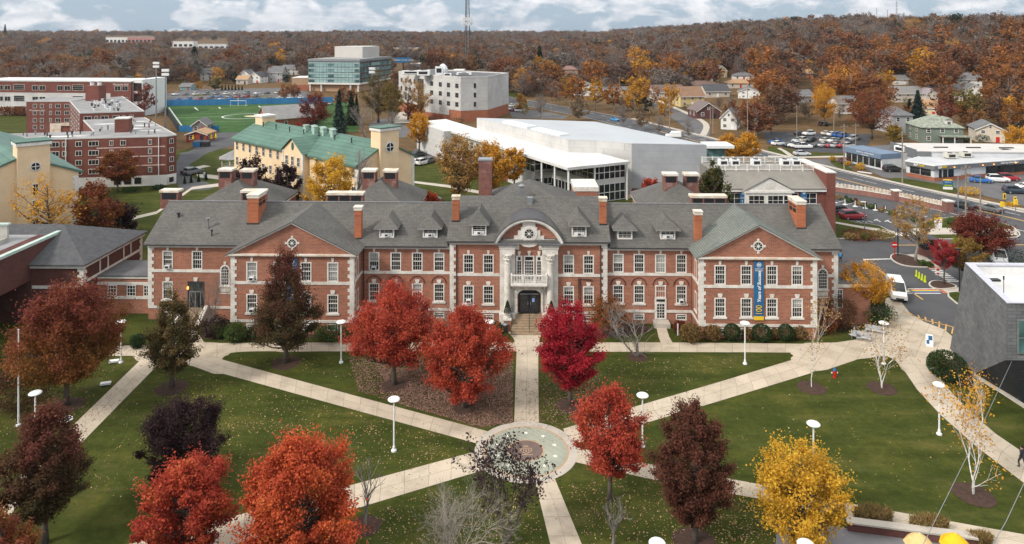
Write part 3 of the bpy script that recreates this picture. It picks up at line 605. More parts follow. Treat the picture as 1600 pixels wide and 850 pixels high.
def trims():
 b=MB()
 for u0,u1,v,d in ((uLW,uLP0,0,0),(uLP1,uC0,0,0),(uC1,uRP0,0,0),(uRP1,uRW,0,0),(uC0,fu(780.5,VC),VC,0),(fu(872,VC),uC1,VC,0)):
  b.box(u0,u1,v-.06,v+.02,5.62,5.95)
 for u0,u1 in ((uLP0,uLP1),(uRP0,uRP1)):b.box(u0-.05,u1+.05,VP-.06,-.01,5.62,5.95)
 b.build('belt_course',STONE,hall)
 b=MB()
 for u0,u1,v in ((uLW,uLP0,0),(uLP1,uC0,0),(uC1,fu(1025,0),0),(fu(1040,0),uRP0,0),(uRP1,uRW,0),(uC0,fu(780.5,VC),VC),(fu(872,VC),uC1,VC)):b.box(u0,u1,v-.08,v+.02,1.33,1.62)
 for u0,u1 in ((uLP0,uLP1),(uRP0,uRP1)):b.box(u0-.08,u1+.08,VP-.08,-.01,1.33,1.62)
 b.build('water_table',STONE,hall)
 for u,v,s in ((uLW,0,-1),(uRW,0,1),(uLP0,VP,-1),(uLP1,VP,1),(uRP0,VP,-1),(uRP1,VP,1)):
  b=MB(); quoins(b,u,v,s,1.62,8.62 if v==0 else 8.8); b.build('quoin',STONE,hall)
 for u,s in ((uC0,-1),(uC1,1)):b=MB(); quoins(b,u,VC,s,1.62,9.38); b.build('quoin',STONE,hall)
 b=MB(); cornice(b,uLW,uLP0,0,9.03); b.build('cornice',TRIM,hall)
 for u0,u1 in ((uLP1,uC0),(uC1,uRP0),(uRP1,uRW)):
  b=MB(); cornice(b,u0,u1,0,9.03,ends=(u0==uRP1)); b.build('cornice',TRIM,hall)
 b=MB(); cornice(b,uC0,fu(775,VC),VC,9.82,.5,.5); cornice(b,fu(878,VC),uC1,VC,9.82,.5,.5)
 for k in range(70):
  u=uC0+.1+k*(uC1-uC0)/70
  if abs(u)>3.9:b.box(u,u+.13,VC-.2,VC,9.38,9.50)
 b.build('cornice',TRIM,hall)
 for u0,u1 in ((uLP0,uLP1),(uRP0,uRP1)):
  uc=(u0+u1)/2; w=(u1-u0)/2
  g=MB(); g.add([(u0,VP,9.0),(u1,VP,9.0),(uc,VP,ZR-.25)],[(0,1,2)]); g.build('gable',BRICK,hall)
  b=MB(); b.box(u0-.15,u1+.15,VP-.16,VP+.04,8.80,8.92); b.box(u0-.3,u1+.3,VP-.36,VP+.04,8.92,9.08)
  b.build('pediment_cornice',STONE_WARM,hall)
  b=MB()
  for s in (-1,1):
   A=(uc+s*(w+.55),ZE-.02); B=(uc,ZR+.02); n=3
   for dz,h,d in ((-.30,.16,.16),(-.16,.18,.38)):
    b.prism([(A[0],A[1]+dz),(B[0],B[1]+dz),(B[0],B[1]+dz+h),(A[0],A[1]+dz+h)][::(1 if s<0 else -1)],VP-d,VP+.02)
  b.build('raking_cornice',TRIM,hall)
  for v0 in (u0,u1):
   c=MB(); s=-1 if v0==u0 else 1; a,e=(v0-.3,v0+.02) if s<0 else (v0-.02,v0+.3); c.box(a,e,VP,-.45,8.78,9.02); c.build('cornice',TRIM,hall)
  z=fac(1186,384.5,VP)[1]
  r=MB(); n=24
  r.prism([(uc+.58*math.cos(2*math.pi*k/n),z+.58*math.sin(2*math.pi*k/n)) for k in range(n)],VP-.06,VP+.02,0)
  for k in range(4):a=k*math.pi/2; c_,s_=math.cos(a),math.sin(a); p=lambda x,y:(uc+x*c_-y*s_,z+x*s_+y*c_); r.prism([p(.50,-.09),p(.82,-.13),p(.82,.13),p(.50,.09)],VP-.085,VP+.02,0)
  o=r.build('oculus',STONE,hall)
  q=MB(); q.prism([(uc+.43*math.cos(2*math.pi*k/n),z+.43*math.sin(2*math.pi*k/n)) for k in range(n)],VP-.075,VP); q.build('pane',GLASS,o)
  q=MB()
  for k in range(4):a=k*math.pi/4; c_,s_=math.cos(a),math.sin(a); p=lambda x,y:(uc+x*c_-y*s_,z+x*s_+y*c_); q.prism([p(-.44,-.018),p(.44,-.018),p(.44,.018),p(-.44,.018)],VP-.095,VP-.06)
  q.prism([(uc+.15*math.cos(2*math.pi*k/12),z+.15*math.sin(2*math.pi*k/12)) for k in range(12)],VP-.09,VP-.06); q.build('muntin',TRIM,o)
trims()
def arched_window(u,z0,z1,w,v):
 n=10; r=w/2
 def out(r,zb):return [(u-r,zb),(u+r,zb)]+[(u+r*math.cos(math.pi*k/n),z1-w/2+r*math.sin(math.pi*k/n)) for k in range(n+1)]
 b=MB(); b.prism(out(r,z0),v-.06,v+.02); o=b.build('arched_window',TRIM,hall)
 b=MB(); b.prism(out(r-.16,z0+.14),v-.068,v); b.build('pane',GLASS,o)
 b=MB()
 for k in (-1,0,1):b.box(u+k*(w-.3)/4-.02,u+k*(w-.3)/4+.02,v-.085,v-.05,z0+.14,z1-r+(.0 if k else r-.16))
 for k in range(1,6):zz=z0+.14+(z1-r-z0-.14)*k/5; b.box(u-r+.15,u+r-.15,v-.083,v-.05,zz-.02,zz+.02)
 for a in (50,130):b.prism([(u,z1-r-.02),(u+(r-.15)*math.cos(R(a-3)),z1-r+(r-.15)*math.sin(R(a-3))),(u+(r-.15)*math.cos(R(a+3)),z1-r+(r-.15)*math.sin(R(a+3)))],v-.081,v-.05)
 b.build('muntin',TRIM,o)
 b=MB(); b.box(u-r-.12,u+r+.12,v-.12,v,z0-.2,z0); b.box(u-r,u+r,v-.05,v,z0-.75,z0-.32); b.box(u-r-.15,u+r+.15,v-.07,v,z0-1.0,z0-.86); b.build('sill',STONE,o)
 b=MB(); b.prism([(u-.1,z1+.01),(u+.1,z1+.01),(u+.16,z1+.36),(u-.16,z1+.36)],v-.08,v); b.build('keystone',STONE,o)
arched_window(fu(353,0)-.1,fac(353,446,0)[1],fac(353,413.5,0)[1],1.15,0); arched_window(fu(1284,0)+.1,fac(1284,452,0)[1],fac(1284,419,0)[1],1.2,0)
# ---- roofs
def roofs():
 T=.12
 b=MB()
 e0,e1=uLW-.35,uRW+.35
 for s in (0,1):
  A=(-.5,ZE) if s==0 else (11.5,ZE); B=(VR,ZR)
  b.prismx([A,B,(B[0],B[1]-T),(A[0],A[1]-T)][::(-1 if s==0 else 1)],e0,e1)
 b.build('roof',SLATE,hall)
 b=MB(); b.box(e0,e1,VR-.12,VR+.12,ZR-.03,ZR+.05); b.build('ridge_cap',mat('ridge_lead',(.20,.20,.205),None,2,.6),hall)
 b=MB(); zc=ZCE+SL*6.25
 b.prismx([(-1.1,ZCE),(5.25,zc),(5.25,zc-T),(-1.1,ZCE-T)][::-1],uC0-.38,uC1+.38); b.prismx([(11.8,ZCE-.2),(5.25,zc),(5.25,zc-T),(11.8,ZCE-.2-T)],uC0-.38,uC1+.38)
 b.build('roof',SLATE,hall)
 b=MB()
 for u in (uC0-.3,uC1+.3):b.add([(u,-1.0,ZCE-.1),(u,11.6,ZCE-.3),(u,5.25,zc-.06),(u,-.4,ZE),(u,11.4,ZE)],[(0,3,4,1,2)])
 b.build('gable',SLATE_D,hall)
 for i,(u0,u1) in enumerate(((uLP0,uLP1),(uRP0,uRP1))):
  uc=(u0+u1)/2; w=(u1-u0)/2+.55
  b=MB()
  for s in (-1,1):
   A0=(uc+s*w,VP-.42,ZE); R0=(uc,VP-.42,ZR+.05); R1=(uc,VR,ZR+.05); A1=(uc+s*w,-.5,ZE)
   up=[A0,R0,R1,A1]; lo=[(p[0],p[1],p[2]-T) for p in up]
   mi=0
   b.add(up+lo,[(0,1,2,3) if s>0 else (3,2,1,0),(4,7,6,5),(0,4,5,1),(0,3,7,4)],mi)
  b.build('pavilion_roof',SLATE_G if i else SLATE_D if False else SLATE_G if i else SLATE,hall)
 b=MB()
 for e0_,e1_,z,v in ((uLW-.3,uLP0-.4,ZE,-.5),(uLP1+.5,uC0-.4,ZE,-.5),(uC1+.4,uRP0-.5,ZE,-.5),(uRP1+.4,uRW+.3,ZE,-.5),(uC0-.3,-3.95,ZCE,-1.1),(4.1,uC1+.3,ZCE,-1.1)):b.box(e0_,e1_,v-.10,v+.03,z-.17,z-.02)
 b.build('gutter',mat('dark_gutter',(.05,.05,.052),None,2,.5),hall)
roofs()
def roof_hit(px,py,eave=ZE,v0=-.5):
 "where a sight line meets the front slope"
 for k in range(600):
  v=-2+k*.02
  u,z=fac(px,py,v)
  if z<=eave+SL*(v-v0):return u,v,z
 return u,v,z
def dormer(px,pb,w,roofw,hwall,rise,eave=ZE,v0=-.5,ac=True):
 u,v,z=roof_hit(px,pb,eave,v0); z -= .05
 zr=lambda v_:eave+SL*(v_-v0)
 b=MB(); h=hwall
 vb=v+h/SL+.5
 b.box(u-w/2,u-w/2+.14,v,v+.5,z,z+h); b.box(u+w/2-.14,u+w/2,v,v+.5,z,z+h)
 b.box(u-w/2+.14,u+w/2-.14,v,v+.2,z+h-.18,z+h); b.box(u-w/2+.14,u+w/2-.14,v,v+.2,z,z+.22)
 b.box(u-roofw/2+.08,u+roofw/2-.08,v-.42,v+1.5,z+h,z+h+.12); o=b.build('dormer',TRIM,hall)
 c=MB()
 for s in (-1,1):x=u+s*(w/2-.01); c.add([(x,v+.1,z-.1),(x,vb,z+h),(x,v+.1,z+h)],[(0,1,2)])
 c.build('cheek',SLATE,o)
 r=MB(); ze=z+h+.12; za=ze+rise; va=v+roofw/2-.5; vk=v0+(za-eave)/SL+.2; ve=v0+(ze-eave)/SL+.2
 A,B=(u-roofw/2,v-.5,ze),(u+roofw/2,v-.5,ze); C,D=(u+roofw/2,ve,ze),(u-roofw/2,ve,ze); P,Q=(u,va,za),(u,vk,za)
 r.add([A,B,C,D,P,Q],[(0,1,4),(1,2,5,4),(3,0,4,5),(0,3,2,1)]); r.build('dormer_roof',SLATE,o)
 g=MB(); g.quad((u-w/2+.14,v+.12,z+.2),(u+w/2-.14,v+.12,z+.2),(u+w/2-.14,v+.12,z+h-.16),(u-w/2+.14,v+.12,z+h-.16)); g.build('pane',GLASS,o)
 m=MB(); zz=z+.22; hh=h-.4; m.box(u-w/2+.14,u+w/2-.14,v+.04,v+.11,zz+hh*.48,zz+hh*.54)
 for k in (1,2):x=u-w/2+.14+(w-.28)*k/3; m.box(x-.016,x+.016,v+.06,v+.11,zz,zz+hh)
 for k in (.25,.78):m.box(u-w/2+.14,u+w/2-.14,v+.06,v+.11,zz+hh*k-.014,zz+hh*k+.014)
 m.build('muntin',TRIM,o)
 if ac:m=MB(); m.box(u-.62,u+.62,v+.02,v+.1,zz,zz+.34,0); m.box(u-.25,u+.25,v-.22,v+.05,zz+.02,zz+.34,0); m.box(u-.17,u+.17,v-.228,v-.2,zz+.07,zz+.29,1); m.build('air_conditioner',[METAL_W,METAL_D],o)
for px,pb,ac in ((604,371.5,1),(672,371.5,1),(976.5,374,0),(1043.5,374,1)):dormer(px,pb,1.75,3.0,1.15,1.15,ac=ac)
for px,pb,ac in ((748.5,368,1),(905,370,1)):dormer(px,pb,1.7,2.6,1.35,1.25,ZCE,-1.1,ac=ac)
def chimney(px,pb,pt,w,dep,eave=ZE,v0=-.5,m=BRICK_CH,openings=False):
 u,v,z=roof_hit(px,pb,eave,v0); zt=fac(px,pt,v)[1]
 b=MB(); b.box(u-w/2,u+w/2,v,v+dep,z-.4,zt-.45); b.box(u-w/2-.05,u+w/2+.05,v-.05,v+dep+.05,zt-1.0,zt-.9); o=b.build('chimney',m,hall)
 c=MB(); c.box(u-w/2-.06,u+w/2+.06,v-.06,v+dep+.06,zt-.45,zt-.12); c.box(u-w/2-.12,u+w/2+.12,v-.12,v+dep+.12,zt-.12,zt); c.build('cap',STONE_WARM,o)
 c=MB(); c.box(u-w/2-.07,u+w/2+.07,v-.07,v+.03,z-.15,z+.12); c.build('flashing',METAL_D,o)
 if openings:
  c=MB()
  for s in (-1,1):
   for k in range(2):y0=v+.3+k*(dep-.4)/2; x=u+s*w/2; c.box(x-.01 if s>0 else x-.03,x+.03 if s>0 else x+.01,y0,y0+(dep-.9)/2,zt-1.5,zt-.7)
  c.build('vent',BLACK,o)
 return o
for px,pb,pt in ((559,373,323),(1091.5,379,330)):chimney(px,pb,pt,.82,.8)
for px,pb,pt in ((712,346,306.5),(942.5,351,309)):chimney(px,pb,pt,.78,.8,ZCE,-1.1)
chimney(395,350,304,1.35,2.6,openings=True); chimney(1252,357,314,1.05,2.7,openings=True)
for px,py,h,r in ((325,357,1.1,.12),(331,369,.6,.07),(279,339,.35,.12),(943,361,.55,.07)):
 u,v,z=roof_hit(px,py); b=MB(); b.tube([(u,v,z-.2),(u,v,z+h)],r,8); b.tube([(u,v,z+h),(u,v,z+h+.18)],r*1.9,8); b.build('roof_vent',METAL_G if h>1 else METAL_D,hall)
u,v,z=roof_hit(828,318,ZCE,-1.1); b=MB(); b.box(u-.32,u+.32,v-.1,v+.5,z-.2,z+.75); b.build('roof_vent',METAL_G,hall)
def downpipe(px,v,zt):u=fu(px,v); b=MB(); b.tube([(u,v-.1,.2),(u,v-.1,zt)],.06,6); b.build('downpipe',DOWN,hall)
for px,v,zt in ((568.5,0,8.6),(713.5,VC,9.3),(938.5,VC,9.3),(1081,0,8.6)):downpipe(px,v,zt)
b=MB(); u=fu(904,VC); b.tube([(u,VC-.12,1.6),(u,VC-.12,5.45),(u+1.6,VC-.12,5.3)],.07,6); b.tube([(u+.16,VC-.1,1.6),(u+.16,VC-.1,5.2)],.05,6); b.build('downpipe',DOWN,hall)
# ---- entrance portal
def portal():
 V=VC-.35; uL0,uL1,uR0,uR1=fu(780.8,V),fu(805,V),fu(847,V),fu(872,V); um=(uL0+uR1)/2
 b=MB(); b.quad((uL0,VC,1.0),(uR1,VC,1.0),(uR1,VC,9.8),(uL0,VC,9.8)); b.build('wall',BRICK,hall)
 for a,c in ((uL0,uL1),(uR0,uR1)):
  b=MB(); n=19
  for k in range(n):z0=1.6+k*7.5/n; b.box(a,c,V+.03,VC+.1,z0+.012,z0+7.5/n-.012)
  b.box(a+.02,c-.02,V+.045,VC+.1,1.3,9.2); b.box(a-.04,c+.04,V-.75,VC,.0,1.58); b.build('pier',STONE,hall)
  cu=(a+c)/2; e=MB(); e.box(a-.05,c+.05,V-.72,VC+.1,9.12,9.42); e.box(a+.05,c-.05,V-.66,VC+.1,8.5,9.12); e.box(a-.12,c+.12,V-.80,VC+.1,9.42,9.6); e.build('entablature',STONE,hall)
  e=MB(); e.box(a-.35,c+.35,V-.98,VC+.3,9.6,9.72); e.build('ledge_cap',TAR,hall)
  k_=MB(); cv=V-.32; pr=[(.50,1.58),(.50,1.74),(.43,1.82),(.46,1.9),(.38,2.0),(.37,4.5),(.355,6.0),(.33,7.35),(.36,7.38),(.36,7.44),(.32,7.46),(.34,7.7),(.46,7.9),(.38,7.95),(.42,8.15),(.55,8.36),(.42,8.38)]
  k_.lathe(pr,(cu,cv),24); k_.box(cu-.52,cu+.52,cv-.42,cv+.42,8.36,8.5)
  for j in range(8):
   a_=math.pi/4*j+.39;
   for zz,rr in ((7.86,.43),(8.18,.47)):k_.lathe([(.02,zz-.09),(.09,zz-.05),(.10,zz+.04),(.02,zz+.1)],(cu+rr*math.cos(a_+(zz>8)*.39),cv+rr*math.sin(a_+(zz>8)*.39)),6)
  k_.build('column',STONE,hall,smooth=False)
 uc=um+.02; zs=9.74; hw=3.95; rise=2.72; Rr=(hw*hw+rise*rise)/(2*rise); zc=zs+rise-Rr; a0=math.asin(hw/Rr); n=36
 arc=lambda r:[(uc+r*math.sin(-a0+2*a0*k/n),zc+r*math.cos(-a0+2*a0*k/n)) for k in range(n+1)]
 t=MB(); pts=arc(Rr-.35); t.add([(p[0],VC-.12,max(p[1],zs-.3)) for p in pts]+[(uc-hw+.5,VC-.12,9.3),(uc+hw-.5,VC-.12,9.3)],[tuple(range(len(pts)))[::-1] ]); t.quad((uL1-.6,VC-.12,8.9),(uR0+.6,VC-.12,8.9),(uR0+.6,VC-.12,zs+.2),(uL1-.6,VC-.12,zs+.2)); t.build('tympanum',BRICK,hall)
 def band(name,r0,r1,v0,v1,m):
  g=MB(); o,i=arc(r1),arc(r0)
  for k in range(n):
   q=[o[k],o[k+1],i[k+1],i[k]]; v_=[(p[0],v0,p[1]) for p in q]+[(p[0],v1,p[1]) for p in q]
   g.add(v_,[(0,3,2,1),(0,1,5,4),(2,3,7,6)]+([(0,4,7,3)] if k==0 else [])+([(1,2,6,5)] if k==n-1 else []))
  return g.build(name,m,hall)
 band('arch_moulding',Rr-.20,Rr+.02,VC-.80,VC+.3,TRIM); band('arch_moulding',Rr-.42,Rr-.20,VC-.5,VC+.2,STONE)
 g=MB()
 for k in range(46):
  a=-a0*.97+2*a0*.97*k/45; p=(uc+(Rr-.27)*math.sin(a),zc+(Rr-.27)*math.cos(a)); s,c=math.sin(a),math.cos(a)
  q=[(p[0]+x*c+y*s,p[1]-x*s+y*c) for x,y in ((-.07,-.07),(.07,-.07),(.07,.07),(-.07,.07))]; g.prism(q,VC-.66,VC-.5)
 g.build('dentil',TRIM,hall)
 band('barrel_roof',Rr+.02,Rr+.12,VC-.86,4.6,SLATE)
 g=MB(); o=arc(Rr+.15); k0,k1=n*3 // 10,n*7 // 10
 for k in range(k0,k1):g.add([(o[k][0],VC-.6,o[k][1]),(o[k+1][0],VC-.6,o[k+1][1]),(o[k+1][0],3.5,o[k+1][1]),(o[k][0],3.5,o[k][1])],[(0,1,2,3)])
 g.build('lead_strip',mat('lead_sheet',(.075,.07,.075),None,2,.5),hall)
 zo=fac(826,365,V)[1]; g=MB(); v0=VC-.30
 out=[(-3.0,-1.05),(-3.0,-.72),(-1.75,-.72),(-1.75,-.30),(-1.3,-.30),(-1.3,.35),(-.95,.35),(-.95,.75),(-.75,.75),(-.75,1.38),(.75,1.38),(.75,.75),(.95,.75),(.95,.35),(1.3,.35),(1.3,-.30),(1.75,-.30),(1.75,-.72),(3.0,-.72),(3.0,-1.05),(1.55,-1.05),(1.55,-2.0),(1.15,-2.0),(1.15,-1.25),(.6,-1.6),(0,-1.7),(-.6,-1.6),(-1.15,-1.25),(-1.15,-2.0),(-1.55,-2.0),(-1.55,-1.05)]
 g.prism([(uc+x,zo+y*.95) for x,y in out][::-1],v0,VC); og=g.build('oculus_surround',STONE,hall)
 q=MB(); m=28; C=lambda r:[(uc+r*math.cos(2*math.pi*k/m),zo+r*math.sin(2*math.pi*k/m)) for k in range(m)]
 q.prism(C(.95),v0-.08,v0); q.build('oculus_ring',TRIM,og); q=MB(); q.prism(C(.74),v0-.12,v0); q.build('oculus_ring',STONE,og)
 q=MB(); q.prism(C(.52),v0-.13,v0); q.build('pane',GLASS,og); q=MB()
 for k in range(4):a=k*math.pi/4; c_,s_=math.cos(a),math.sin(a); p=lambda x,y:(uc+x*c_-y*s_,zo+x*s_+y*c_); q.prism([p(-.53,-.02),p(.53,-.02),p(.53,.02),p(-.53,.02)],v0-.155,v0-.1)
 q.prism(C(.14),v0-.15,v0-.1); q.build('muntin',TRIM,og)
 for x,w,z0,z1 in ((um-1.12,.48,5.2,8.05),(um+.02,1.0,5.2,8.05),(um+1.18,.48,5.2,8.05)):
  v_=VC; g=MB(); g.box(x-w/2-.12,x+w/2+.12,v_-.1,v_,z0,z1); o=g.build('tall_window',TRIM,hall); q=MB(); q.box(x-w/2+.03,x+w/2-.03,v_-.115,v_-.05,z0+.1,z1-.62);
  if w>.6:q.box(x-w/2+.05,x+w/2-.05,v_-.115,v_-.05,z1-.5,z1-.12)
  else:q.box(x-w/2+.08,x+w/2-.08,v_-.115,v_-.05,z1-.5,z1-.15)
  q.build('pane',GLASS,o); q=MB(); nc=4 if w>.6 else 2
  for k in range(1,nc):xx=x-w/2+w*k/nc; q.box(xx-.02,xx+.02,v_-.13,v_-.1,z0+.1,z1-.62)
  for k in range(1,6):zz=z0+.1+(z1-z0-.7)*k/6; q.box(x-w/2,x+w/2,v_-.128,v_-.1,zz-.018,zz+.018)
  q.build('muntin',TRIM,o); q=MB(); q.prism([(x-.09,z1),(x+.09,z1),(x+.2,z1+.52),(x-.2,z1+.52)],v_-.14,v_); q.build('keystone',STONE,o)
 g=MB(); du,dw,dz=um+.05,1.36,4.35; zf=1.45
 ops=[(du-dw,du+dw,zf,dz)]
 wall_front(g,uL1-.1,uR0+.1,.3,4.72,V-.12,ops,reveal=.9)
 for k in range(7):
  z0=zf+k*.47
  for s in (-1,1):
   a,c=(uL1-.08,du-dw-.05) if s<0 else (du+dw+.05,uR0+.08); g.box(a,c,V-.17,V-.1,z0+.02,z0+.45)
 for k in range(9):a=-1.1+2.2*k/8;
 for s in (-1,1):g.prism(([(du+s*dw,3.55),(du+s*dw,4.3),(du,4.3)]+[(du+s*1.34*math.cos(q*math.pi/16),3.6+.68*math.sin(q*math.pi/16)) for q in range(8,-1,-1)])[::s],V-.11,V+.3)
 g.box(du-dw,du+dw,V-.16,V+.1,4.2,4.7); g.build('door_surround',STONE,hall)
 g=MB(); g.prism([(du-1.2,zf+.02),(du+1.2,zf+.02),(du+1.2,3.75)]+[(du+1.2*math.cos(math.pi*k/12),3.75+.5*math.sin(math.pi*k/12)) for k in range(1,12)]+[(du-1.2,3.75)],V+.12,V+.2); o=g.build('door',BLACK,hall)
 for s in (-1,1):
  q=MB(); q.box(du+s*.58-.5,du+s*.58+.5,V+.05,V+.13,zf+.06,3.6); d=q.build('door_leaf',METAL_D,o)
  for zz in (zf+.9,zf+1.75):q=MB(); q.box(du+s*.58-.30,du+s*.58+.30,V+.03,V+.06,zz-.3,zz+.32); q.build('pane',GLASS_D,d)
  q=MB(); q.box(du+s*.16-.03,du+s*.16+.03,V-.02,V+.05,zf+.95,zf+1.3); q.build('handle',METAL_G,d)
 q=MB(); q.box(du-1.1,du+1.1,V+.03,V+.13,3.62,3.72); q.build('transom',METAL_G,o)
 q=MB(); q.box(du+.33,du+.6,V+.015,V+.03,2.75,3.2); q.build('notice',mat('blue_notice',(.25,.38,.72),None,3,.5),o)
 zb=fac(826,444,V-1.0)[1]; a,c=um-2.0,um+2.0; v1,v2=V-1.05,V-.1; zt=zb+1.05
 g=MB(); g.box(a-.1,c+.1,v1-.1,v2+.1,zb-.2,zb); g.box(a,c,v1,v2,zb-.32,zb-.2); o=g.build('balcony',STONE,hall)
 for x in (a+.2,um-.6,um+.7,c-.2):q=MB(); q.prismx([(v2,zb-.32),(v2,zb-.9),(v2-.2,zb-.85),(v1+.2,zb-.32)],x-.1,x+.1); q.build('bracket',STONE,o)
 q=MB(); q.box(a,c,v1,v1+.16,zt-.14,zt); q.box(a,c,v1,v1+.14,zb+.02,zb+.12)
 for x in (a,um-.68,um+.68,c):q.box(x-.10,x+.10,v1-.03,v1+.18,zb,zt+.03)
 for x in (a,c):q.box(x-.07,x+.07,v1,v2,zt-.13,zt); [q.box(x-.04,x+.04,v1+.3+k*.25,v1+.37+k*.25,zb,zt-.1) for k in range(3)]
 q.build('balustrade',TRIM,o); q=MB()
 for k in range(21):
  x=a+.2+k*(c-a-.4)/20; q.lathe([(.035,zb+.1),(.06,zb+.3),(.035,zb+.55),(.045,zt-.12)],(x,v1+.08),6)
 q.build('baluster',TRIM,o); o['kind']='structure' if False else ''
 del o['kind']
 SAND=mat('sandstone_step',(.34,.25,.165),(.26,.19,.125),1.5,.9,fine=(8,.12)); nst=8
 for k in range(nst):q=MB(); zt_=zf-k*zf/nst; vv=V-.1-k*.30; q.box(um-2.05,um+2.15,vv-.33,V+.1 if k==0 else vv+.02,-.05,zt_); q.build('step',SAND,hall)
 for s in (-1,1):
  x=um+.05+s*2.5; q=MB(); q.box(x-.42,x+.42,V-1.65,V-.2,-.05,1.25); ob=q.build('step_cheek',BRICK,hall); q=MB(); q.box(x-.5,x+.5,V-1.75,V-.15,1.25,1.42); q.build('coping',STONE,ob)
 for x in (um-1.95,um+.05,um+2.05):
  q=MB(); p0,p1=(x,V-.3,zf+.95),(x,V-2.4,.95); q.tube([(x,V-.3,zf),p0,p1,(x,V-2.4,0)],.035,6); q.tube([(x,V-1.3,.5),(x,V-1.3,1.5)],.03,6); q.build('handrail',BLACK,hall)
 return um,V
UM,VPORT=portal()
def side_entries():
 u=fu(1032,0) ; v=-.02
 b=MB(); b.box(u-.68,u+.68,-.1,.05,.55,3.05); o=b.build('side_door',TRIM,hall)
 q=MB(); q.box(u-.42,u+.42,-.115,0,.75,2.35); q.build('pane',GLASS,o); q=MB(); q.box(u-.5,u+.5,-.115,0,2.62,2.9); q.build('pane',GLASS,o)
 q=MB()
 for k in (1,2):q.box(u-.42+.28*k-.025,u-.42+.28*k+.025,-.13,-.1,.75,2.35)
 for k in range(1,5):q.box(u-.42,u+.42,-.128,-.1,.75+.32*k-.025,.75+.32*k+.025)
 q.build('muntin',TRIM,o)
 sash(hall,u,3.05,4.52,-.06,key='wide',sill=False,cols=4,rows=2,blind=.3)
 q=MB(); q.box(u-.9,u+.9,-1.3,0,-.05,.5); q.build('step',CONC,hall)
 u=fu(306,0); z=1.45
 b=MB(); b.box(u-.95,u+.95,-.1,.08,z,4.52); o=b.build('west_door',METAL_D,hall)
 for x,w,z0,z1 in ((-.35,.5,z+.1,3.3),(.3,.5,z+.1,3.3),(0,1.6,3.45,4.4)):q=MB(); q.box(u+x-w/2,u+x+w/2,-.115,0,z0,z1); q.build('pane',GLASS_D,o)
 q=MB(); [q.box(u+x-.05,u+x+.05,-.14,-.08,z,3.4) for x in (-.68,0,.64)]; q.box(u-.75,u+.75,-.14,-.08,3.3,3.42); q.build('door_frame',METAL_G,o)
 b=MB(); b.prism([(u-.17,4.56),(u+.17,4.56),(u+.26,4.88),(u+.26,5.0),(u-.26,5.0),(u-.26,4.88)],-.09,.01); b.build('keystone',STONE,hall)
 SAND=bpy.data.materials['sandstone_step']
 for k in range(8):q=MB(); vv=-.1-.33*k; q.box(u-1.15,u+1.15,vv-.36,-.02 if k==0 else vv+.02,-.05,z-k*z/8); q.build('step',SAND,hall)
 for s in (-1,1):q=MB(); x=u+s*1.4; q.prismx([(-2.9,0),(-.02,0),(-.02,z+.25),(-.5,z+.25),(-2.9,.35)],x-.22,x+.22); q.build('step_cheek',STONE,hall)
 b=MB(); b.tube([(u+1.05,-.5,z),(u+1.05,-.5,z+.95),(u+1.05,-2.7,1.0),(u+1.05,-2.7,0)],.035,6); b.build('handrail',BLACK,hall)
 b=MB(); uu=fu(294.5,0); b.lathe([(.05,3.6),(.12,3.7),(.12,3.9),(.05,3.98)],(uu,-.16),10)
 m,N,L,P=newmat('lit_sconce'); P.inputs['Base Color'].default_value=(.9,.35,.1,1); P.inputs['Emission Color'].default_value=(1,.30,.05,1); P.inputs['Emission Strength'].default_value=2.2
 b.build('wall_light',m,hall)
side_entries()
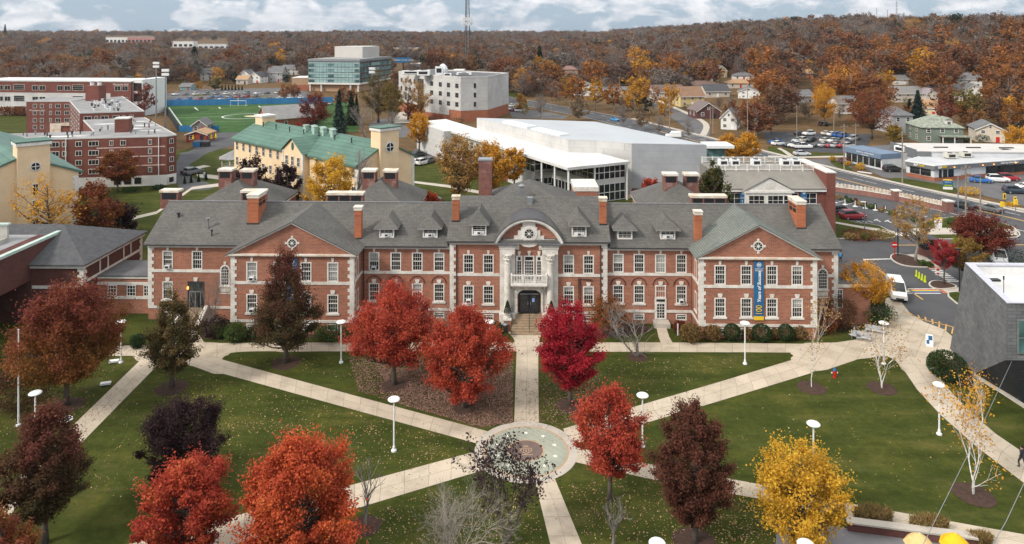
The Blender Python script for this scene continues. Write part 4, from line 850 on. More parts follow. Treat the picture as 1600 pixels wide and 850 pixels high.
def banner(u0,u1,z0,z1,v,label,words=True,parent_xf=None,name='banner',small=False):
 t=empty(name,hall_pt((u0+u1)/2,v,z0),-TH,label,'banner') if parent_xf is None else empty(name,parent_xf[0],parent_xf[1],label,'banner')
 w,h=u1-u0,z1-z0
 b=MB(); n=14
 for k in range(n):
  za,zb=h*.065+h*.935*k/n,h*.065+h*.935*(k+1)/n; f=lambda z:.025*math.sin(z*2.1)-.04
  b.add([(-w/2,f(za)-.02,za),(w/2,f(za)-.02,za),(w/2,f(zb)-.02,zb),(-w/2,f(zb)-.02,zb)],[(0,1,2,3)])
  b.add([(-w/2,f(za)+.02,za),(w/2,f(za)+.02,za),(w/2,f(zb)+.02,zb),(-w/2,f(zb)+.02,zb)],[(0,3,2,1)])
 b.build('cloth',BLUE,t)
 if not small:b=MB(); b.box(-w/2,w/2,-.07,-.03,0,h*.066); b.build('gold_band',GOLD,t)
 b=MB(); b.tube([(-w/2-.06,-.04,h),(w/2+.06,-.04,h)],.03,6); b.build('rod',METAL_D,t)
 y=-.125
 if small:
  text_mesh('University of',w*.155,'lettering',WHITE,t,(0,y,h-w*1.02)); text_mesh('New Haven',w*.155,'lettering',WHITE,t,(0,y,h-w*1.2))
  text_mesh('Years of',w*.33,'lettering',WHITE,t,(-w*.14,y,h*.30),(R(90),R(-90),0),shear=.2); text_mesh('Success',w*.33,'lettering',WHITE,t,(w*.22,y,h*.30),(R(90),R(-90),0),shear=.2)
 else:
  text_mesh('University of',w*.165,'lettering',WHITE,t,(0,y,h-w*.74)); text_mesh('New Haven',w*.165,'lettering',WHITE,t,(0,y,h-w*.92))
  text_mesh('Years of Success',h*.080,'lettering',WHITE,t,(w*.04,y,h*.575),(R(90),R(-90),0),shear=.25,bold=.012)
  text_mesh('100',h*.145,'lettering',GOLD,t,(w*.02,y,h*.175),(R(90),R(-90),0),sx=.8)
 e=MB(); n=20; r=w*.23; zc=h-w*.34
 for k in range(n):
  a,a2=2*math.pi*k/n,2*math.pi*(k+1)/n
  e.add([(q*math.cos(x),y,zc+q*math.sin(x)) for q in (r*.82,r) for x in (a,a2)],[(0,1,3,2)])
 for x in (-.5,-.17,.17,.5):e.box(r*x-r*.08,r*x+r*.08,y-.004,y+.004,zc-r*.5,zc+r*.5)
 e.box(-r*.6,r*.6,y-.005,y+.005,zc-r*.1,zc+r*.1); e.build('crest',WHITE,t)
 return t
a,z1=fac(1178,408.5,VP-.15); c,z0=fac(1193.5,500.5,VP-.15)
banner(a,c,z0,z1,VP-.08,'tall blue and gold centenary banner in full view on the right-hand gabled pavilion')
a2=fu(449,VP-.15); banner(a2,a2+c-a,z0,z1,VP-.08,'tall blue centenary banner half hidden behind a dark conical tree on the left gabled pavilion')
# ------------------------------------------------------------------ the other buildings
rb=random.Random(11); PROTECT=[]
BEIGE=mat('beige_siding',(.56,.50,.43),(.48,.43,.37),.6,.85); SIDING_W=mat('white_siding',(.74,.73,.70),(.64,.63,.61),.5,.8)
SIDING_Y=mat('yellow_siding',(.62,.49,.24),(.55,.43,.21),.5,.8); SIDING_M=mat('maroon_siding',(.12,.055,.055),(.10,.045,.045),.5,.8)
SIDING_G=coursed('sage_siding',(.20,.245,.20),(.18,.22,.18),(.13,.16,.13),20,.22,.02); SIDING_GY=mat('grey_siding',(.42,.42,.42),(.36,.36,.37),.5,.8); SIDING_B=mat('teal_siding',(.16,.36,.40),None,.5,.8)
ROOF_BR=mat('brown_shingle',(.26,.155,.10),(.21,.125,.08),.6,.9,fine=(6,.15)); ROOF_GY=mat('grey_house_shingle',(.16,.16,.165),(.12,.12,.125),.6,.9,fine=(6,.15)); ROOF_DK=mat('black_house_shingle',(.06,.062,.068),(.08,.08,.085),.6,.9)
ROOF_TN=mat('tan_shingle',(.40,.25,.14),(.34,.21,.12),.6,.9); ROOF_SG=mat('sage_shingle',(.30,.32,.26),(.19,.21,.17),1.2,.9,lo=.4,hi=.6)
PANEL_W=coursed('white_wall_panel',(.55,.54,.52),(.51,.50,.485),(.41,.40,.39),3.0,1.5,.03,vary=.5,big=.1,rough=.6)
PANEL_G=coursed('grey_wall_panel',(.36,.37,.39),(.34,.35,.37),(.29,.30,.315),5.0,1.3,.03,rough=.45,big=.1)
ZINC=mat('grey_metal_roof',(.46,.475,.49),(.42,.43,.445),.12,.45,.2); TAN_BR=mat('tan_brick',(.42,.27,.16),(.36,.23,.14),.6,.9); ORANGE_BR=mat('orange_brick',(.34,.13,.07),(.28,.10,.06),.5,.9,fine=(3,.1))
STONE_GREY=coursed('grey_block',(.125,.13,.135),(.175,.18,.185),(.09,.093,.097),.8,.3,.02,big=.5); BLOCK_DK=coursed('dark_block',(.036,.038,.041),(.050,.053,.056),(.026,.027,.029),.8,.3,.02)
PAINT_GY=mat('pale_grey_wall',(.60,.61,.62),(.52,.53,.54),.4,.8); FASCIA_B=mat('blue_fascia',(.15,.205,.29),None,.5,.6); FASCIA_G=mat('grey_fascia',(.16,.165,.17),None,.5,.6)
WCACHE={}
def win(parent,loc,w,h,rz=0.0,cols=2,rows=2,fr=.09,frame=None,glass=None,name='window'):
 key=(round(w,2),round(h,2),cols,rows,frame.name if frame else 0,glass.name if glass else 0,fr)
 if key not in WCACHE:
  b=MB(); a=w/2
  for q in ((-a,-a+fr,0,h),(a-fr,a,0,h),(-a+fr,a-fr,h-fr,h),(-a+fr,a-fr,0,fr)):b.box(q[0],q[1],-.07,.01,q[2],q[3])
  for k in range(1,cols):x=-a+w*k/cols; b.box(x-fr*.3,x+fr*.3,-.06,.01,fr,h-fr)
  for k in range(1,rows):z=h*k/rows; b.box(-a+fr,a-fr,-.055,.01,z-fr*.3,z+fr*.3)
  p=MB(); p.quad((-a+fr*.5,-.03,fr*.5),(a-fr*.5,-.03,fr*.5),(a-fr*.5,-.03,h-fr*.5),(-a+fr*.5,-.03,h-fr*.5))
  o=b.build(name,frame or TRIM,parent); c=p.build('pane',glass or GLASS,o); WCACHE[key]=(o.data,c.data)
 else:
  o=bpy.data.objects.new(name,WCACHE[key][0]); COL.objects.link(o); o.parent=parent
  c=bpy.data.objects.new('pane',WCACHE[key][1]); COL.objects.link(c); c.parent=o
 o.location=loc; o.rotation_euler=(0,0,rz); return o
def frame2(A,B):
 return math.atan2(B[1]-A[1],B[0]-A[0]),math.hypot(B[0]-A[0],B[1]-A[1])
def prism_poly(pts,z0,z1):
 b=MB(); n=len(pts)
 if sum(pts[i][0]*pts[(i+1) % n][1]-pts[(i+1) % n][0]*pts[i][1] for i in range(n))<0:pts=pts[::-1]
 b.add([(p[0],p[1],z0) for p in pts]+[(p[0],p[1],z1) for p in pts],[tuple(range(n,2*n)),tuple(range(n))[::-1]]+[(i,(i+1) % n,(i+1) % n+n,i+n) for i in range(n)]); return b
def parapet_roof(parent,pts,z,m=TAR,edge=None,t=.3,h=.25):
 "flat roof deck inside a raised rim"
 n=len(pts)
 if sum(pts[i][0]*pts[(i+1) % n][1]-pts[(i+1) % n][0]*pts[i][1] for i in range(n))<0:pts=pts[::-1]
 b=MB(); b.poly([(p[0],p[1],z+.02) for p in pts]); d=b.build('roof',m,parent)
 b=MB(); P=[Vector((p[0],p[1])) for p in pts]; I=[]; O=[]
 for i in range(n):
  e0=(P[i]-P[i-1]).normalized(); e1=(P[(i+1) % n]-P[i]).normalized(); n0=Vector((-e0.y,e0.x)); n1=Vector((-e1.y,e1.x)); bis=(n0+n1); bis=bis/max(.3,bis.length_squared)*2
  I.append(P[i]+bis*t*.5*1.6); O.append(P[i]-bis*.06)
 for i in range(n):
  j=(i+1) % n; q=[O[i],O[j],I[j],I[i]]
  v=[(p.x,p.y,z-.12) for p in q]+[(p.x,p.y,z+h) for p in q]
  b.add(v,[(4,5,6,7),(0,1,5,4),(2,3,7,6)])
 b.build('parapet',edge or TRIM,parent); return d
def roof_unit(parent,x,y,z,w,d,h,m=None,name='roof_unit'):
 b=MB(); b.box(x-w/2,x+w/2,y-d/2,y+d/2,z+.15,z+h); b.box(x-w*.45,x+w*.45,y-d*.45,y+d*.45,z,z+.15,1)
 b.box(x-w*.35,x+w*.35,y-d/2-.02,y-d/2,z+h*.3,z+h*.8,1); b.lathe([(min(w,d)*.33,z+h),(min(w,d)*.33,z+h+.1)],(x,y),10,1); return b.build(name,[m or METAL_W,METAL_D],parent)
def pipe(parent,x,y,z,h=.6,r=.1,m=None):b=MB(); b.tube([(x,y,z),(x,y,z+h)],r,6); b.tube([(x,y,z+h),(x,y,z+h+.12)],r*1.7,6); return b.build('roof_vent',m or METAL_D,parent)
def chim(parent,x,y,z0,z1,w,d,m=None,vents=0,vent_side=0):
 b=MB(); b.box(x-w/2,x+w/2,y-d/2,y+d/2,z0,z1-.3); o=b.build('chimney',m or BRICK_OLD,parent)
 c=MB(); c.box(x-w/2-.12,x+w/2+.12,y-d/2-.12,y+d/2+.12,z1-.3,z1); c.build('cap',STONE_WARM,o)
 if vents:
  c=MB()
  for k in range(vents):xa=x-w/2+.2+k*(w-.2)/vents; c.box(xa,xa+(w-.2)/vents-.2,y-d/2-.012,y-d/2+.1,z1-1.25,z1-.42)
  c.build('vent',BLACK,o)
 return o
def hip_roof(parent,x0,x1,y0,y1,ze,zr,m,inset=None,t=.15,name='roof'):
 b=MB(); w,d=x1-x0,y1-y0
 if w>=d:i=inset if inset is not None else d/2; R0,R1=(x0+i,(y0+y1)/2,zr),(x1-i,(y0+y1)/2,zr)
 else:i=inset if inset is not None else w/2; R0,R1=((x0+x1)/2,y0+i,zr),((x0+x1)/2,y1-i,zr)
 P=[(x0,y0,ze),(x1,y0,ze),(x1,y1,ze),(x0,y1,ze),R0,R1]
 f=[(0,1,5,4),(1,2,5),(2,3,4,5),(3,0,4)] if w>=d else [(0,1,4),(1,2,5,4),(2,3,5),(3,0,4,5)]
 b.add(P+[(p[0],p[1],ze-t) for p in P[:4]],f+[(9,8,7,6),(0,6,7,1),(1,7,8,2),(2,8,9,3),(3,9,6,0)]); return b.build(name,m,parent)
# --- rear wings of the hall
def rear_wing(px,ptop,d,w,dep,label,chims,ze=9.0,wallm=BRICK,roofm=SLATE):
 x=(px-PX0)*d/FPX; zr=CAMH-(ptop-PY0)*(d)/FPX
 t=empty('brick_wing',(x,d,0),-TH,label,'building','hip roofed wings behind the hall')
 b=MB(); b.box(-w/2,w/2,-dep/2,dep/2,0,ze); b.build('wall',wallm,t); hip_roof(t,-w/2-.4,w/2+.4,-dep/2-.4,dep/2+.4,ze+.1,zr,roofm)
 b=MB(); b.box(-w/2-.3,w/2+.3,-dep/2-.3,dep/2+.3,ze-.35,ze-.06); b.build('cornice',TRIM,t)
 for k in (-1,0,1):win(t,(k*w/3.4,-dep/2-.01,5.9),1.2,2.1,cols=2,rows=2)
 for cx,top,bot,cw,cd,vents,dd in chims:
  dc=d+dd; X=(cx-PX0)*dc/FPX-x; z1=CAMH-(top-PY0)*dc/FPX; z0=CAMH-(bot-PY0)*dc/FPX-.6; chim(t,X,dd,z0,z1,cw,cd,vents=vents)
 return t
rear_wing(377,278,103,11.5,14,'slate hip-roofed brick wing with vented chimneys, behind the left end of the hall',[(355,263,288,1.9,1.6,1,-.6),(389,264,291,1.9,1.6,1,0),(400,296,318,3.1,1.2,3,-8),(269,296,318,2.4,1.2,1,-8)])
rear_wing(598,277,103,10.5,14,'dark hip-roofed wing with three vented chimneys, in front of the yellow dormitory',[(578,264,292,1.9,1.6,1,-.8),(611,264.5,294,1.9,1.6,1,-.4),(542,300,318,4.9,1.2,3,-8)])
rear_wing(1056,282,102,10.5,14,'slate hip-roofed brick wing with paired vented chimneys, in front of the grey metal sports hall',[(1047,270,297,1.9,1.6,1,-1.2),(1079,270,296,1.9,1.6,1,-.2),(1108,304,320,4.6,1.2,3,-9)])
t=rear_wing(828,280,102,13.5,14,'low hip-roofed wing with a small grey roof vent, behind the arched portal',[])
b=MB(); b.box(-1.5,-.9,-4.8,-4.2,10.8,12.6); b.lathe([(.45,12.6),(.5,12.7),(.05,12.95)],(-1.2,-4.5),10); b.build('roof_vent',METAL_G,t)
def big_stack():
 d=104; x=(758.5-PX0)*d/FPX; t=empty('brick_chimney',(x,d,0),-TH,'tall square weathered brick boiler chimney rising behind the hall roof','chimney')
 z1=CAMH-(250-PY0)*d/FPX; b=MB(); b.box(-.95,.95,-.95,.95,0,z1); b.build('shaft',BRICK_OLD,t); b=MB(); b.box(-1.02,1.02,-1.02,1.02,z1,z1+.25); b.build('cap',METAL_G,t)
 d=112; x=(916-PX0)*d/FPX; t=empty('brick_pavilion',(x,d,0),0,'small red brick block with a white parapet between the hall roof and the glass lobby','building'); z1=CAMH-(292-PY0)*d/FPX
 b=MB(); b.box(-1.9,1.9,0,6,0,z1-.7); b.build('wall',BRICK,t); b=MB(); b.box(-2,2,-.1,6.1,z1-.7,z1); b.build('parapet',STONE,t)
big_stack()
# --- library on the left edge
def library():
 t=empty('brick_library',(-56.5,88,0),0,'dark brick windowless modern block with copper green coping at the left edge','building')
 b=MB(); b.box(-40,0,-26,0,5,9); b.box(-40,0,-5.8,0,-.1,5); b.build('wall',BRICK_DK,t)
 b=MB(); b.box(-40,-5.5,-26,-5.8,-.1,5); b.build('recessed_wall',BRICK_DK,t); b=MB(); b.box(-3.5,0,-14,-13.4,0,2.6); b.box(-3.5,-.1,-22,-14,0,1.3); b.build('porch_wall',BRICK_DK,t)
 b=MB(); b.box(-39.9,-.1,-25.9,-.1,4.95,5.0); b.build('soffit',mat('dark_soffit',(.05,.03,.025),None,2,.9),t)
 b=MB(); b.box(-39,-2.3,-25,-1.5,8.99,9.02); b.build('roof',GRAVEL_ROOF,t)
 b=MB(); b.box(-40,.12,-.5,.12,9,9.32); b.box(-.45,.12,-26,-.5,9,9.32); b.build('coping',COPPER,t)
 b=MB(); b.box(-40,-4,-4.4,-4.1,9.0,11.0); b.box(-4.3,-4,-26,-4.4,9.0,9.5); b.build('upstand',mat('stained_render',(.45,.43,.38),(.34,.33,.29),1,.9),t)
 b=MB(); b.box(-40,-3.8,-4.5,-4.0,11.0,11.2); b.build('coping',COPPER,t)
library()
def low_range():
 t=empty('brick_range',(-50.4,82,0),0,'one-storey brick range with a dark shingle hip roof beside the library','building')
 b=MB(); b.box(-26,0,0,13,-.1,6.8); b.build('wall',BRICK_DK,t); hip_roof(t,-26.5,.55,-.55,13.5,6.95,9.8,SHINGLE_BK)
 b=MB(); b.box(-26.2,.3,-.3,13.2,6.45,6.8); b.build('cornice',STONE,t)
 b=MB(); quoins(b,0,0,1,1.2,6.4); b.build('quoin',STONE,t); b=MB()
 for k in range(13):l=.66 if k % 2 else .44; b.box(-.3,.05,13.05-l,13.05,1.2+k*.4,1.59+k*.4)
 b.build('quoin',STONE,t); b=MB(); b.box(.0,.08,.7,12.4,4.55,4.85); b.box(-6,.0,-.06,0,4.0,4.35); b.build('belt_course',STONE,t)
 for y in (3.2,8.4):
  b=MB(); b.box(0,.07,y,y+.2,4.85,6.45); b.box(0,.07,y+1.7,y+1.9,4.85,6.45); b.build('panel_frame',STONE,t)
 t=empty('brick_link',(-50.4,84.8,0),-TH,'single-storey flat-roofed brick link between the low range and the hall','building')
 b=MB(); b.box(0,7.0,0,5.6,-.1,4.45); b.build('wall',BRICK,t); b=MB(); b.box(-.1,7.0,-.15,5.6,4.45,4.62); b.build('roof',TAR,t); b=MB(); b.box(0,7.0,-.12,-.01,4.25,4.44); b.box(0,7.0,-.08,0,3.45,3.8); b.box(0,7.0,-.08,0,1.75,2.1); b.build('belt_course',STONE,t)
 for x in (1.85,4.2,6.25):win(t,(x,-.01,2.1),1.1,1.35,cols=3,rows=3)
 t=empty('brick_link',(37.3,81.6,0),-TH,'low brick link with a tall window behind the yellow tree right of the hall','building')
 b=MB(); b.box(0,4.6,0,7,-.1,4.5); b.build('wall',BRICK,t); b=MB(); b.box(-.1,4.7,-.15,7.1,4.75,4.9); b.build('roof',TAR,t); b=MB(); b.box(-.02,4.65,-.1,7.05,4.3,4.75); b.build('fascia',STONE,t); win(t,(.85,-.01,1.9),1.0,2.2,cols=3,rows=4)
low_range()
# --- faceted grey building, right edge
def arts():
 t=empty('grey_block_building',(44,62,0),0,'faceted grey block building with leaning walls and a white roof at the right edge','building')
 O=Vector((44,62,0)); v=lambda *p:tuple(Vector(p)-O)
 P1,P2,P3,P4,P5=v(47.35,72.9,10),v(44,62,10),v(43.85,62,4.95),v(46.05,69.6,0),v(47.2,75.2,0)
 b=MB(); b.add([P1,P5,P4,P3,P2],[(0,1,2),(0,2,3),(0,3,4)]); b.build('wall',STONE_GREY,t)
 P6,P7=v(75,61.2,10),v(75,61.2,4.95); P8,P9=v(80,72.0,10),v(80,76,0)
 b=MB(); b.quad(P2,P3,P7,P6); b.quad(P6,P7,P9,P8); b.quad(P1,P8,P9,P5); b.build('wall',STONE_GREY,t)
 b=MB(); A=v(46.9,64,0); B_=v(75,63.5,0); b.add([P3,P4,A],[(0,1,2)]); b.quad(P3,A,B_,P7); b.build('undercut_base',BLOCK_DK,t)
 f=lambda p,dz:(p[0],p[1],p[2]+dz)
 I1,I2,I6,I8=v(48.0,72.3,9.9),v(44.75,62.5,9.9),v(75,61.8,9.9),v(79,71.3,9.9)
 b=MB(); L=[f(q,-.9) for q in (I1,I2,I6,I8)]; b.poly(L); q=(I1,I2,I6,I8)
 for i in range(4):j=(i+1) % 4; b.quad(L[i],L[j],q[j],q[i])
 b.build('roof',MEMBRANE,t); b=MB(); o=[f(x,.06) for x in (P1,P2,P6,P8)]; i_=[f(x,.16) for x in q]
 for i in range(4):j=(i+1) % 4; b.quad(o[i],o[j],i_[j],i_[i]); b.quad(i_[i],i_[j],f(q[j],-.1),f(q[i],-.1)); b.quad(f(o[i],-.3),f(o[j],-.3),o[j],o[i])
 b.build('coping',mat('pale_coping',(.52,.52,.58),None,2,.5),t)
 b=MB(); b.box(.85,4.0,-.18,-.04,5.6,8.6); w=b.build('window',METAL_G,t); b=MB(); b.box(.93,2.4,-.2,-.15,5.68,6.95); b.box(.93,2.4,-.2,-.15,7.05,8.52); b.box(2.5,3.9,-.2,-.15,5.68,8.52); b.build('pane',GLASS_G,w)
 b=MB(); b.tube([v(46.1,65.4,9),v(46.1,65.4,10.9)],.03,6); b.tube([v(46.1,65.4,10.9),v(46.1,65.4,11.25)],.07,6); b.build('roof_mast',METAL_D,t); b=MB(); b.box(*[x for x in (3.6,5.2)],8.2,8.7,9.02,9.2); b.build('roof_duct',METAL_D,t)
 b=MB(); b.quad(v(46.6,64.3,.1),v(51,63.7,.1),v(50.6,63.2,2.0),v(46.15,63.5,2.0)); b.build('low_window',GLASS_G,t)
 b=MB(); pts=[(1520,588),(1560,612),(1600,638),(1640,660)];
 for i in range(3):A,C=G(*pts[i]),G(*pts[i+1]); n=Vector((.35,.2,0)); b.slab([tuple(A+Vector((0,0,.2))),tuple(A+n+Vector((0,0,.2))),tuple(C+n+Vector((0,0,.2))),tuple(C+Vector((0,0,.2)))],.3)
 struct(b.build('kerb',KERB))
arts()
# --- brick building with white portico and two banners
def portico_building():
 d=115.0; x0=(1128-PX0)*d/FPX; x1=(1290-PX0)*d/FPX; L=x1-x0; t=empty('brick_office',(x0,d,0),0,'brick office with white pedimented portico and railed roof, behind the right end of the hall','building')
 b=MB(); b.box(0,L,0,13,-.1,8.2); b.build('wall',BRICK_DORM,t)
 b=MB(); b.prismx([(-.5,8.5),(4.2,10.4),(12.5,10.4),(12.5,8.4),(-.5,8.35)][::-1],-.3,L); b.build('roof',mat('taupe_shingle',(.22,.205,.18),(.19,.175,.155),.5,.9,fine=(6,.12)),t)
 b=MB(); b.box(-.2,L,-.4,.02,7.95,8.34); b.build('cornice',TRIM,t); b=MB(); b.box(L,L+1.5,-.3,12,0,11.0); o=b.build('end_wall',BRICK_DORM,t); b=MB(); b.box(L-.05,L+1.6,-.4,12.1,11.0,11.2); b.build('coping',STONE,o)
 for y,n in ((4.5,9),(12.0,9)):
  b=MB(); b.box(0,L,y-.05,y+.05,11.4,11.5); b.box(0,L,y-.04,y+.04,10.6,10.68)
  for k in range(n+1):b.box(L*k/n-.09,L*k/n+.09,y-.09,y+.09,10.4,11.58)
  for k in range(80):b.box(L*k/80-.03,L*k/80+.03,y-.02,y+.02,10.68,11.42)
  b.build('roof_railing',TRIM,t)
 for k in (.16,.28,.5,.8,.91):roof_unit(t,L*k,8.5,10.42,1.5,1.3,1.3)
 b=MB(); c=L*.43; w=3.7; b.prism([(c-w-.3,8.3),(c+w+.3,8.3),(c,10.35)],-1.3,-1.0); b.box(c-w,c+w,-1.25,0,0,8.3); b.box(c-w-.35,c+w+.35,-1.45,-.9,7.95,8.3); b.build('portico',TRIM,t)
 b=MB(); b.add([(c-w-.5,-1.5,8.32),(c,-1.5,10.55),(c,3.6,10.55),(c-w-.5,0,8.32),(c+w+.5,-1.5,8.32),(c+w+.5,0,8.32)],[(0,1,2,3),(1,4,5,2)]); b.build('portico_roof',bpy.data.materials['taupe_shingle'],t)
 b=MB(); n=20; b.prism([(c+.62*math.cos(2*math.pi*k/n),9.1+.62*math.sin(2*math.pi*k/n)) for k in range(n)],-1.34,-1.29); b.build('medallion',STONE,t)
 for x,ww,n in ((c-2.1,2.6,3),(c+1.0,2.6,3),(c+2.9,1.2,1)):win(t,(x,-1.27,5.9),ww,1.7,cols=n,rows=2)
 for f,ww in ((.12,2.2),(.235,1.2),(.70,1.2),(.845,2.3)):win(t,(L*f,-.01,5.9),ww,1.8,cols=1 if ww<2 else 2,rows=2);
 for f in (.16,.72,.86):win(t,(L*f,-.01,2.4),1.8,1.8,cols=2,rows=2)
 banner(0,1.05,0,3.1,0,'small blue banner on the brick office, left of its white portico',parent_xf=((x0+L*.2,d-.15,5.0),0),small=True)
 banner(0,1.05,0,3.1,0,'small blue banner on the brick office, right of its white portico',parent_xf=((x0+L*.785,d-.15,5.0),0),small=True)
portico_building()
# --- white sports hall with the glazed lobby
def sports_hall():
 t=empty('sports_hall',(12,150,0),0,'large white and grey metal-clad sports hall with a glazed two-storey lobby','building'); O=Vector((12,150,0))
 def P(px,py,z):g=G(px,py,z); return (g.x-12,g.y-150)
 ZM=10.7; C,Q,A,F,B_,D=P(745,184,ZM),P(888,218,ZM),P(932,219,ZM),P(987,224,ZM),P(1104,226,ZM),P(930,190,ZM)
 def wallseg(a,c,z0,z1,m,name='wall',t_=None):b=MB(); b.quad((a[0],a[1],z0),(c[0],c[1],z0),(c[0],c[1],z1),(a[0],a[1],z1)); return b.build(name,m,t)
 wallseg(C,Q,0,ZM,PANEL_W); wallseg(Q,A,0,ZM,PANEL_W); wallseg(A,F,0,ZM,PANEL_W); wallseg(F,B_,1.2,ZM,PANEL_G); wallseg(F,B_,0,1.2,BRICK_DORM); wallseg(B_,D,0,ZM,PANEL_G); wallseg(D,C,0,ZM,PANEL_W)
 b=MB(); b.poly([(p[0],p[1],ZM) for p in (C,Q,A,F,B_,D)]); b.build('roof',ZINC,t)
 m=lambda a,c,k:(a[0]+(c[0]-a[0])*k,a[1]+(c[1]-a[1])*k)
 for k0,k1,h in ((.30,.58,.5),(.62,.9,.35)):
  a,c=m(C,Q,k0),m(C,Q,k1); n=Vector((c[1]-a[1],a[0]-c[0])).normalized()*-3; b=MB(); b.slab([(a[0]+.6,a[1]+1.0,ZM+h),(c[0]+.6,c[1]+1.0,ZM+h),(c[0]+3,c[1]+2.4,ZM+h),(a[0]+3,a[1]+2.4,ZM+h)],h); b.build('roof_upstand',METAL_W,t)
 a,c=P(958,239,8.0),P(1001.5,239.5,8.0); n=6; b=MB(); b.add([(a[0],a[1],1.2),(c[0],c[1],1.2),(c[0],c[1],8),(a[0],a[1],8),(a[0]-2,a[1]+n,8),(c[0]-2,c[1]+n+2,8),(c[0]-2,c[1]+n+2,1.2)],[(0,1,2,3),(3,2,5,4),(1,6,5,2)]); b.build('wall',PANEL_W,t)
 b=MB(); b.add([(a[0],a[1],0),(c[0],c[1],0),(c[0],c[1],1.2),(a[0],a[1],1.2)],[(0,1,2,3)]); b.build('plinth',BRICK_DORM,t)
 ZL=7.9; Nn,Rt,Lf=Vector(P(887,262,ZL)),Vector(P(985,252,ZL)),Vector(P(700,203,ZL)); e1=(Rt-Nn).normalized(); e2=(Lf-Nn).normalized()
 S=[Nn,Rt,Rt+e2*14,Nn+e1*10+e2*22,Lf+e1*12,Lf]
 b=MB(); b.slab([(p.x,p.y,ZL) for p in S],.55); b.build('lobby_roof',MEMBRANE,t); b=MB(); i0=Nn+e1*.7+e2*.7; i1=Rt-e1*.7+e2*.7; i2=Lf+e1*.7-e2*.7
 def glazed(p,q,z0,z1,cols,rows,gm=GLASS_D,name='glazing'):
  p,q=Vector(p),Vector(q); d_=(q-p); L=d_.length; u=d_/L; nrm=Vector((u.y,-u.x)); b=MB(); b.quad((p.x,p.y,z0),(q.x,q.y,z0),(q.x,q.y,z1),(p.x,p.y,z1)); o=b.build(name,gm,t); f=MB()
  def bar(s0,s1,za,zb):
   a,c=p+u*s0+nrm*.08,p+u*s1+nrm*.08; f.quad((a.x,a.y,za),(c.x,c.y,za),(c.x,c.y,zb),(a.x,a.y,zb)); a2,c2=a-nrm*.1,c-nrm*.1
   f.quad((a2.x,a2.y,zb),(a.x,a.y,zb),(c.x,c.y,zb),(c2.x,c2.y,zb))
  for k in range(cols+1):bar(max(0,L*k/cols-.07),min(L,L*k/cols+.07),z0,z1)
  for k in range(rows+1):z=z0+(z1-z0)*k/rows; bar(0,L,max(z0,z-.06),min(z1,z+.06))
  f.build('mullion',METAL_W,o); return o
 g0=Nn+e1*6.6+e2*.9; g1=Rt-e1*.7+e2*.9
 glazed(g0,g1,4.6,ZL-.55,6,2); glazed(g0,g1,.2,3.6,6,2)
 w=MB(); n_=e2*-.05; a,c=g0+n_,g1+n_; w.quad((a.x,a.y,3.6),(c.x,c.y,3.6),(c.x,c.y,4.6),(a.x,a.y,4.6)); w.build('spandrel',PANEL_W,t)
 h0=g0; h1=Nn+e1*5.5+e2*15
 glazed(h1,h0,4.6,ZL-.55,8,2); wallseg((h1.x,h1.y),(h0.x,h0.y),0,4.6,PANEL_W); glazed(h1+e1*-.06,h1+(h0-h1)*.6+e1*-.06,.2,2.8,7,1)
 k0,k1=Nn+e2*15+e1*1.2,h1; glazed(k0,k1,4.6,ZL-.55,3,2); wallseg((k0.x,k0.y),(k1.x,k1.y),2.9,4.6,PANEL_W); glazed(k0,k1,.1,2.9,4,2)
 k2=Nn+e2*22+e1*1.0; glazed(k2,k0,4.2,ZL-.55,4,2); wallseg((k2.x,k2.y),(k0.x,k0.y),0,4.2,PANEL_W); k3=Lf+e1*1.0-e2*.8; k25=Nn+e2*27+e1*1.0; wallseg((k25.x,k25.y),(k2.x,k2.y),0,ZL-.55,PANEL_W)
 wallseg((k3.x,k3.y),(k25.x,k25.y),3.4,ZL-.55,PANEL_W); wallseg((k3.x,k3.y),(k25.x,k25.y),0,3.4,BRICK_DORM)
 ang=math.atan2(-e2.y,-e2.x)
 for k in range(9):
  q=k25.lerp(k3,(k+.6)/9.2); win(t,(q.x-e1.x*.02,q.y-e1.y*.02,.9),1.1,1.7,ang); win(t,(q.x-e1.x*.02,q.y-e1.y*.02,4.6),2.0,2.0,ang,cols=3,rows=2,glass=GLASS_D)
 for q in (Nn+e1*.5+e2*.5,Nn+e1*6.6+e2*.5,Rt-e1*.5+e2*.5,Nn+e1*.5+e2*5.6,Nn+e1*.5+e2*10.8):b=MB(); b.tube([(q.x,q.y,0),(q.x,q.y,ZL-.5)],.2,10); b.build('column',METAL_W,t)
 q=k1.lerp(k0,.5)-e2*.2; text_mesh('DAVID A. BECKERMAN',.42,'lettering',METAL_D,t,(q.x,q.y,4.15),(R(90),0,math.atan2(e1.y,e1.x))); text_mesh('RECREATION CENTER',.3,'lettering',METAL_D,t,(q.x,q.y,3.65),(R(90),0,math.atan2(e1.y,e1.x)))
 for i,(s,txt) in enumerate(((3.0,'UNH'),)):
  q=h0.lerp(h1,.17)-e1*.12; b=MB(); b.box(-.55,.55,-.05,0,0,1.9); o=b.build('poster',mat('yellow_poster',(.75,.55,.03),(.05,.05,.06),1.5,.7),t); o.location=(q.x,q.y,.6); o.rotation_euler=(0,0,ang)
  q=h0.lerp(h1,.08)-e1*.14; b=MB(); b.box(-.45,.45,-.05,0,0,1.8); o=b.build('poster',mat('pale_poster',(.62,.64,.70),(.3,.35,.5),2,.7),t); o.location=(q.x,q.y,.6); o.rotation_euler=(0,0,ang)
 c0=P(1104,229,9.5); b=MB(); b.box(c0[0],c0[0]+5.8,c0[1]-.8,c0[1]+5,9.2,9.8); o=b.build('canopy',METAL_W,t); b=MB(); b.box(c0[0]+.3,c0[0]+4.2,c0[1]+.4,c0[1]+4,4,9.2); b.build('glazing',GLASS_G,o)
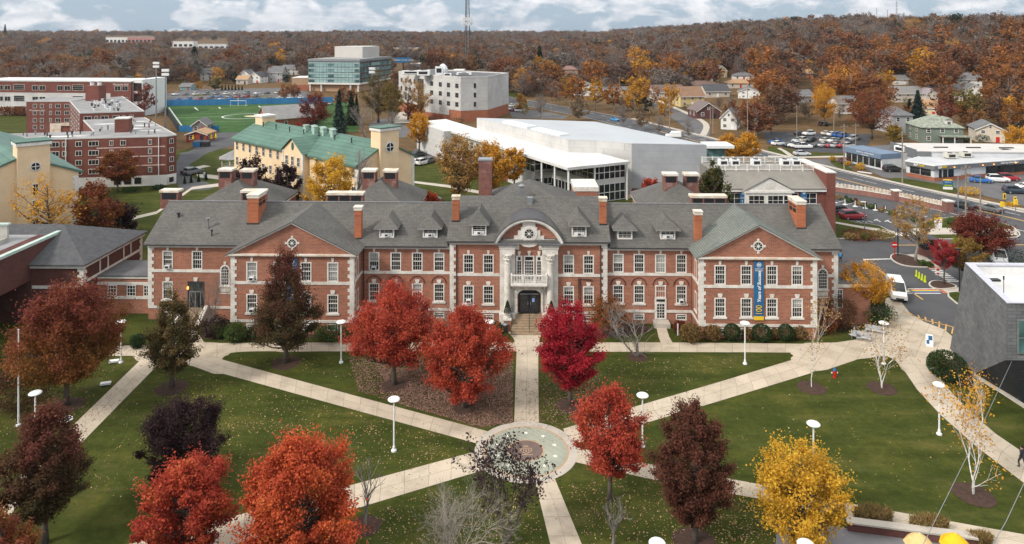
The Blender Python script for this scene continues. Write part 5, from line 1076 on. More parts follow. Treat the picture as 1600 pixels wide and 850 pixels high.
 a=Vector(P(694,205,7.9)); b=prism_poly([(a.x,a.y),(a.x+9,a.y+4),(a.x-2,a.y+26),(a.x-10,a.y+20)],0,7.7); b.build('wall',PANEL_W,t); c=prism_poly([(a.x,a.y),(a.x+9,a.y+4),(a.x-2,a.y+26),(a.x-10,a.y+20)],7.7,7.95); c.build('roof',MEMBRANE,t)
sports_hall()
# --- white five-storey block
def white_block():
 A,B_,C=G(623,113,16.8),G(720,122,16.8),G(762,121,16.8); t=empty('white_block',(B_.x,B_.y,0),0,'white five-storey residence block on a red brick base','building'); a,c,o=A-B_,C-B_,Vector((0,0,0)); n=Vector((12,34,0))
 mid=(a+o)/2+Vector((-1.2,-2.0,0)); foot=[(a.x,a.y),(mid.x,mid.y),(0,0),(c.x,c.y),(c.x+8,c.y+24),(a.x+14,a.y+18)]
 prism_poly(foot,4.2,16.8).build('wall',PANEL_W,t); prism_poly([(p[0]*.999,p[1]*.999+.02) for p in foot],-.2,4.2).build('base',ORANGE_BR,t); parapet_roof(t,foot,16.8,TAR,PANEL_W,.5,.5)
 q=MB(); q.quad((mid.x,mid.y-.06,2.0),(-5.0,-.06+(mid.y)*5/abs(mid.x),2.0),(-5.0,-.06+mid.y*5/abs(mid.x),4.25),(mid.x,mid.y-.06,4.25)); q.build('base_panel',PANEL_W,t)
 an=math.atan2(-mid.y,-mid.x);
 for i in range(4):
  f=(.78,.54,.32,.10)[i]
  for z in (6.0,9.6,13.2):win(t,(mid.x*f,mid.y*f-.02,z-.4),2.0,1.8,an,cols=2,rows=2,frame=METAL_G)
 an2=math.atan2(mid.y-a.y,mid.x-a.x)
 for f in (.12,.3,.48,.64):
  p=a.lerp(mid,f)
  for z in (6.0,9.6,13.2):win(t,(p.x,p.y-.02,z-.4),1.7,1.8,an2,cols=2,rows=2,frame=METAL_G)
 p=a.lerp(mid,.88); b=MB(); b.box(-2.6,2.6,-.12,.05,4.5,15.2); o2=b.build('stair_window',GLASS_D,t); o2.location=(p.x,p.y,0); o2.rotation_euler=(0,0,an2); b=MB()
 for k in range(6):b.box(-2.6+k*1.04-.06,-2.6+k*1.04+.06,-.2,-.12,4.5,15.2); b.box(-2.6,2.6,-.19,-.12,4.5+k*2.14-.06,4.5+k*2.14+.06)
 b.build('mullion',METAL_G,o2)
 an3=math.atan2(c.y,c.x)
 for z in (6.0,9.6,13.2):win(t,(c.x*.52,c.y*.52-.02,z-.4),1.0,1.9,an3,cols=1,rows=1,frame=METAL_G)
 for x,y,w,d,h in ((-16,14,5,4,2.2),(-10,17,3,3,3.6),(-22,22,8,3,1.6),(-6,10,3,2,1.2),(0,18,6,3,1)):roof_unit(t,x,y,16.9,w,d,h)
 b=MB(); b.lathe([(2.0,16.9),(2.0,19.2),(1.5,20.4),(.6,21.2),(.05,21.4)],(-9,22),12); b.build('cooling_tower',METAL_W,t)
white_block()
# --- green glass building with penthouse
def glass_building():
 A,B_,C=G(482,92,19),G(562,92.5,19),G(611,88,19); t=empty('glass_building',(B_.x,B_.y,0),0,'green glass office building with a windowless grey penthouse','building'); a,c=A-B_,C-B_
 foot=[(a.x,a.y),(0,0),(c.x,c.y),(c.x+a.x,c.y+a.y+4)]
 def inset(p,k):m=Vector((sum(q[0] for q in p)/4,sum(q[1] for q in p)/4)); return [tuple(m+(Vector(q)-m)*k) for q in p]
 prism_poly(inset(foot,.93),0,5).build('ground_floor',TAN_BR,t); prism_poly(foot,5,17.6).build('curtain_wall',GLASS_G,t); prism_poly(inset(foot,1.02),17.6,18.8).build('parapet',METAL_G,t); prism_poly(inset(foot,1.01),4.2,5.2).build('soffit_band',TRIM,t)
 prism_poly(inset(foot,1.0),18.8,19.0).build('roof',GRAVEL_ROOF,t)
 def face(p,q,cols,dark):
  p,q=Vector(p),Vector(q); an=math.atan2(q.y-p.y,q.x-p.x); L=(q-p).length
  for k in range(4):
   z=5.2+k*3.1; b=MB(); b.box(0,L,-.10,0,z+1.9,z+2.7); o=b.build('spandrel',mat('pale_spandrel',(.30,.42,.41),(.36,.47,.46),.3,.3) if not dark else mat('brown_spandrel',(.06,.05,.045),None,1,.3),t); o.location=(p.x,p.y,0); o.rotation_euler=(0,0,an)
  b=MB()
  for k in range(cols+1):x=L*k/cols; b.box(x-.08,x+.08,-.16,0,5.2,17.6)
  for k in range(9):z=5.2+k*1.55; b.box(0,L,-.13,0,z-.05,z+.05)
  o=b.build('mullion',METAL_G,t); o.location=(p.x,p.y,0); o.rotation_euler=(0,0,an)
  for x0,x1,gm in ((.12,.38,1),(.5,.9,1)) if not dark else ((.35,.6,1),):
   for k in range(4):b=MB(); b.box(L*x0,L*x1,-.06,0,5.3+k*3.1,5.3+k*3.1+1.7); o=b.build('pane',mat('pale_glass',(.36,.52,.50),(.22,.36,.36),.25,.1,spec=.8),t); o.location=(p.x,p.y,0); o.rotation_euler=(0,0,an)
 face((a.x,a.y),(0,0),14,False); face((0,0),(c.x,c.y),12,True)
 for f in (.03,.18,.75,.97):b=MB(); b.tube([(a.x*f,a.y*f+.6,0),(a.x*f,a.y*f+.6,5)],.5,8); b.build('column',TRIM,t)
 D=G(519,90,19); E=G(563,91,19); F=G(589,89.5,19); d_,e,f=D-B_,E-B_,F-B_; d_.y += 6; e.y += 6; f.y += 8
 prism_poly([(d_.x,d_.y),(e.x,e.y),(f.x,f.y),(f.x-10,f.y+20),(d_.x+4,d_.y+20)],19,25.8).build('penthouse',mat('pale_grey_cladding',(.50,.475,.44),(.45,.43,.40),.15,.8),t)
 q=empty('tan_annex',tuple(G(472,142)),0,'low tan and orange brick annex left of the green glass building','building'); b=MB(); b.box(-6,5,0,16,0,3.6,0); b.box(-6,5,.02,16,3.6,7.6,1); b.build('wall',[ORANGE_BR,TAN_BR],q); b=MB(); b.box(-6.1,5.1,-.1,16,7.6,7.9); b.build('roof',TRIM,q)
glass_building()
# --- brick dormitories on the left
EDGE=mat('pale_roof_edge',(.52,.51,.49),(.44,.43,.41),.4,.7)
def dormitory():
 A,B_=G(28,219,10.9),G(260.5,213,10.9); an,L=frame2(A,B_); t=empty('brick_dormitory',(A.x,A.y,0),an,'four-storey red brick dormitory on a white ground floor, nearest of the flat-roofed blocks','building')
 M=Matrix.Rotation(-an,3,'Z'); loc=lambda px,py,z:(lambda v:(v.x,v.y))(M @(G(px,py,z)-Vector((A.x,A.y,0))))
 E=loc(275.5,211,10.9); Bk=loc(226,184,10.9); Bl=loc(130,188,10.9); In=loc(147,206,10.9); foot=[(-14,0),(L,0),E,Bk,Bl,In,(-14,In[1]-1)]
 prism_poly(foot,2.3,10.9).build('wall',BRICK_DORM,t); prism_poly(foot,-.1,2.3).build('ground_floor',mat('white_render',(.74,.73,.71),(.66,.65,.63),.5,.8),t); parapet_roof(t,foot,10.9,GRAVEL_ROOF,EDGE,.22,.14)
 zs=(3.0,5.05,7.1,9.15)
 for z in zs:
  for f,w in ((.10,1.0),(.235,2.2),(.305,.9),(.40,1.3),(.50,2.1),(.62,.8),(.70,1.2),(.885,.8)):win(t,(L*f+(0),-.02,z),w,1.15,cols=3 if w>2 else 2,rows=1)
  win(t,((L+E[0])/2,E[1]/2-.02,z),1.0,1.15,math.atan2(E[1],E[0]-L),cols=2,rows=1)
 for z in zs[:3]:b=MB(); b.box(L*.52,L*.99,-.05,0,z+1.45,z+1.68); b.build('belt_course',mat('pink_stone',(.60,.45,.40),None,2,.9),t)
 for f in (.66,.73,.80):win(t,(L*f,-.02,.5),1.4,1.4,cols=1,rows=1,frame=METAL_D)
 win(t,(L+.9,.2,.5),1.3,1.3,math.atan2(E[1],E[0]-L),cols=1,rows=1)
 for f in (.315,.945):b=MB(); b.tube([(L*f,-.12,.3),(L*f,-.12,10.8)],.09,6); b.build('downpipe',METAL_W,t)
 Ch=loc(190,207,10.9); b=MB(); b.box(Ch[0]-1.5,Ch[0]+1.5,Ch[1],Ch[1]+2.6,10.9,14.0); o=b.build('chimney',BRICK_DORM,t); b=MB(); b.box(Ch[0]-1.6,Ch[0]+1.6,Ch[1]-.1,Ch[1]+2.7,14.0,14.3); b.build('cap',TRIM,o)
 r=random.Random(3)
 for k in range(26):
  px,py=r.uniform(155,245),r.uniform(190,210);
  if abs(px-190)<14:continue
  x,y=loc(px,py,10.9); pipe(t,x,y,10.92,r.uniform(.4,1.0),r.uniform(.09,.16),r.choice([METAL_D,METAL_G,mat('rusty_pipe',(.16,.06,.05),None,2,.8)]))
 for k in range(14):x,y=loc(r.uniform(35,150),r.uniform(209,216),10.9); pipe(t,x,y,10.92,r.uniform(.3,.8),r.uniform(.08,.2),r.choice([METAL_D,METAL_G]))
 PATCH=mat('white_roof_patch',(.70,.69,.67),None,2,.8)
 for px,py,w in ((165,194,5),(100,213.5,9),(217,190,4),(225,196,5),(212,201,3),(235,204,6),(195,192,2)):
  x,y=loc(px,py,10.9); b=MB(); b.poly([(x+w*.6*math.cos(a)*r.uniform(.6,1.2),y+.9*math.sin(a)*r.uniform(.6,1.3),10.95) for a in [2*math.pi*k/11 for k in range(11)]]); b.build('roof_patch',PATCH,t)
 P0=G(125,177,12); t=empty('brick_dormitory',(P0.x,P0.y,0),0,'brick dormitory block with a roof dotted by vents, second from the front','building'); q=lambda px,py:(lambda g:(g.x-P0.x,g.y-P0.y))(G(px,py,12)); foot=[(0,0),q(225,174),q(191.5,151),q(109,158.5)]
 prism_poly(foot,0,12).build('wall',BRICK_DORM,t); parapet_roof(t,foot,12,GRAVEL_ROOF,EDGE,.25,.16); an=math.atan2(foot[1][1],foot[1][0]); Lw=math.hypot(*foot[1])
 for f,w in ((.12,1.9),(.25,.8),(.38,1.9),(.56,1.7),(.68,.7),(.80,1.2)):win(t,(foot[1][0]*f,foot[1][1]*f-.02,9.8),w,1.3,an,cols=2,rows=1)
 an2=math.atan2(-foot[3][1],-foot[3][0])
 for k in range(5):
  for z in (2.4,4.9,7.3,9.8):f=.1+k*.18; win(t,(foot[3][0]*f,foot[3][1]*f-.02,z),4.2,1.5,an2,cols=3,rows=1)
 x,y=q(144,158); b=MB(); b.box(x-2.2,x+2.2,y,y+4,12,17); o=b.build('chimney',BRICK_DORM,t); b=MB(); [b.lathe([(.6,17),(.6,17.8),(.9,18.4),(.2,18.8)],(x+s*1.2,y+2),8) for s in (-1,1)]; b.build('chimney_pot',METAL_W,o)
 for k in range(44):x,y=q(r.uniform(142,190)+0,r.uniform(157,174)); pipe(t,x,y,12,r.uniform(.4,.9),r.uniform(.15,.35),r.choice([METAL_W,METAL_G,METAL_D,METAL_W]))
 A,B_=G(41,158.5,11.3),G(109.5,158.5,11.3); an,L=frame2(A,B_); t=empty('brick_dormitory',(A.x,A.y,0),an,'brick dormitory wing with a stone entrance, left of the vented roof','building'); b=MB(); b.box(0,L,0,14,0,11.3); b.build('wall',BRICK_DORM,t); parapet_roof(t,[(0,0),(L,0),(L,14),(0,14)],11.3,GRAVEL_ROOF,EDGE,.25,.16)
 for z in (2.1,4.4,6.8,9.1):
  for f,w in ((.2,1.3),(.36,1.2),(.56,.8),(.73,1.7),(.93,1.6)):
   if z>4 or f<.5:win(t,(L*f,-.02,z),w,1.35,cols=2,rows=1)
 b=MB(); b.box(L*.55,L*.8,-.25,.02,0,4.0); b.box(L*.8,L,-.4,.02,3.2,4.2); b.build('entrance',STONE_WARM,t); text_mesh('Winchester Hall',.8,'lettering',STONE,t,(L*.25,-.1,8.35))
 A,B_=G(-40,126,14.2),G(205,127.6,14.2); an,L=frame2(A,B_); t=empty('long_dormitory',(A.x,A.y,0),an,'long brick and white banded residence hall behind the brick dormitories','building'); C=L+4
 b=MB(); b.box(0,L,0,18,9.4,14.0); b.build('wall',BRICK_DORM,t); b=MB(); b.box(0,L-9,.02,18,-.2,9.4); b.build('lower_wall',PANEL_W,t); b=MB(); b.box(L-9,L,0,18,0,9.4); b.build('wall',BRICK_DORM,t); b=MB(); b.box(L,L+4.2,1,18,0,15.0); b.build('stair_tower',METAL_W,t)
 for z in (1.5,6,10.3):b=MB(); b.box(L+.3,L+3.9,.93,1.01,z,z+3.3); b.build('stair_glass',GLASS_D,t)
 b=MB(); b.box(-.2,L+.2,-.2,18,14.0,14.5); b.build('roof',MEMBRANE,t)
 for z in (1.4,5.8,10.4):
  for px in (7,62,101,190):f=(px+40)/245; [win(t,(L*f+s*1.6,-.02,z),2.6,2.0,cols=2,rows=1) for s in (-1,1)]
  for px in (31,123):f=(px+40)/245; win(t,(L*f,-.03,z),4.8,2.4,cols=1,rows=3,glass=GLASS_D)
 text_mesh('Westside Hall',1.2,'lettering',TRIM,t,(L*(189+40)/245,-.1,13.0))
dormitory()
# --- yellow dormitories with green metal roofs
def yellow_dorm(A,dirv,L,W,label,ze,zr,facade=True):
 "A = near eaves corner of the long side; local x runs from the far end to the near gable, y into the building"
 far=Vector((A[0]+dirv[0]*L,A[1]+dirv[1]*L)); an=math.atan2(A[1]-far.y,A[0]-far.x); t=empty('yellow_dormitory',(far.x,far.y,0),an,label,'building')
 b=MB(); b.box(0,L,0,W,-.1,ze); b.add([(L,0,ze),(L,W,ze),(L,W/2,zr-.15)],[(0,1,2)]); b.add([(0,0,ze),(0,W,ze),(0,W/2,zr-.15)],[(0,2,1)]); b.build('wall',YELLOW_ST,t)
 b=MB(); sl=(zr-ze)/(W/2); q=.7
 b.prismx([(-q,ze-q*sl),(W/2,zr),(W/2,zr-.3),(-q,ze-q*sl-.3)][::-1],-.4,L+.25); b.prismx([(W+q,ze-q*sl),(W/2,zr),(W/2,zr-.3),(W+q,ze-q*sl-.3)],-.4,L+.25); b.build('roof',GREEN_RF,t)
 b=MB();
 for k in range(24):l=.9 if k % 2 else .6; b.box(L-l*.3,L+.07,W-l*.6,W+.06,k*ze/24,(k+1)*ze/24-.02); b.box(L-l,L+.07,-.07,.5,k*ze/24,(k+1)*ze/24-.02)
 b.build('quoin',TRIM,t)
 return t
def ydorms():
 ze=12.0; A=G(560,255,ze); F=G(366,213,ze); d=(F-A); L=d.length; d=d/L; t=yellow_dorm((A.x,A.y),(d.x,d.y),L,12.0,'long yellow stucco dormitory with green metal roof, in the centre behind the hall',ze,15.0)
 W=12.0
 b=MB(); b.box(L-2.0,L+.75,W/2-2.0,W/2+2.0,0,17.0); o=b.build('chimney_tower',YELLOW_ST,t); b=MB(); b.box(L-2.2,L+.95,W/2-2.2,W/2+2.2,17.0,17.5); b.build('cornice',TRIM,o); b=MB(); b.box(L-2.3,L+1.05,W/2-2.3,W/2+2.3,17.5,17.65); b.build('tower_cap',GREEN_RF,o)
 b=MB(); n=16; b.lathe([(1.0,0),(1.0,.1)],(0,0),n); w=b.build('round_window',TRIM,t); w.location=(L+.74,W/2,14.1); w.rotation_euler=(0,R(90),0); b=MB(); b.lathe([(.75,0),(.75,.14)],(0,0),n); b.build('pane',GLASS,w); b=MB(); b.box(-.75,.75,-.06,.06,0,.18); b.box(-.06,.06,-.75,.75,0,.181); b.build('muntin',TRIM,w)
 for z in (7.8,4.8):win(t,(L+.76,W/2,z),.9,1.9,R(90),cols=2,rows=3)
 z2=(9.3,6.1,2.9); G0,G1=L*.50,L*.64
 for k in range(16):
  f=(k+.5)/16
  if .455<f<.675:continue
  for z in z2:win(t,(L*f,-.02,z),1.0,1.75,cols=2,rows=2)
 gx=L*.575; gw=3.6; b=MB(); b.box(gx-gw,gx+gw,-1.2,0,0,ze); b.add([(gx-gw,-1.2,ze),(gx+gw,-1.2,ze),(gx,-1.2,ze+2.3)],[(0,1,2)]); b.build('bay',YELLOW_ST,t)
 b=MB(); b.add([(gx-gw-.4,-1.6,ze-.2),(gx,-1.6,ze+2.45),(gx,5.0,ze+2.45),(gx-gw-.4,-.2,ze-.2),(gx+gw+.4,-1.6,ze-.2),(gx+gw+.4,-.2,ze-.2)],[(0,1,2,3),(1,4,5,2)]); b.build('bay_roof',GREEN_RF,t)
 b=MB(); [b.box(x-.2,x+.2,-1.28,-1.0,0,ze) for x in (gx-gw+.15,gx+gw-.15)]; b.build('quoin',TRIM,t)
 for k in (-1,0,1):
  for z in z2:win(t,(gx+k*2.1,-1.22,z),1.0,1.75,cols=2,rows=2)
 b=MB(); b.prism([(gx+.42*math.cos(2*math.pi*k/14),ze+.9+.75*math.sin(2*math.pi*k/14)) for k in range(14)],-1.28,-1.2); b.build('oval_vent',mat('green_louvre',(.05,.12,.08),None,2,.6),t)
 b=MB(); b.box(0,L,-.05,0,0,2.0); b.build('base',ORANGE_BR,t)
 for k in range(7):pipe(t,L*(.1+.12*k),4.2,14.0,.9,.12)
 for k in range(7):b=MB(); x=L*.45+k*1.6; b.box(x-.4,x+.4,4.6+(k % 2)*.8,5.4+(k % 2)*.8,14.2,15.6); b.box(x-.5,x+.5,4.5+(k % 2)*.8,5.5+(k % 2)*.8,15.6,15.8); b.build('roof_vent',mat('pale_green_vent',(.36,.48,.42),None,2,.5),t)
 b=MB(); b.box(.5,3.6,W/2-1.5,W/2+1.5,12,15.9); o=b.build('chimney_tower',YELLOW_ST,t); b=MB(); b.box(.3,3.8,W/2-1.7,W/2+1.7,15.9,16.3); b.build('cornice',TRIM,o)
 B_=G(122,268,12); A=B_-Vector((.72,.694,0))*15; e=(B_-A); W=e.length; e=e/W; back=Vector((-e.y,e.x,0)); L=50
 far=A+back*L; an=math.atan2(-back.y,-back.x); t=empty('yellow_dormitory',(A.x,A.y,0),math.atan2(e.y,e.x),'yellow stucco dormitory gable with round window at the left edge','building'); ze,zr=12.0,15.1
 b=MB(); b.box(0,W,0,L,-.1,ze); b.add([(0,0,ze),(W,0,ze),(W/2,0,zr)],[(0,1,2)]); b.build('wall',YELLOW_ST,t); sl=(zr-ze)/(W/2); b=MB()
 b.prism([(-.7,ze-.7*sl),(W/2,zr),(W/2,zr+.3),(-.7,ze-.7*sl+.3)],-.25,L); b.prism([(W+.7,ze-.7*sl),(W/2,zr),(W/2,zr+.3),(W+.7,ze-.7*sl+.3)][::-1],-.25,L); b.build('roof',GREEN_RF,t)
 x=W*.60; b=MB(); b.box(x-2.1,x+2.1,-.75,3.0,0,16.9); o=b.build('chimney_tower',YELLOW_ST,t); b=MB(); b.box(x-2.3,x+2.3,-.95,3.2,16.9,17.4); b.build('cornice',TRIM,o); b=MB(); b.box(x-2.35,x+2.35,-1.0,3.25,17.4,17.6); b.build('tower_cap',GREEN_RF,o)
 b=MB(); b.lathe([(.72,0),(.72,.1)],(0,0),18); w=b.build('round_window',TRIM,t); w.location=(x+.2,-.74,13.7); w.rotation_euler=(R(90),0,0); b=MB(); b.lathe([(.56,0),(.56,.14)],(0,0),18); b.build('pane',GLASS,w); b=MB(); b.box(-.56,.56,-.05,.05,0,.18); b.box(-.05,.05,-.56,.56,0,.181); b.build('muntin',TRIM,w)
 for z in (9.3,6.8,4.2):win(t,(x+.2,-.77,z),.85,1.75,cols=2,rows=3)
 b=MB()
 for k in range(26):l=.75 if k % 2 else .5; b.box(W-l,W+.06,-.06,l,k*11.4/26,(k+1)*11.4/26-.02)
 b.build('quoin',TRIM,t); b=MB(); b.tube([(W*.17,-.3,0),(W*.17,-.3,12.6),(W*.22,-.6,14),(W*.22,-.4,17.5)],.14,8); b.build('downpipe',TRIM,t)
ydorms()
# --- houses and small buildings: gabled or hipped box with real openings
def house(pl,pr,pb,pt,wallm,roofm,label,rz=0.0,depth=None,ridge='x',floors=2,hip=False,porch=False,group=None,chimney_=False,roof_frac=.38,name='house',dormer_=False):
 "pixels of the left and right side, the foot and the ridge"
 PROTECT.append((pl+2,pr-2,pt,pb-(pb-pt)*.3,GT((pl+pr)/2,pb).y))
 g=GT((pl+pr)/2,pb); k=g.y/FPX; w=(pr-pl)*k/(math.cos(rz)+.35*abs(math.sin(rz))); H=(pb-pt)*k; ze=H*(1-roof_frac); dep=depth or w*.75
 t=empty(name,tuple(g),rz,label,'house' if name=='house' else 'building',group); b=MB(); b.box(-w/2,w/2,0,dep,-2.5,ze)
 if not hip:
  if ridge=='x':b.add([(-w/2,0,ze),(-w/2,dep,ze),(-w/2,dep/2,H-.1)],[(0,2,1)]); b.add([(w/2,0,ze),(w/2,dep,ze),(w/2,dep/2,H-.1)],[(0,1,2)])
  else:b.add([(-w/2,0,ze),(w/2,0,ze),(0,0,H-.1)],[(0,1,2)])
 b.build('wall',wallm,t); o=.45
 if hip:hip_roof(t,-w/2-o,w/2+o,-o,dep+o,ze,H,roofm)
 elif ridge=='x':
  s=(H-ze)/(dep/2); b=MB(); b.prismx([(-o,ze-o*s),(dep/2,H),(dep/2,H+.25),(-o,ze-o*s+.25)],-w/2-o,w/2+o); b.prismx([(dep+o,ze-o*s),(dep/2,H),(dep/2,H+.25),(dep+o,ze-o*s+.25)][::-1],-w/2-o,w/2+o); b.build('roof',roofm,t)
  b=MB(); b.box(-w/2-o,w/2+o,-o-.08,-o,ze-o*s-.05,ze-o*s+.2)
  for x in (-w/2-o,w/2+o-.12):b.add([(x,-o,ze-o*s-.02),(x,dep/2,H-.02),(x,dep/2,H-.3),(x,-o,ze-o*s-.3),(x+.12,-o,ze-o*s-.02),(x+.12,dep/2,H-.02),(x+.12,dep/2,H-.3),(x+.12,-o,ze-o*s-.3)],[(0,1,2,3),(7,6,5,4),(3,2,6,7)])
  b.build('fascia',TRIM,t)
 else:
  s=(H-ze)/(w/2); b=MB(); b.prism([(-w/2-o,ze-o*s),(0,H),(0,H+.25),(-w/2-o,ze-o*s+.25)],-o,dep+o); b.prism([(w/2+o,ze-o*s),(0,H),(0,H+.25),(w/2+o,ze-o*s+.25)][::-1],-o,dep+o); b.build('roof',roofm,t)
  b=MB(); b.prism([(-w/2-o,ze-o*s),(0,H),(0,H-.3),(-w/2-o,ze-o*s-.3)][::-1],-o-.06,-o+.05); b.prism([(w/2+o,ze-o*s),(0,H),(0,H-.3),(w/2+o,ze-o*s-.3)],-o-.06,-o+.05); b.build('fascia',TRIM,t)
 n=max(2,int(w/3.6)); fh=ze/floors; wh=min(1.5,fh*.55)
 for fl in range(floors):
  for i in range(n):
   x=-w/2+w*(i+.5)/n
   if fl==0 and i==n // 2:
    b=MB(); b.box(x-.5,x+.5,-.06,.02,0,min(2.1,fh*.85)); b.build('door',rb.choice([RED,WHITE,METAL_D]),t)
   else:win(t,(x,-.02,fl*fh+fh*.32),min(1.3,w/n*.5),wh,cols=1,rows=2,fr=.14)
  for s,rr in ((1,R(90)),(-1,R(-90))):
   for j in (.3,.7):win(t,(s*(w/2+.02),dep*j,fl*fh+fh*.32),min(1.1,dep*.16),wh,rr,cols=1,rows=2,fr=.14)
 if not hip and ridge=='y' and H-ze>1.8:win(t,(0,-.02,ze+.3),.9,1.1,cols=1,rows=2,fr=.14)
 if dormer_:b=MB(); b.box(w*.12,w*.12+2.0,dep*.1,dep*.4,ze+.3,ze+2.2); q=b.build('dormer',TRIM,t); b=MB(); b.add([(w*.12-.2,dep*.1-.2,ze+2.2),(w*.12+2.2,dep*.1-.2,ze+2.2),(w*.12+1,dep*.1-.2,ze+3),(w*.12-.2,dep*.5,ze+2.2),(w*.12+2.2,dep*.5,ze+2.2),(w*.12+1,dep*.5,ze+3)],[(0,1,2),(0,2,5,3),(2,1,4,5)]); b.build('dormer_roof',roofm,q); win(t,(w*.12+1,dep*.1-.02,ze+.6),1.1,1.2,cols=2,rows=1)
 if porch:b=MB(); b.box(-w*.1,w/2+1.2,-2.6,0,fh-.25,fh+.05); q=b.build('porch_roof',roofm,t); b=MB(); [b.box(x-.12,x+.12,-2.5,-2.26,0,fh-.25) for x in (-w*.08,w*.2,w/2+1)]; b.build('post',TRIM,q)
 if chimney_:chim(t,w*.28,dep*.55,ze,H+1.0,.9,.9,TRIM if chimney_==2 else ORANGE_BR)
 return t
house(1061,1103,167,137.5,SIDING_Y,ROOF_BR,'yellow two-storey house with a brown roof on the slope beside the side street',R(12),9,floors=2,roof_frac=.45)
house(1087,1127,186,161,SIDING_M,mat('mauve_shingle',(.17,.13,.125),None,1,.9),'maroon house with gabled porch below the yellow house',R(8),9,'y',1,roof_frac=.5)
house(1126,1151,203,171,SIDING_W,ROOF_GY,'narrow white house with grey roof beside the maroon house',R(-25),9,'y',2,roof_frac=.4)
house(1101,1142,152.5,133.5,BEIGE,ROOF_DK,'beige bungalow with a charcoal roof uphill of the maroon house',R(8),9,'x',1,roof_frac=.5)
house(1078,1127,141,127,PAINT_GY,mat('russet_shingle',(.17,.11,.09),None,1,.9),'pale ranch house with a russet hip roof and white chimney above the yellow house',0,9,'x',1,True,chimney_=2,roof_frac=.5)
house(1153,1187,154,137,SIDING_W,ROOF_GY,'white gabled cottage at the foot of the brown woods right of the bungalow',R(-20),9,'y',2,roof_frac=.35)
house(1147,1178,125.5,113,SIDING_W,ROOF_GY,'white house with grey hip roof highest among the houses right of the road',R(-8),9,'x',1,True,roof_frac=.45)
house(1138,1177,138,124.5,BEIGE,ROOF_TN,'beige house with a tan roof below the white hip-roofed house',0,9,'x',1,True,roof_frac=.45)
house(1021,1070,154,134.5,BEIGE,mat('brown_hip_shingle',(.15,.10,.085),None,1,.9),'beige house with a brown roof and red door left of the yellow house',R(5),10,'x',1,roof_frac=.5)
house(1120,1136,122,103,SIDING_Y,ROOF_GY,'tall pale yellow house almost buried in the trees on the hillside',0,9,'y',2)
house(1441,1504,224,182,SIDING_G,ROOF_SG,'sage green two-storey house with mottled hip roof and porch',R(-6),11,'x',2,True,porch=True,roof_frac=.42,dormer_=True)
house(1394,1428,209,168.5,SIDING_GY,ROOF_GY,'grey-white two-storey house with hip roof left of the sage green house',R(6),10,'x',2,True,roof_frac=.3)
house(1398,1452,160,137,BEIGE,mat('stone_shingle',(.21,.20,.19),None,1,.9),'long beige house with a grey-brown roof above the tall blue spruce',R(4),10,'x',2,roof_frac=.42)
house(1448,1463,161,139,BEIGE,mat('mauve_gable',(.28,.24,.25),None,1,.9),'beige gabled end house joined to the long grey-brown roof',R(-5),9,'y',2,roof_frac=.36)
house(1455,1503,158.5,133.5,SIDING_W,ROOF_DK,'white house with a black roof in the middle of the right-hand slope',R(-14),11,'x',2,roof_frac=.45)
house(1384,1404,159,145.5,SIDING_Y,ROOF_TN,'small pale yellow house with a tan roof left of the beige row',R(-4),8,'x',1,roof_frac=.4)
house(1443,1463,179,157.5,mat('cream_siding',(.64,.55,.36),None,1,.8),ROOF_TN,'cream cottage with a bright tan gable roof behind the sage green house',R(-30),8,'x',2,roof_frac=.5)
house(1527,1568,223,193.5,mat('ivory_siding',(.62,.54,.43),None,1,.8),ROOF_GY,'ivory house with grey roof at the right, under the orange tree',R(-22),10,'y',2,roof_frac=.33)
house(1496,1534,136,115,SIDING_W,ROOF_GY,'white house with a dark grey roof highest on the right-hand slope',R(-10),10,'x',2,roof_frac=.45)
house(1510,1535,152,132,SIDING_W,ROOF_GY,'white gabled house just below the highest white house on the right',R(-10),10,'y',2)
house(1240,1276,161,142.5,SIDING_GY,ROOF_GY,'pale house with a grey roof left of the golden tree',R(12),10,'x',2,roof_frac=.42)
house(1246,1272,123,109.5,TAN_BR,ROOF_TN,'tan brick house with white porch high on the hillside',R(6),9,'x',1,roof_frac=.4)
house(1310,1342,178,152,SIDING_W,ROOF_GY,'white house hidden behind the rust-coloured oak',0,10,'x',2)
house(1396,1420,133,119,SIDING_W,ROOF_GY,'small white house behind the great orange tree',0,9,'x',2)
house(898,938,150,129,SIDING_W,ROOF_GY,'white house behind the golden street trees, left one',R(8),10,'y',2)
house(928,985,151.5,137,SIDING_W,ROOF_GY,'low white commercial building behind the golden street trees',R(4),10,'x',1,name='shop_building')
house(877,903,118,103,mat('tan_siding',(.38,.25,.19),None,1,.9),mat('rose_shingle',(.24,.14,.12),None,1,.9),'brown-roofed house beside the dark conifers',0,9,'x',1,hip=True)
house(313,333,126,108,SIDING_W,ROOF_GY,'white house beside the bright orange tree beyond the sports field',R(6),9,'x',2)
house(371,392,130,110,SIDING_W,ROOF_GY,'white gabled house beyond the field car park',R(-6),10,'y',2)
house(386,408,130,113,SIDING_W,ROOF_DK,'white house with a black gable roof right of the field car park houses',R(-12),10,'y',2)
house(369,387,132,119,BEIGE,ROOF_TN,'low beige house in front of the white ones beyond the field',0,9,'x',1)
house(418,441,128,104,SIDING_GY,ROOF_GY,'grey two-storey house left of the green glass building',0,10,'x',2)
house(440,470,117,102,SIDING_W,ROOF_GY,'white house behind the bare tree left of the green glass building',0,10,'x',2)
house(281,298,141,131,SIDING_B,ROOF_GY,'teal cottage at the edge of the wood beyond the field',0,8,'x',1)
house(44,63,126,115,mat('blue_siding',(.22,.36,.48),None,1,.8),ROOF_GY,'blue gabled house behind the long residence hall',0,8,'y',2)
house(190,207,125,117,mat('dark_red_siding',(.22,.06,.05),None,1,.8),ROOF_DK,'dark red house behind the end of the long residence hall',0,8,'x',1)
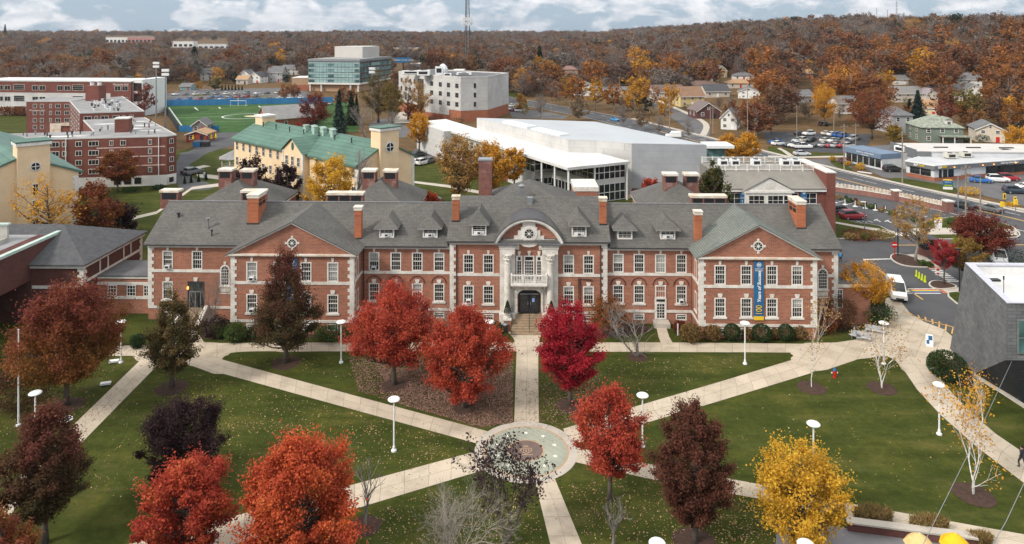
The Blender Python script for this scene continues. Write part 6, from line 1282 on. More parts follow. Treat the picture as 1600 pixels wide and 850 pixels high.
house(417,496,201,167,ORANGE_BR,mat('pale_slate',(.27,.265,.26),(.22,.215,.21),.5,.9),'old brick gabled workshop with pale grey roof beside the sports field',R(36),10,'x',1,roof_frac=.5,name='brick_workshop')
house(300,323,209,188,METAL_G,ROOF_GY,'small white gabled storage shed at the near corner of the sports field',0,5,'y',1,roof_frac=.4,name='storage_shed')
house(291,323,222,204,mat('red_siding',(.26,.055,.04),None,1,.8),ROOF_TN,'red ticket hut with a low tan gable roof below the sports field',0,6,'y',1,roof_frac=.3,name='ticket_hut')
def gazebo():
 g=G(368,265); t=empty('gazebo',(g.x,g.y,0),0,'white open gazebo with a grey octagonal roof beside the yellow dormitory','gazebo'); n=8
 b=MB(); b.lathe([(3.6,0),(3.6,.4)],(0,0),n); b.build('deck',TRIM,t); b=MB(); b.lathe([(4.1,3.0),(4.1,3.15),(.3,5.0),(.05,5.3)],(0,0),n); b.build('roof',GRAVEL_ROOF,t)
 for k in range(n):a=2*math.pi*k/n; b=MB(); b.tube([(3.4*math.cos(a),3.4*math.sin(a),.4),(3.4*math.cos(a),3.4*math.sin(a),3.0)],.13,6); b.build('post',TRIM,t)
 b=MB()
 for k in range(n):
  a,c=[(3.4*math.cos(2*math.pi*q/n),3.4*math.sin(2*math.pi*q/n)) for q in (k,k+1)]
  for z in (.7,1.35):b.tube([(*a,z),(*c,z)],.05,5)
  for j in range(8):p=(a[0]+(c[0]-a[0])*j/8,a[1]+(c[1]-a[1])*j/8); b.tube([(*p,.5),(*p,1.35)],.03,4)
 b.build('railing',TRIM,t)
gazebo()
# --- shops by the highway
def shops():
 A,B_=G(1320.5,252.5),G(1378,266); an,L=frame2(A,B_); t=empty('bank_building',(A.x,A.y,0),an,'low pale shop with a blue fascia and a row of dark windows beside the highway','building'); D=22
 b=MB(); b.box(0,L,0,D,-.1,3.5); b.build('wall',PAINT_GY,t); b=MB(); b.box(-.3,L+.1,-.5,6,2.75,4.0); b.build('fascia',FASCIA_B,t); b=MB(); b.box(-.2,L,0,D,3.5,3.72); b.build('roof',TAR,t)
 b=MB(); b.box(L-.02,L+.04,0,D,-.1,3.9); b.build('side_wall',PAINT_GY,t)
 for k in range(6):b=MB(); x=.5+k*(L-.6)/6; b.box(x,x+(L-.6)/6-.25,-.06,.02,.5 if k != 2 else .05,2.7); b.build('window',GLASS_D,t)
 text_mesh('University of New Haven',.55,'lettering',WHITE,t,(L*.6,-.56,3.55)); text_mesh('Bookstore',.5,'lettering',WHITE,t,(L*.6,-.56,3.0)); roof_unit(t,L*.8,9,3.72,3.0,2.4,1.5)
 A,C,E=G(1416,275),G(1460,283.5),G(1605,272); t=empty('shop_row',(C.x,C.y,0),0,'grey corner shop row with brick plinth and sandwich shop signs','building'); a,e=A-C,E-C
 foot=[(a.x,a.y),(0,0),(e.x,e.y),(e.x+1,e.y+6),(a.x+7,a.y+6)]; prism_poly(foot,.9,2.9).build('wall',PAINT_GY,t); prism_poly([(p[0]*1.002,p[1]*1.002-.03) for p in foot],-.1,.9).build('plinth',ORANGE_BR,t)
 m=Vector((sum(p[0] for p in foot)/5,sum(p[1] for p in foot)/5)); big=[tuple(m+(Vector(p)-m)*1.03+Vector((0,-.3))) for p in foot]; prism_poly(big,2.7,3.7).build('fascia',FASCIA_G,t); parapet_roof(t,big,3.7,mat('pale_roof',(.50,.50,.51),(.42,.42,.43),.3,.8),METAL_W,.3,.1)
 an1=math.atan2(-a.y,-a.x); an2=math.atan2(e.y,e.x); u1=Vector((a.x,a.y)).normalized(); L1=math.hypot(a.x,a.y); u2=Vector((e.x,e.y)).normalized(); L2=math.hypot(e.x,e.y)
 SG=mat('sign_green',(.02,.20,.05),None,2,.5); SY=mat('sign_yellow',(.80,.55,.02),None,2,.5)
 def panel(p,an,w,h,m_,z,name='window',dy=-.08):
  b=MB(); b.box(-w/2,w/2,dy,dy+.1,0,h); o=b.build(name,m_,t); o.location=(p.x,p.y,z); o.rotation_euler=(0,0,an); return o
 for f in (.3,.68):panel(u1*L1*f,an1,2.4,1.6,GLASS_D,1.0)
 for f,w in ((.06,.8),(.11,1.2),(.17,1.6),(.62,4.5),(.76,5.0),(.93,4.6)):panel(u2*L2*f,an2,w,1.9,GLASS_D,.75)
 b1=Vector(big[1]); n1=Vector((u1.y,-u1.x)); n1=n1 if n1.y<0 else -n1; n2=Vector((u2.y,-u2.x)); n2=n2 if n2.y<0 else -n2
 for base,an,nrm in ((b1+u1*L1*.55,an1,n1),(b1+u2*2.2,an2,n2)):
  p=base+nrm*.08; text_mesh('SUB',.62,'lettering',WHITE,t,(p.x-math.cos(an)*.62,p.y-math.sin(an)*.62,3.2),(R(90),0,an),shear=.2,bold=.02,extrude=.03); text_mesh('WAY',.62,'lettering',SY,t,(p.x+math.cos(an)*.75,p.y+math.sin(an)*.75,3.2),(R(90),0,an),shear=.2,bold=.02,extrude=.03)
 p=b1+u2*L2*.80+n2*.08; text_mesh('University of New Haven',.55,'lettering',WHITE,t,(p.x,p.y,3.2),(R(90),0,an2),extrude=.03); p=b1+u2*L2*.46+n2*.08; text_mesh('LAUNDRY',.5,'lettering',WHITE,t,(p.x,p.y,3.2),(R(90),0,an2),extrude=.03) if False else None
 for f in (.33,.5,.95):q=u2*L2*f; roof_unit(t,q.x,q.y+6,3.75,2.2,1.8,1.3,mat('cream_unit',(.58,.56,.48),None,2,.5))
 lamp=bpy.data.materials.get('lit_sconce')
 for f in (.20,.50,.62,.86):p=b1+u2*L2*f+n2*.2; b=MB(); b.lathe([(.05,3.0),(.16,3.02),(.16,3.14),(.05,3.2)],(p.x,p.y),8); b.build('wall_light',lamp,t)
 t=empty('warehouse',(103.5,171.5,0),R(-3),'wide low warehouse with a pale roof and white front behind the corner shops','building'); W=44
 b=MB(); b.box(-4,W,0,12.5,-.1,4.8); b.build('wall',PAINT_GY,t); b=MB(); b.box(-4.2,W+.2,-.2,12.7,4.8,5.05); b.build('roof',mat('pale_membrane',(.55,.52,.49),(.48,.45,.43),.3,.85),t); b=MB(); b.box(-4.3,-4.0,-.2,12.5,3.2,5.4); b.box(-4.2,-.6,-.3,-.18,3.0,4.95,0); b.build('parapet',FASCIA_G,t)
 for k in range(5):b=MB(); b.box(3+k*8,6.4+k*8,5,5.5,5.0,5.3); b.build('skylight',METAL_D,t)
shops()
# --- far commercial buildings
for i,(pl,pr,pb,pt,m,lab) in enumerate([(165,201,67,58.5,SIDING_W,'long white store far beyond the woods, left of the red-fronted one'),(199,242,67.5,58,mat('faded_red_front',(.42,.20,.18),None,.2,.8),'long store with a faded red front far beyond the woods'),(262,302,74,65,SIDING_W,'white flat-roofed warehouse far beyond the left woods'),(309,360,76,69.5,PAINT_GY,'long low grey warehouse farthest right beyond the left woods'),(54,86,67,61,SIDING_W,'low white buildings glimpsed through the woods at the far left'),(611,652,93,75.5,TAN_BR,'tan brick school block behind the glass building'),(660,772,104,93,SIDING_W,'long white retail roof below the lattice tower'),(747,782,109,98.5,PAINT_GY,'grey shop with a hipped canopy right of the lattice tower'),(640,656,109,100,FASCIA_B,'blue and white filling station building left of the white block'),(708,724,120,110.5,mat('teal_shop_paint',(.16,.33,.33),None,1,.8),'small teal shop with a red door behind the white block')]):
 g=GT((pl+pr)/2,pb); k=g.y/FPX; w=(pr-pl)*k; h=(pb-pt)*k; t=empty('commercial_building',tuple(g),0,lab,'building'); b=MB(); b.box(-w/2,w/2,0,18,-3,h); b.build('wall',m,t); b=MB(); b.box(-w/2-.3,w/2+.3,-.3,18,h,h+.5); b.build('roof',MEMBRANE if i<8 else TRIM,t)
 n=max(3,int(w/9));
 for q in range(n):bb=MB(); x=-w/2+w*(q+.5)/n; bb.box(x-w/n*.3,x+w/n*.3,-.15,.02,h*.15,h*.55); bb.build('window',GLASS_D,t)
# ------------------------------------------------------------------ trees and planting
def quad_mesh(name,P,tone,mats,mi=None,tubes=None,up=0.5):
 "P: (N,4,3) leaf quads with a tone each; tubes: MB of limbs appended to the same mesh"
 n=len(P); V=P.reshape(-1,3).astype(np.float32); F=np.arange(n*4,dtype=np.int32); me=bpy.data.meshes.new(name)
 tv,tf=(np.array(tubes.v,np.float32).reshape(-1,3),tubes.f) if tubes else (np.zeros((0,3),np.float32),[])
 loops=[F]+[np.array(f,np.int32)+n*4 for f in tf]; tot=np.concatenate([np.full(n,4,np.int32),np.array([len(f) for f in tf],np.int32)]) if len(tf) else np.full(n,4,np.int32)
 L=np.concatenate(loops); me.vertices.add(n*4+len(tv)); me.vertices.foreach_set('co',np.concatenate([V,tv]).ravel())
 me.loops.add(len(L)); me.loops.foreach_set('vertex_index',L); me.polygons.add(len(tot)); st=np.zeros(len(tot),np.int32); st[1:]=np.cumsum(tot)[:-1]; me.polygons.foreach_set('loop_start',st)
 for m in mats:me.materials.append(m)
 if len(tf):me.polygons.foreach_set('material_index',np.concatenate([np.zeros(n,np.int32),np.ones(len(tf),np.int32)]))
 a=me.attributes.new('tone','FLOAT','FACE'); a.data.foreach_set('value',np.concatenate([tone,np.full(len(tf),.5)]).astype(np.float32))
 me.update(calc_edges=True); me.validate(); return me
def leaf_quads(rg,C,size,elong=1.0,radial=None,up=.35,var=.4):
 n=len(C); nr=rg.normal(size=(n,3)); nr[:,2]=np.abs(nr[:,2])+up; nr /= np.linalg.norm(nr,axis=1)[:,None]
 t=rg.normal(size=(n,3)) if radial is None else radial+rg.normal(size=(n,3))*.45
 a=t-(t*nr).sum(1)[:,None]*nr; a /= np.linalg.norm(a,axis=1)[:,None]+1e-9; b=np.cross(nr,a); s=size*(1+var*rg.uniform(-1,1,n))[:,None]
 a=a*s*elong; b=b*s
 return np.stack([C-a*.5,C-b*.42+a*.05,C+a*.5,C+b*.42+a*.05],1)
PROF={'round':[(0,.45),(.12,.78),(.3,.98),(.5,1),(.7,.86),(.85,.6),(.95,.33),(1,.08)],'cone':[(0,.55),(.12,.92),(.25,1),(.45,.80),(.65,.55),(.85,.29),(1,.04)],'oval':[(0,.4),(.2,.85),(.4,1),(.6,.92),(.8,.66),(1,.1)],'vase':[(0,.22),(.25,.55),(.5,.86),(.72,1),(.88,.8),(1,.35)],'flat':[(0,.5),(.2,.95),(.45,1),(.7,.9),(.9,.6),(1,.25)],'spruce':[(0,1),(.2,.86),(.5,.54),(.8,.22),(1,.02)]}
def rad(kind,t):
 p=PROF[kind]
 for i in range(len(p)-1):
  if t<=p[i+1][0]:k=(t-p[i][0])/(p[i+1][0]-p[i][0]); return p[i][1]+(p[i+1][1]-p[i][1])*k
 return p[-1][1]
def crown_points(rg,H,z0,R_,kind,nclump,per,cr,flat=.7,hollow=.35):
 "leaf positions gathered in puffs through the crown, the puff centres, and a tone per leaf"
 cs=[]; ph=rg.uniform(0,6.28,3)
 while len(cs)<nclump:
  t=rg.uniform(0,1); r=rad(kind,t)
  if rg.uniform()>r ** 1.3+.12:continue
  a=rg.uniform(0,2*math.pi); rr=r*R_*math.sqrt(rg.uniform(hollow ** 2,1))*.93*(1+.17*math.sin(2*a+ph[0])*math.sin(5*t+ph[1])+.13*math.sin(3*a+7*t+ph[2])); cs.append((rr*math.cos(a),rr*math.sin(a),z0+(H-z0)*t*.97+rg.uniform(-.02,.02)*H))
 cs=np.array(cs); ct=rg.uniform(0,1,nclump); cr_=cr*rg.uniform(.55,1.35,nclump); idx=rg.integers(0,nclump,nclump*per)
 ax=cs-np.array([0,0,z0+(H-z0)*.12]); ax[:,2]=np.maximum(ax[:,2],0)*.8+.25*R_; ax /= np.linalg.norm(ax,axis=1)[:,None]; g1=rg.normal(size=(len(idx),3))*.46; along=rg.normal(size=len(idx))*.62
 P=cs[idx]+(g1*np.array([1,1,flat])+ax[idx]*along[:,None])*cr_[idx][:,None]; P[:,2]=np.maximum(P[:,2],z0*.75)
 lf=.5+.5*np.sin(P[:,0]*5.2/R_+ph[0])*np.sin(P[:,1]*4.3/R_+ph[1])*np.sin(P[:,2]*9/H+ph[2]); tone=np.clip(.34*ct[idx]+.40*rg.uniform(0,1,len(idx))+.30*lf,0,1); return P,cs,tone
def limbs(rg,cs,H,z0,tr,n=5,lean=(0,0),first=None,wig=.06):
 b=MB(); top=H*.88; k=7
 tk=[(lean[0]*(i/k) ** 1.5+(rg.normal()*.012*H if i>1 else 0),lean[1]*(i/k) ** 1.5+(rg.normal()*.012*H if i>1 else 0),top*i/k) for i in range(k+1)]
 b.tube(tk,[tr*(1.35 if i==0 else 1-.86*i/k) for i in range(k+1)],8)
 for c in cs:
  h=math.hypot(c[0],c[1]); zs=max(z0*.78,min(top*.93,c[2]-h*rg.uniform(.45,1.0))); f=zs/top*k; i=min(k-1,int(f)); p0=Vector(tk[i]).lerp(Vector(tk[i+1]),f-i); c=Vector(c)
  mid=p0.lerp(c,.5)+Vector((rg.normal()*wig,rg.normal()*wig,-.05))*(c-p0).length; r0=tr*(1-.8*zs/top)*.42+.008
  b.tube([p0,mid,c],[r0,r0*.6,r0*.2],n,cap=False)
 return b
def tree_mesh_parts(seed,H,z0,R_,kind,nclump,per,cr,leaf,tr,flat=.7,hollow=.35,grad=0.0,up=.35,lean=(0,0)):
 rg=np.random.default_rng(seed); P,cs,tone=crown_points(rg,H,z0,R_,kind,nclump,per,cr,flat,hollow)
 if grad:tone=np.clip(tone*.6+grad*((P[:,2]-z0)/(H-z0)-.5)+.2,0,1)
 return leaf_quads(rg,P,leaf,1.25,None,up),tone,limbs(rg,cs,H,z0,tr,lean=lean)
def plant_tree(label,base,top,width,kind,leafm,seed,z0f=.25,nclump=110,per=200,crf=.26,leaf=.17,barkm=None,flat=.7,hollow=.35,grad=0.0,trf=.022,name='tree',dx=0,cat='tree',group=None,mulch=0,up=.35,terr=False):
 g=GT(*base) if terr else G(*base); k=g.y/FPX; H=(base[1]-top)*k; R_=width*k/2
 Q,tone,tb=tree_mesh_parts(seed,H,H*z0f,R_*.95,kind,int(nclump*1.2),int(per*(1.45 if leaf<.195 else 1.2)),R_*crf*.66,leaf*(.74 if leaf<.195 else .9),max(.05,H*trf),flat,hollow,grad,up)
 t=empty(name,(g.x,g.y,g.z),0,label,cat,group); tb.build('trunk',barkm or BARK,t,smooth=True); me=quad_mesh('crown',Q,tone,[leafm]); o=bpy.data.objects.new('crown',me); COL.objects.link(o); o.parent=t
 if mulch:mulch_ring(g,mulch)
 return t
rm=random.Random(9)
def mulch_ring(g,r):
 b=MB(); n=22; b.add([(g.x+r*q*rm.uniform(.93,1.07)*math.cos(2*math.pi*k/n),g.y+r*q*rm.uniform(.93,1.07)*math.sin(2*math.pi*k/n),z) for q,z in ((1,.02),(.55,.07)) for k in range(n)]+[(g.x,g.y,.1)],[(k,(k+1) % n,n+(k+1) % n,n+k) for k in range(n)]+[(n+k,n+(k+1) % n,2*n) for k in range(n)]); struct(b.build('mulch_ring',MULCH))
def grow(rg,b,p,d,L,r,depth,spread,up,tips,nmin=2,nside=1,sides=4):
 pts=[p]; n=3; q=d.copy()
 for i in range(n):q=(q+Vector(rg.normal(size=3))*.12+Vector((0,0,up*.12))).normalized(); pts.append(pts[-1]+q*L/n)
 b.tube(pts,[r,r*.85,r*.72,r*.55],sides if depth>1 else 3,cap=False)
 if depth==0:tips.append(pts[-1]); return
 k=nmin+(1 if rg.uniform()<.55 else 0)
 for i in range(k):
  ax=Vector(rg.normal(size=3)).normalized(); nd=(q+(ax-q*ax.dot(q))*spread*rg.uniform(.6,1.25)+Vector((0,0,up*.2))).normalized(); grow(rg,b,pts[-1],nd,L*rg.uniform(.62,.88),r*.58,depth-1,spread,up,tips,nmin,nside,sides)
 for i in range(nside):
  ax=Vector(rg.normal(size=3)).normalized(); nd=(q+(ax-q*ax.dot(q))*spread*1.3).normalized(); grow(rg,b,pts[1+i % 2],nd,L*.6,r*.4,max(0,depth-2),spread,up,tips,nmin,nside,sides)
def plant_bare(label,base,top,width,seed,depth=5,barkm=None,stems=1,spread=.62,up=.3,z0f=.16,leafm=None,per=0,leaf=.14,trf=.02,name='bare_tree',cr=.35,terr=False,mulch=0,cat='tree',group=None,nside=1):
 rg=np.random.default_rng(seed); g=GT(*base) if terr else G(*base); k=g.y/FPX; H=(base[1]-top)*k; W=width*k; b=MB(); tips=[]
 for s in range(stems):
  a=2*math.pi*s/max(1,stems)+1; d=Vector((math.cos(a)*.32,math.sin(a)*.32,1)).normalized() if stems>1 else Vector((0,0,1)); grow(rg,b,Vector((0,0,-.05)),d,H*z0f if stems==1 else H*.25,H*trf/(stems ** .4),depth,spread,up,tips,nside=nside)
 v=np.array(b.v); zx=v[:,2].max(); wx=np.percentile(np.abs(v[:,:2]),98)*2; sx,sz=W/wx,H/zx; b.v=[(p[0]*sx,p[1]*sx,p[2]*sz) for p in b.v]
 t=empty(name,tuple(g),0,label,cat,group); b.build('trunk',barkm or BARK_G,t)
 if leafm and per:
  T=np.array([(p.x*sx,p.y*sx,p.z*sz) for p in tips]); idx=np.repeat(np.arange(len(T)),per); P=T[idx]+rg.normal(size=(len(idx),3))*cr; me=quad_mesh('crown',leaf_quads(rg,P,leaf,1.3),rg.uniform(0,1,len(P)),[leafm]); o=bpy.data.objects.new('crown',me); COL.objects.link(o); o.parent=t
 if mulch:mulch_ring(g,mulch)
 return t
L_ORANGE=leafmat('orange_red_leaves',[(0,(.22,.035,.020)),(.4,(.46,.076,.034)),(.75,(.58,.128,.042)),(1,(.66,.27,.075))])
L_RED=leafmat('red_leaves',[(0,(.20,.030,.022)),(.45,(.40,.058,.036)),(.75,(.50,.095,.042)),(1,(.56,.21,.07))])
L_PINK=leafmat('rose_red_leaves',[(0,(.24,.035,.028)),(.45,(.42,.065,.042)),(.8,(.50,.095,.045)),(1,(.52,.18,.07))])
L_CRIM=leafmat('crimson_leaves',[(0,(.17,.008,.018)),(.5,(.36,.020,.036)),(.85,(.46,.032,.04)),(1,(.52,.08,.06))])
L_BRR=leafmat('brown_red_leaves',[(0,(.15,.080,.022)),(.35,(.25,.11,.028)),(.6,(.22,.062,.034)),(.85,(.20,.048,.040)),(1,(.34,.15,.04))])
L_DKBR=leafmat('bronze_leaves',[(0,(.045,.046,.018)),(.35,(.090,.064,.028)),(.6,(.125,.050,.032)),(.85,(.17,.050,.038)),(1,(.22,.10,.05))])
L_MAR=leafmat('maroon_leaves',[(0,(.060,.038,.020)),(.5,(.120,.046,.029)),(.85,(.155,.054,.036)),(1,(.26,.09,.05))])
L_OLV=leafmat('olive_brown_leaves',[(0,(.055,.058,.022)),(.5,(.125,.092,.036)),(1,(.20,.12,.05))])
L_PUR=leafmat('purple_leaves',[(0,(.024,.013,.016)),(.6,(.050,.027,.029)),(1,(.088,.052,.047))])
L_YEL=leafmat('yellow_leaves',[(0,(.32,.175,.022)),(.5,(.58,.33,.032)),(.85,(.72,.44,.05)),(1,(.60,.45,.11))])
L_GOLD=leafmat('golden_leaves',[(0,(.36,.16,.025)),(.5,(.56,.27,.03)),(1,(.66,.38,.05))])
L_TAN=leafmat('tan_leaves',[(0,(.26,.15,.055)),(.5,(.38,.22,.075)),(1,(.48,.30,.09))])
L_DRED=leafmat('deep_red_leaves',[(0,(.10,.022,.018)),(.5,(.17,.038,.026)),(1,(.24,.07,.035))])
L_GRN=leafmat('evergreen_leaves',[(0,(.012,.030,.010)),(.6,(.026,.054,.016)),(1,(.05,.08,.03))],.15)
L_MID=leafmat('shrub_leaves',[(0,(.03,.055,.015)),(.6,(.06,.10,.025)),(1,(.12,.15,.04))],.2)
L_BRZ=leafmat('hydrangea_leaves',[(0,(.08,.055,.02)),(.5,(.16,.095,.035)),(1,(.28,.17,.06))],.2)
L_STRAW=leafmat('straw_blades',[(0,(.20,.13,.055)),(.5,(.32,.20,.08)),(1,(.16,.15,.05))],.3)
plant_tree('blazing orange-red maple, largest at the bottom, cut by the frame',(470,908),692,196,'round',L_ORANGE,1,.22,170,260,.22,.16)
plant_tree('red maple at the bottom, left of the blazing orange one',(292,888),718,148,'round',L_RED,2,.24,130,240,.23,.16)
plant_tree('brownish red tree in the bottom left corner beside the white lamp',(70,848),635,138,'oval',L_DKBR,3,.22,120,230,.25,.16,hollow=.25,grad=.5)
plant_tree('reddish tree top in the very bottom left corner',(2,990),800,120,'round',L_BRR,31,.22,70,170,.25,.16)
plant_tree('round dark purple plum tree on the left lawn',(287,762),628,136,'flat',L_PUR,4,.12,120,220,.23,.15,flat=.8,up=.1)
plant_tree('broad brown and rust maple in front of the dark brick library',(104,634),446,178,'round',L_BRR,5,.25,150,240,.22,.19,grad=.55,mulch=1.5)
plant_tree('olive-brown conical pear tree at the fork of the walks on the left',(269,606),450,88,'cone',L_OLV,6,.2,90,190,.26,.16,mulch=1.5)
plant_tree('tall dark bronze conical tree in front of the left gabled pavilion',(447,567),384,118,'cone',L_DKBR,7,.16,120,220,.24,.17,grad=.6,mulch=1.5)
plant_tree('red maple with a clear trunk, left of two in front of the hall',(616,602),447,140,'round',L_PINK,8,.26,130,210,.24,.17,hollow=.3,mulch=1.5)
plant_tree('full red maple, right of two left of the entrance walk',(725,638),486,134,'round',L_RED,9,.16,130,240,.24,.17,mulch=1.3)
plant_tree('crimson maple just right of the entrance walk',(891,634),472,116,'oval',L_CRIM,10,.22,110,210,.25,.17,mulch=1.3)
plant_tree('orange-red maple with open lower limbs beside the emblem circle',(953,782),608,132,'oval',L_PINK,11,.30,105,200,.25,.15)
plant_tree('dark maroon pyramidal pear tree below the emblem circle',(1086,848),628,128,'oval',L_MAR,12,.18,130,250,.24,.15,mulch=1.5)
plant_tree('yellow-leaved tree at the bottom right',(1250,862),703,168,'flat',L_YEL,13,.18,120,100,.24,.17,hollow=.3)
plant_bare('sparse purple-leaved plum tree overlapping the emblem circle',(792,850),680,118,14,5,BARK,3,.5,.6,.2,L_PUR,4,.14,cr=.18)
plant_bare('wide bare pale grey tree at the bottom centre',(712,900),738,170,15,6,BARK_P,3,.75,.12,trf=.019,nside=2)
plant_bare('small bare dark tree beside the southwest walk',(571,822),728,78,16,5,BARK_G,1,.55,.5,mulch=1.1)
plant_bare('small leafless tree below the orange-red maple by the circle',(958,852),760,76,17,5,BARK_G,1,.55,.5)
plant_tree('orange-brown shrub tree against the centre wall of the hall',(950,522),462,68,'round',L_TAN if False else leafmat('russet_leaves',[(0,(.15,.06,.02)),(.6,(.27,.10,.03)),(1,(.36,.16,.04))]),18,.2,60,120,.3,.15)
plant_bare('grey leafless multi-stem tree right of the crimson maple',(996,558),472,106,19,5,BARK_G,3,.7,.25,mulch=1.1); plant_bare('grey leafless shrub tree behind the two red maples',(688,535),464,80,20,5,BARK_G,3,.7,.25)
plant_bare('bare multi-stem tree beside the west entrance stair',(321,524),425,72,24,5,BARK_G,3,.5,.5)
plant_bare('slim white birch left of the fire hydrant',(1268,606),470,62,21,4,BIRCH,1,.5,.55,.42,L_TAN,4,.13,trf=.010,cr=.3,mulch=1.35,name='birch_tree',nside=2)
plant_bare('twin-stemmed white birch right of the fire hydrant',(1378,607),498,84,22,4,BIRCH,2,.6,.35,.4,L_TAN,5,.13,trf=.012,cr=.35,mulch=1.35,name='birch_tree')
plant_bare('forked white birch with orange leaves beside the curved walk',(1521,773),606,82,23,4,BIRCH,2,.5,.5,.45,L_GOLD,7,.14,trf=.013,cr=.35,mulch=1.4,name='birch_tree')
plant_bare('thin birch in the verge below the grey block building',(1535,660),580,34,25,3,BIRCH,2,.35,.8,.4,L_GOLD,4,.13,trf=.012,name='birch_tree')
plant_tree('weeping golden tree in front of the brick link',(1357,502),413,88,'vase',L_GOLD,26,.3,60,90,.24,.17,hollow=.5)
plant_tree('sparse orange tree on the traffic island',(1431,409),312,78,'oval',L_TAN,27,.35,46,60,.22,.2,barkm=BARK_P); plant_tree('small bright red tree on the second traffic island',(1475,444),370,40,'oval',leafmat('scarlet_leaves',[(0,(.26,.02,.03)),(1,(.46,.06,.06))]),28,.35,45,90,.28,.17)
plant_tree('olive-gold tree in front of the parked silver car',(1507,440),372,58,'round',L_OLV if False else leafmat('olive_gold_leaves',[(0,(.16,.10,.03)),(.6,(.28,.17,.04)),(1,(.36,.24,.06))]),29,.3,70,120,.26,.18)
plant_tree('round deep red tree beside the campus drive',(1532,403),336,90,'flat',L_DRED,30,.22,90,150,.24,.2)
MIDT=[('bright gold tree in front of the yellow dormitory',(517,384),243,92,'round',L_YEL,.2,90,110),('sparse amber trees left of the sports hall lobby',(716,318),206,78,'oval',L_TAN,.2,80,90),('gold tree against the white wing of the sports hall',(765,312),222,70,'oval',L_GOLD,.25,80,90),('golden tree beside the lobby windows',(803,300),228,44,'oval',L_GOLD,.3,60,80),('dark purple tree left of the gazebo side of the yellow dormitory',(392,330),246,64,'round',L_PUR,.2,60,140),('dark purple tree against the yellow dormitory bay',(448,346),258,48,'round',L_PUR,.25,60,140),('rust-brown tree in front of the white ground floor of the dormitory',(184,300),234,62,'round',L_BRR,.3,70,110),('thin gold tree before the yellow dormitory gable',(75,424),274,96,'vase',L_GOLD,.2,60,22),('brownish tree between the yellow gable and the low range',(150,402),282,74,'round',L_BRR,.2,70,110),('plum-dark shrub tree behind the low range',(186,388),318,60,'flat',L_PUR,.1,60,120),('tall olive tree beside the field light mast',(591,192),112,54,'oval',L_OLV,.18,70,110),('olive-gold tree right of the field light mast',(612,196),128,42,'oval',leafmat('moss_gold_leaves',[(0,(.12,.09,.025)),(1,(.25,.17,.04))]),.2,60,100),('sparse tan tree at the left face of the white block',(638,188),118,36,'oval',L_TAN,.25,50,40),('tan tree before the stair window of the white block',(657,190),126,40,'oval',L_TAN,.25,50,70),('low orange-red tree below the white block',(645,190),165,30,'round',L_BRR,.2,40,110),('golden yellow tree between the dormitory and the white block',(655,238),178,46,'round',L_GOLD,.3,60,100),('russet oak behind the yellow dormitory roof',(492,206),146,58,'round',L_DRED,.2,70,110),('golden tree at the far end of the sports hall',(1167,262),208,44,'round',L_GOLD,.25,60,110),('golden tree behind the canopy of the sports hall',(1140,258),211,42,'round',L_GOLD,.25,60,110),('dense green weeping tree left of the brick office',(1114,396),248,58,'oval',leafmat('green_brown_leaves',[(0,(.05,.06,.02)),(.7,(.09,.09,.03)),(1,(.20,.13,.05))]),.15,80,120),('small red tree beside the grey metal wall',(1015,318),276,32,'round',L_RED,.2,40,90),('red shrub tree behind the hall roof beside a parked car',(670,330),303,36,'round',L_ORANGE,.15,40,90),('golden street tree right of the warehouse',(1592,252),196,50,'round',L_GOLD,.25,60,100),('great rust-coloured oak behind the staff car park',(1362,218),138,74,'round',L_BRR,.25,80,90),('bright golden tree beyond the staff car park',(1288,198),132,50,'oval',L_GOLD,.25,70,90),('dull gold tree before the grey-white house',(1397,224),196,30,'round',leafmat('old_gold_leaves',[(0,(.2,.13,.03)),(1,(.36,.24,.05))]),.2,50,90)]
for i,(lab,base,top,w,kind,lm,z0,nc,per) in enumerate(MIDT):plant_tree(lab,base,top,w,kind,lm,60+i,z0,nc,per,.27,.30,hollow=.3,terr=base[1]<235)
plant_bare('bare grey tree before the yellow dormitory gable',(552,380),230,74,91,5,BARK_G,1,.6,.3); plant_bare('bare brown tree right of the white block drive',(572,215),158,50,92,5,BARK_G,2,.6,.3); plant_bare('bare tree behind the right end of the workshop',(600,225),170,44,93,5,BARK_G,1,.6,.3)
def conifer(label,base,top,width,lm,seed,name='conifer_tree',terr=True):
 g=GT(*base) if terr else G(*base); k=g.y/FPX; H=(base[1]-top)*k; R_=width*k/2; rg=np.random.default_rng(seed); n=2600; t_=rg.uniform(0,1,n) ** 1.25; lay=np.floor(t_*16)/16*.6+t_*.4; r=R_*(1-lay)*np.sqrt(rg.uniform(.15,1,n))*(1+.25*np.sin(rg.uniform(0,6.28,n))); a=rg.uniform(0,2*np.pi,n)
 P=np.stack([r*np.cos(a),r*np.sin(a),H*(.06+.94*t_)-r*.25],1); rd=np.stack([np.cos(a),np.sin(a),np.full(n,-.35)],1); me=quad_mesh('crown',leaf_quads(rg,P,max(.10,R_*.17),1.9,rd,.8),rg.uniform(0,1,n),[lm])
 t=empty(name,tuple(g),0,label,'tree'); o=bpy.data.objects.new('crown',me); COL.objects.link(o); o.parent=t; b=MB(); b.tube([(0,0,-.2),(0,0,H*.95)],[H*.02,.03],6); b.build('trunk',BARK,t); return t
L_SPR=leafmat('blue_spruce_needles',[(0,(.014,.03,.026)),(.6,(.03,.055,.048)),(1,(.06,.09,.08))],.1); L_CON=leafmat('dark_conifer_needles',[(0,(.010,.018,.011)),(1,(.03,.045,.025))],.1)
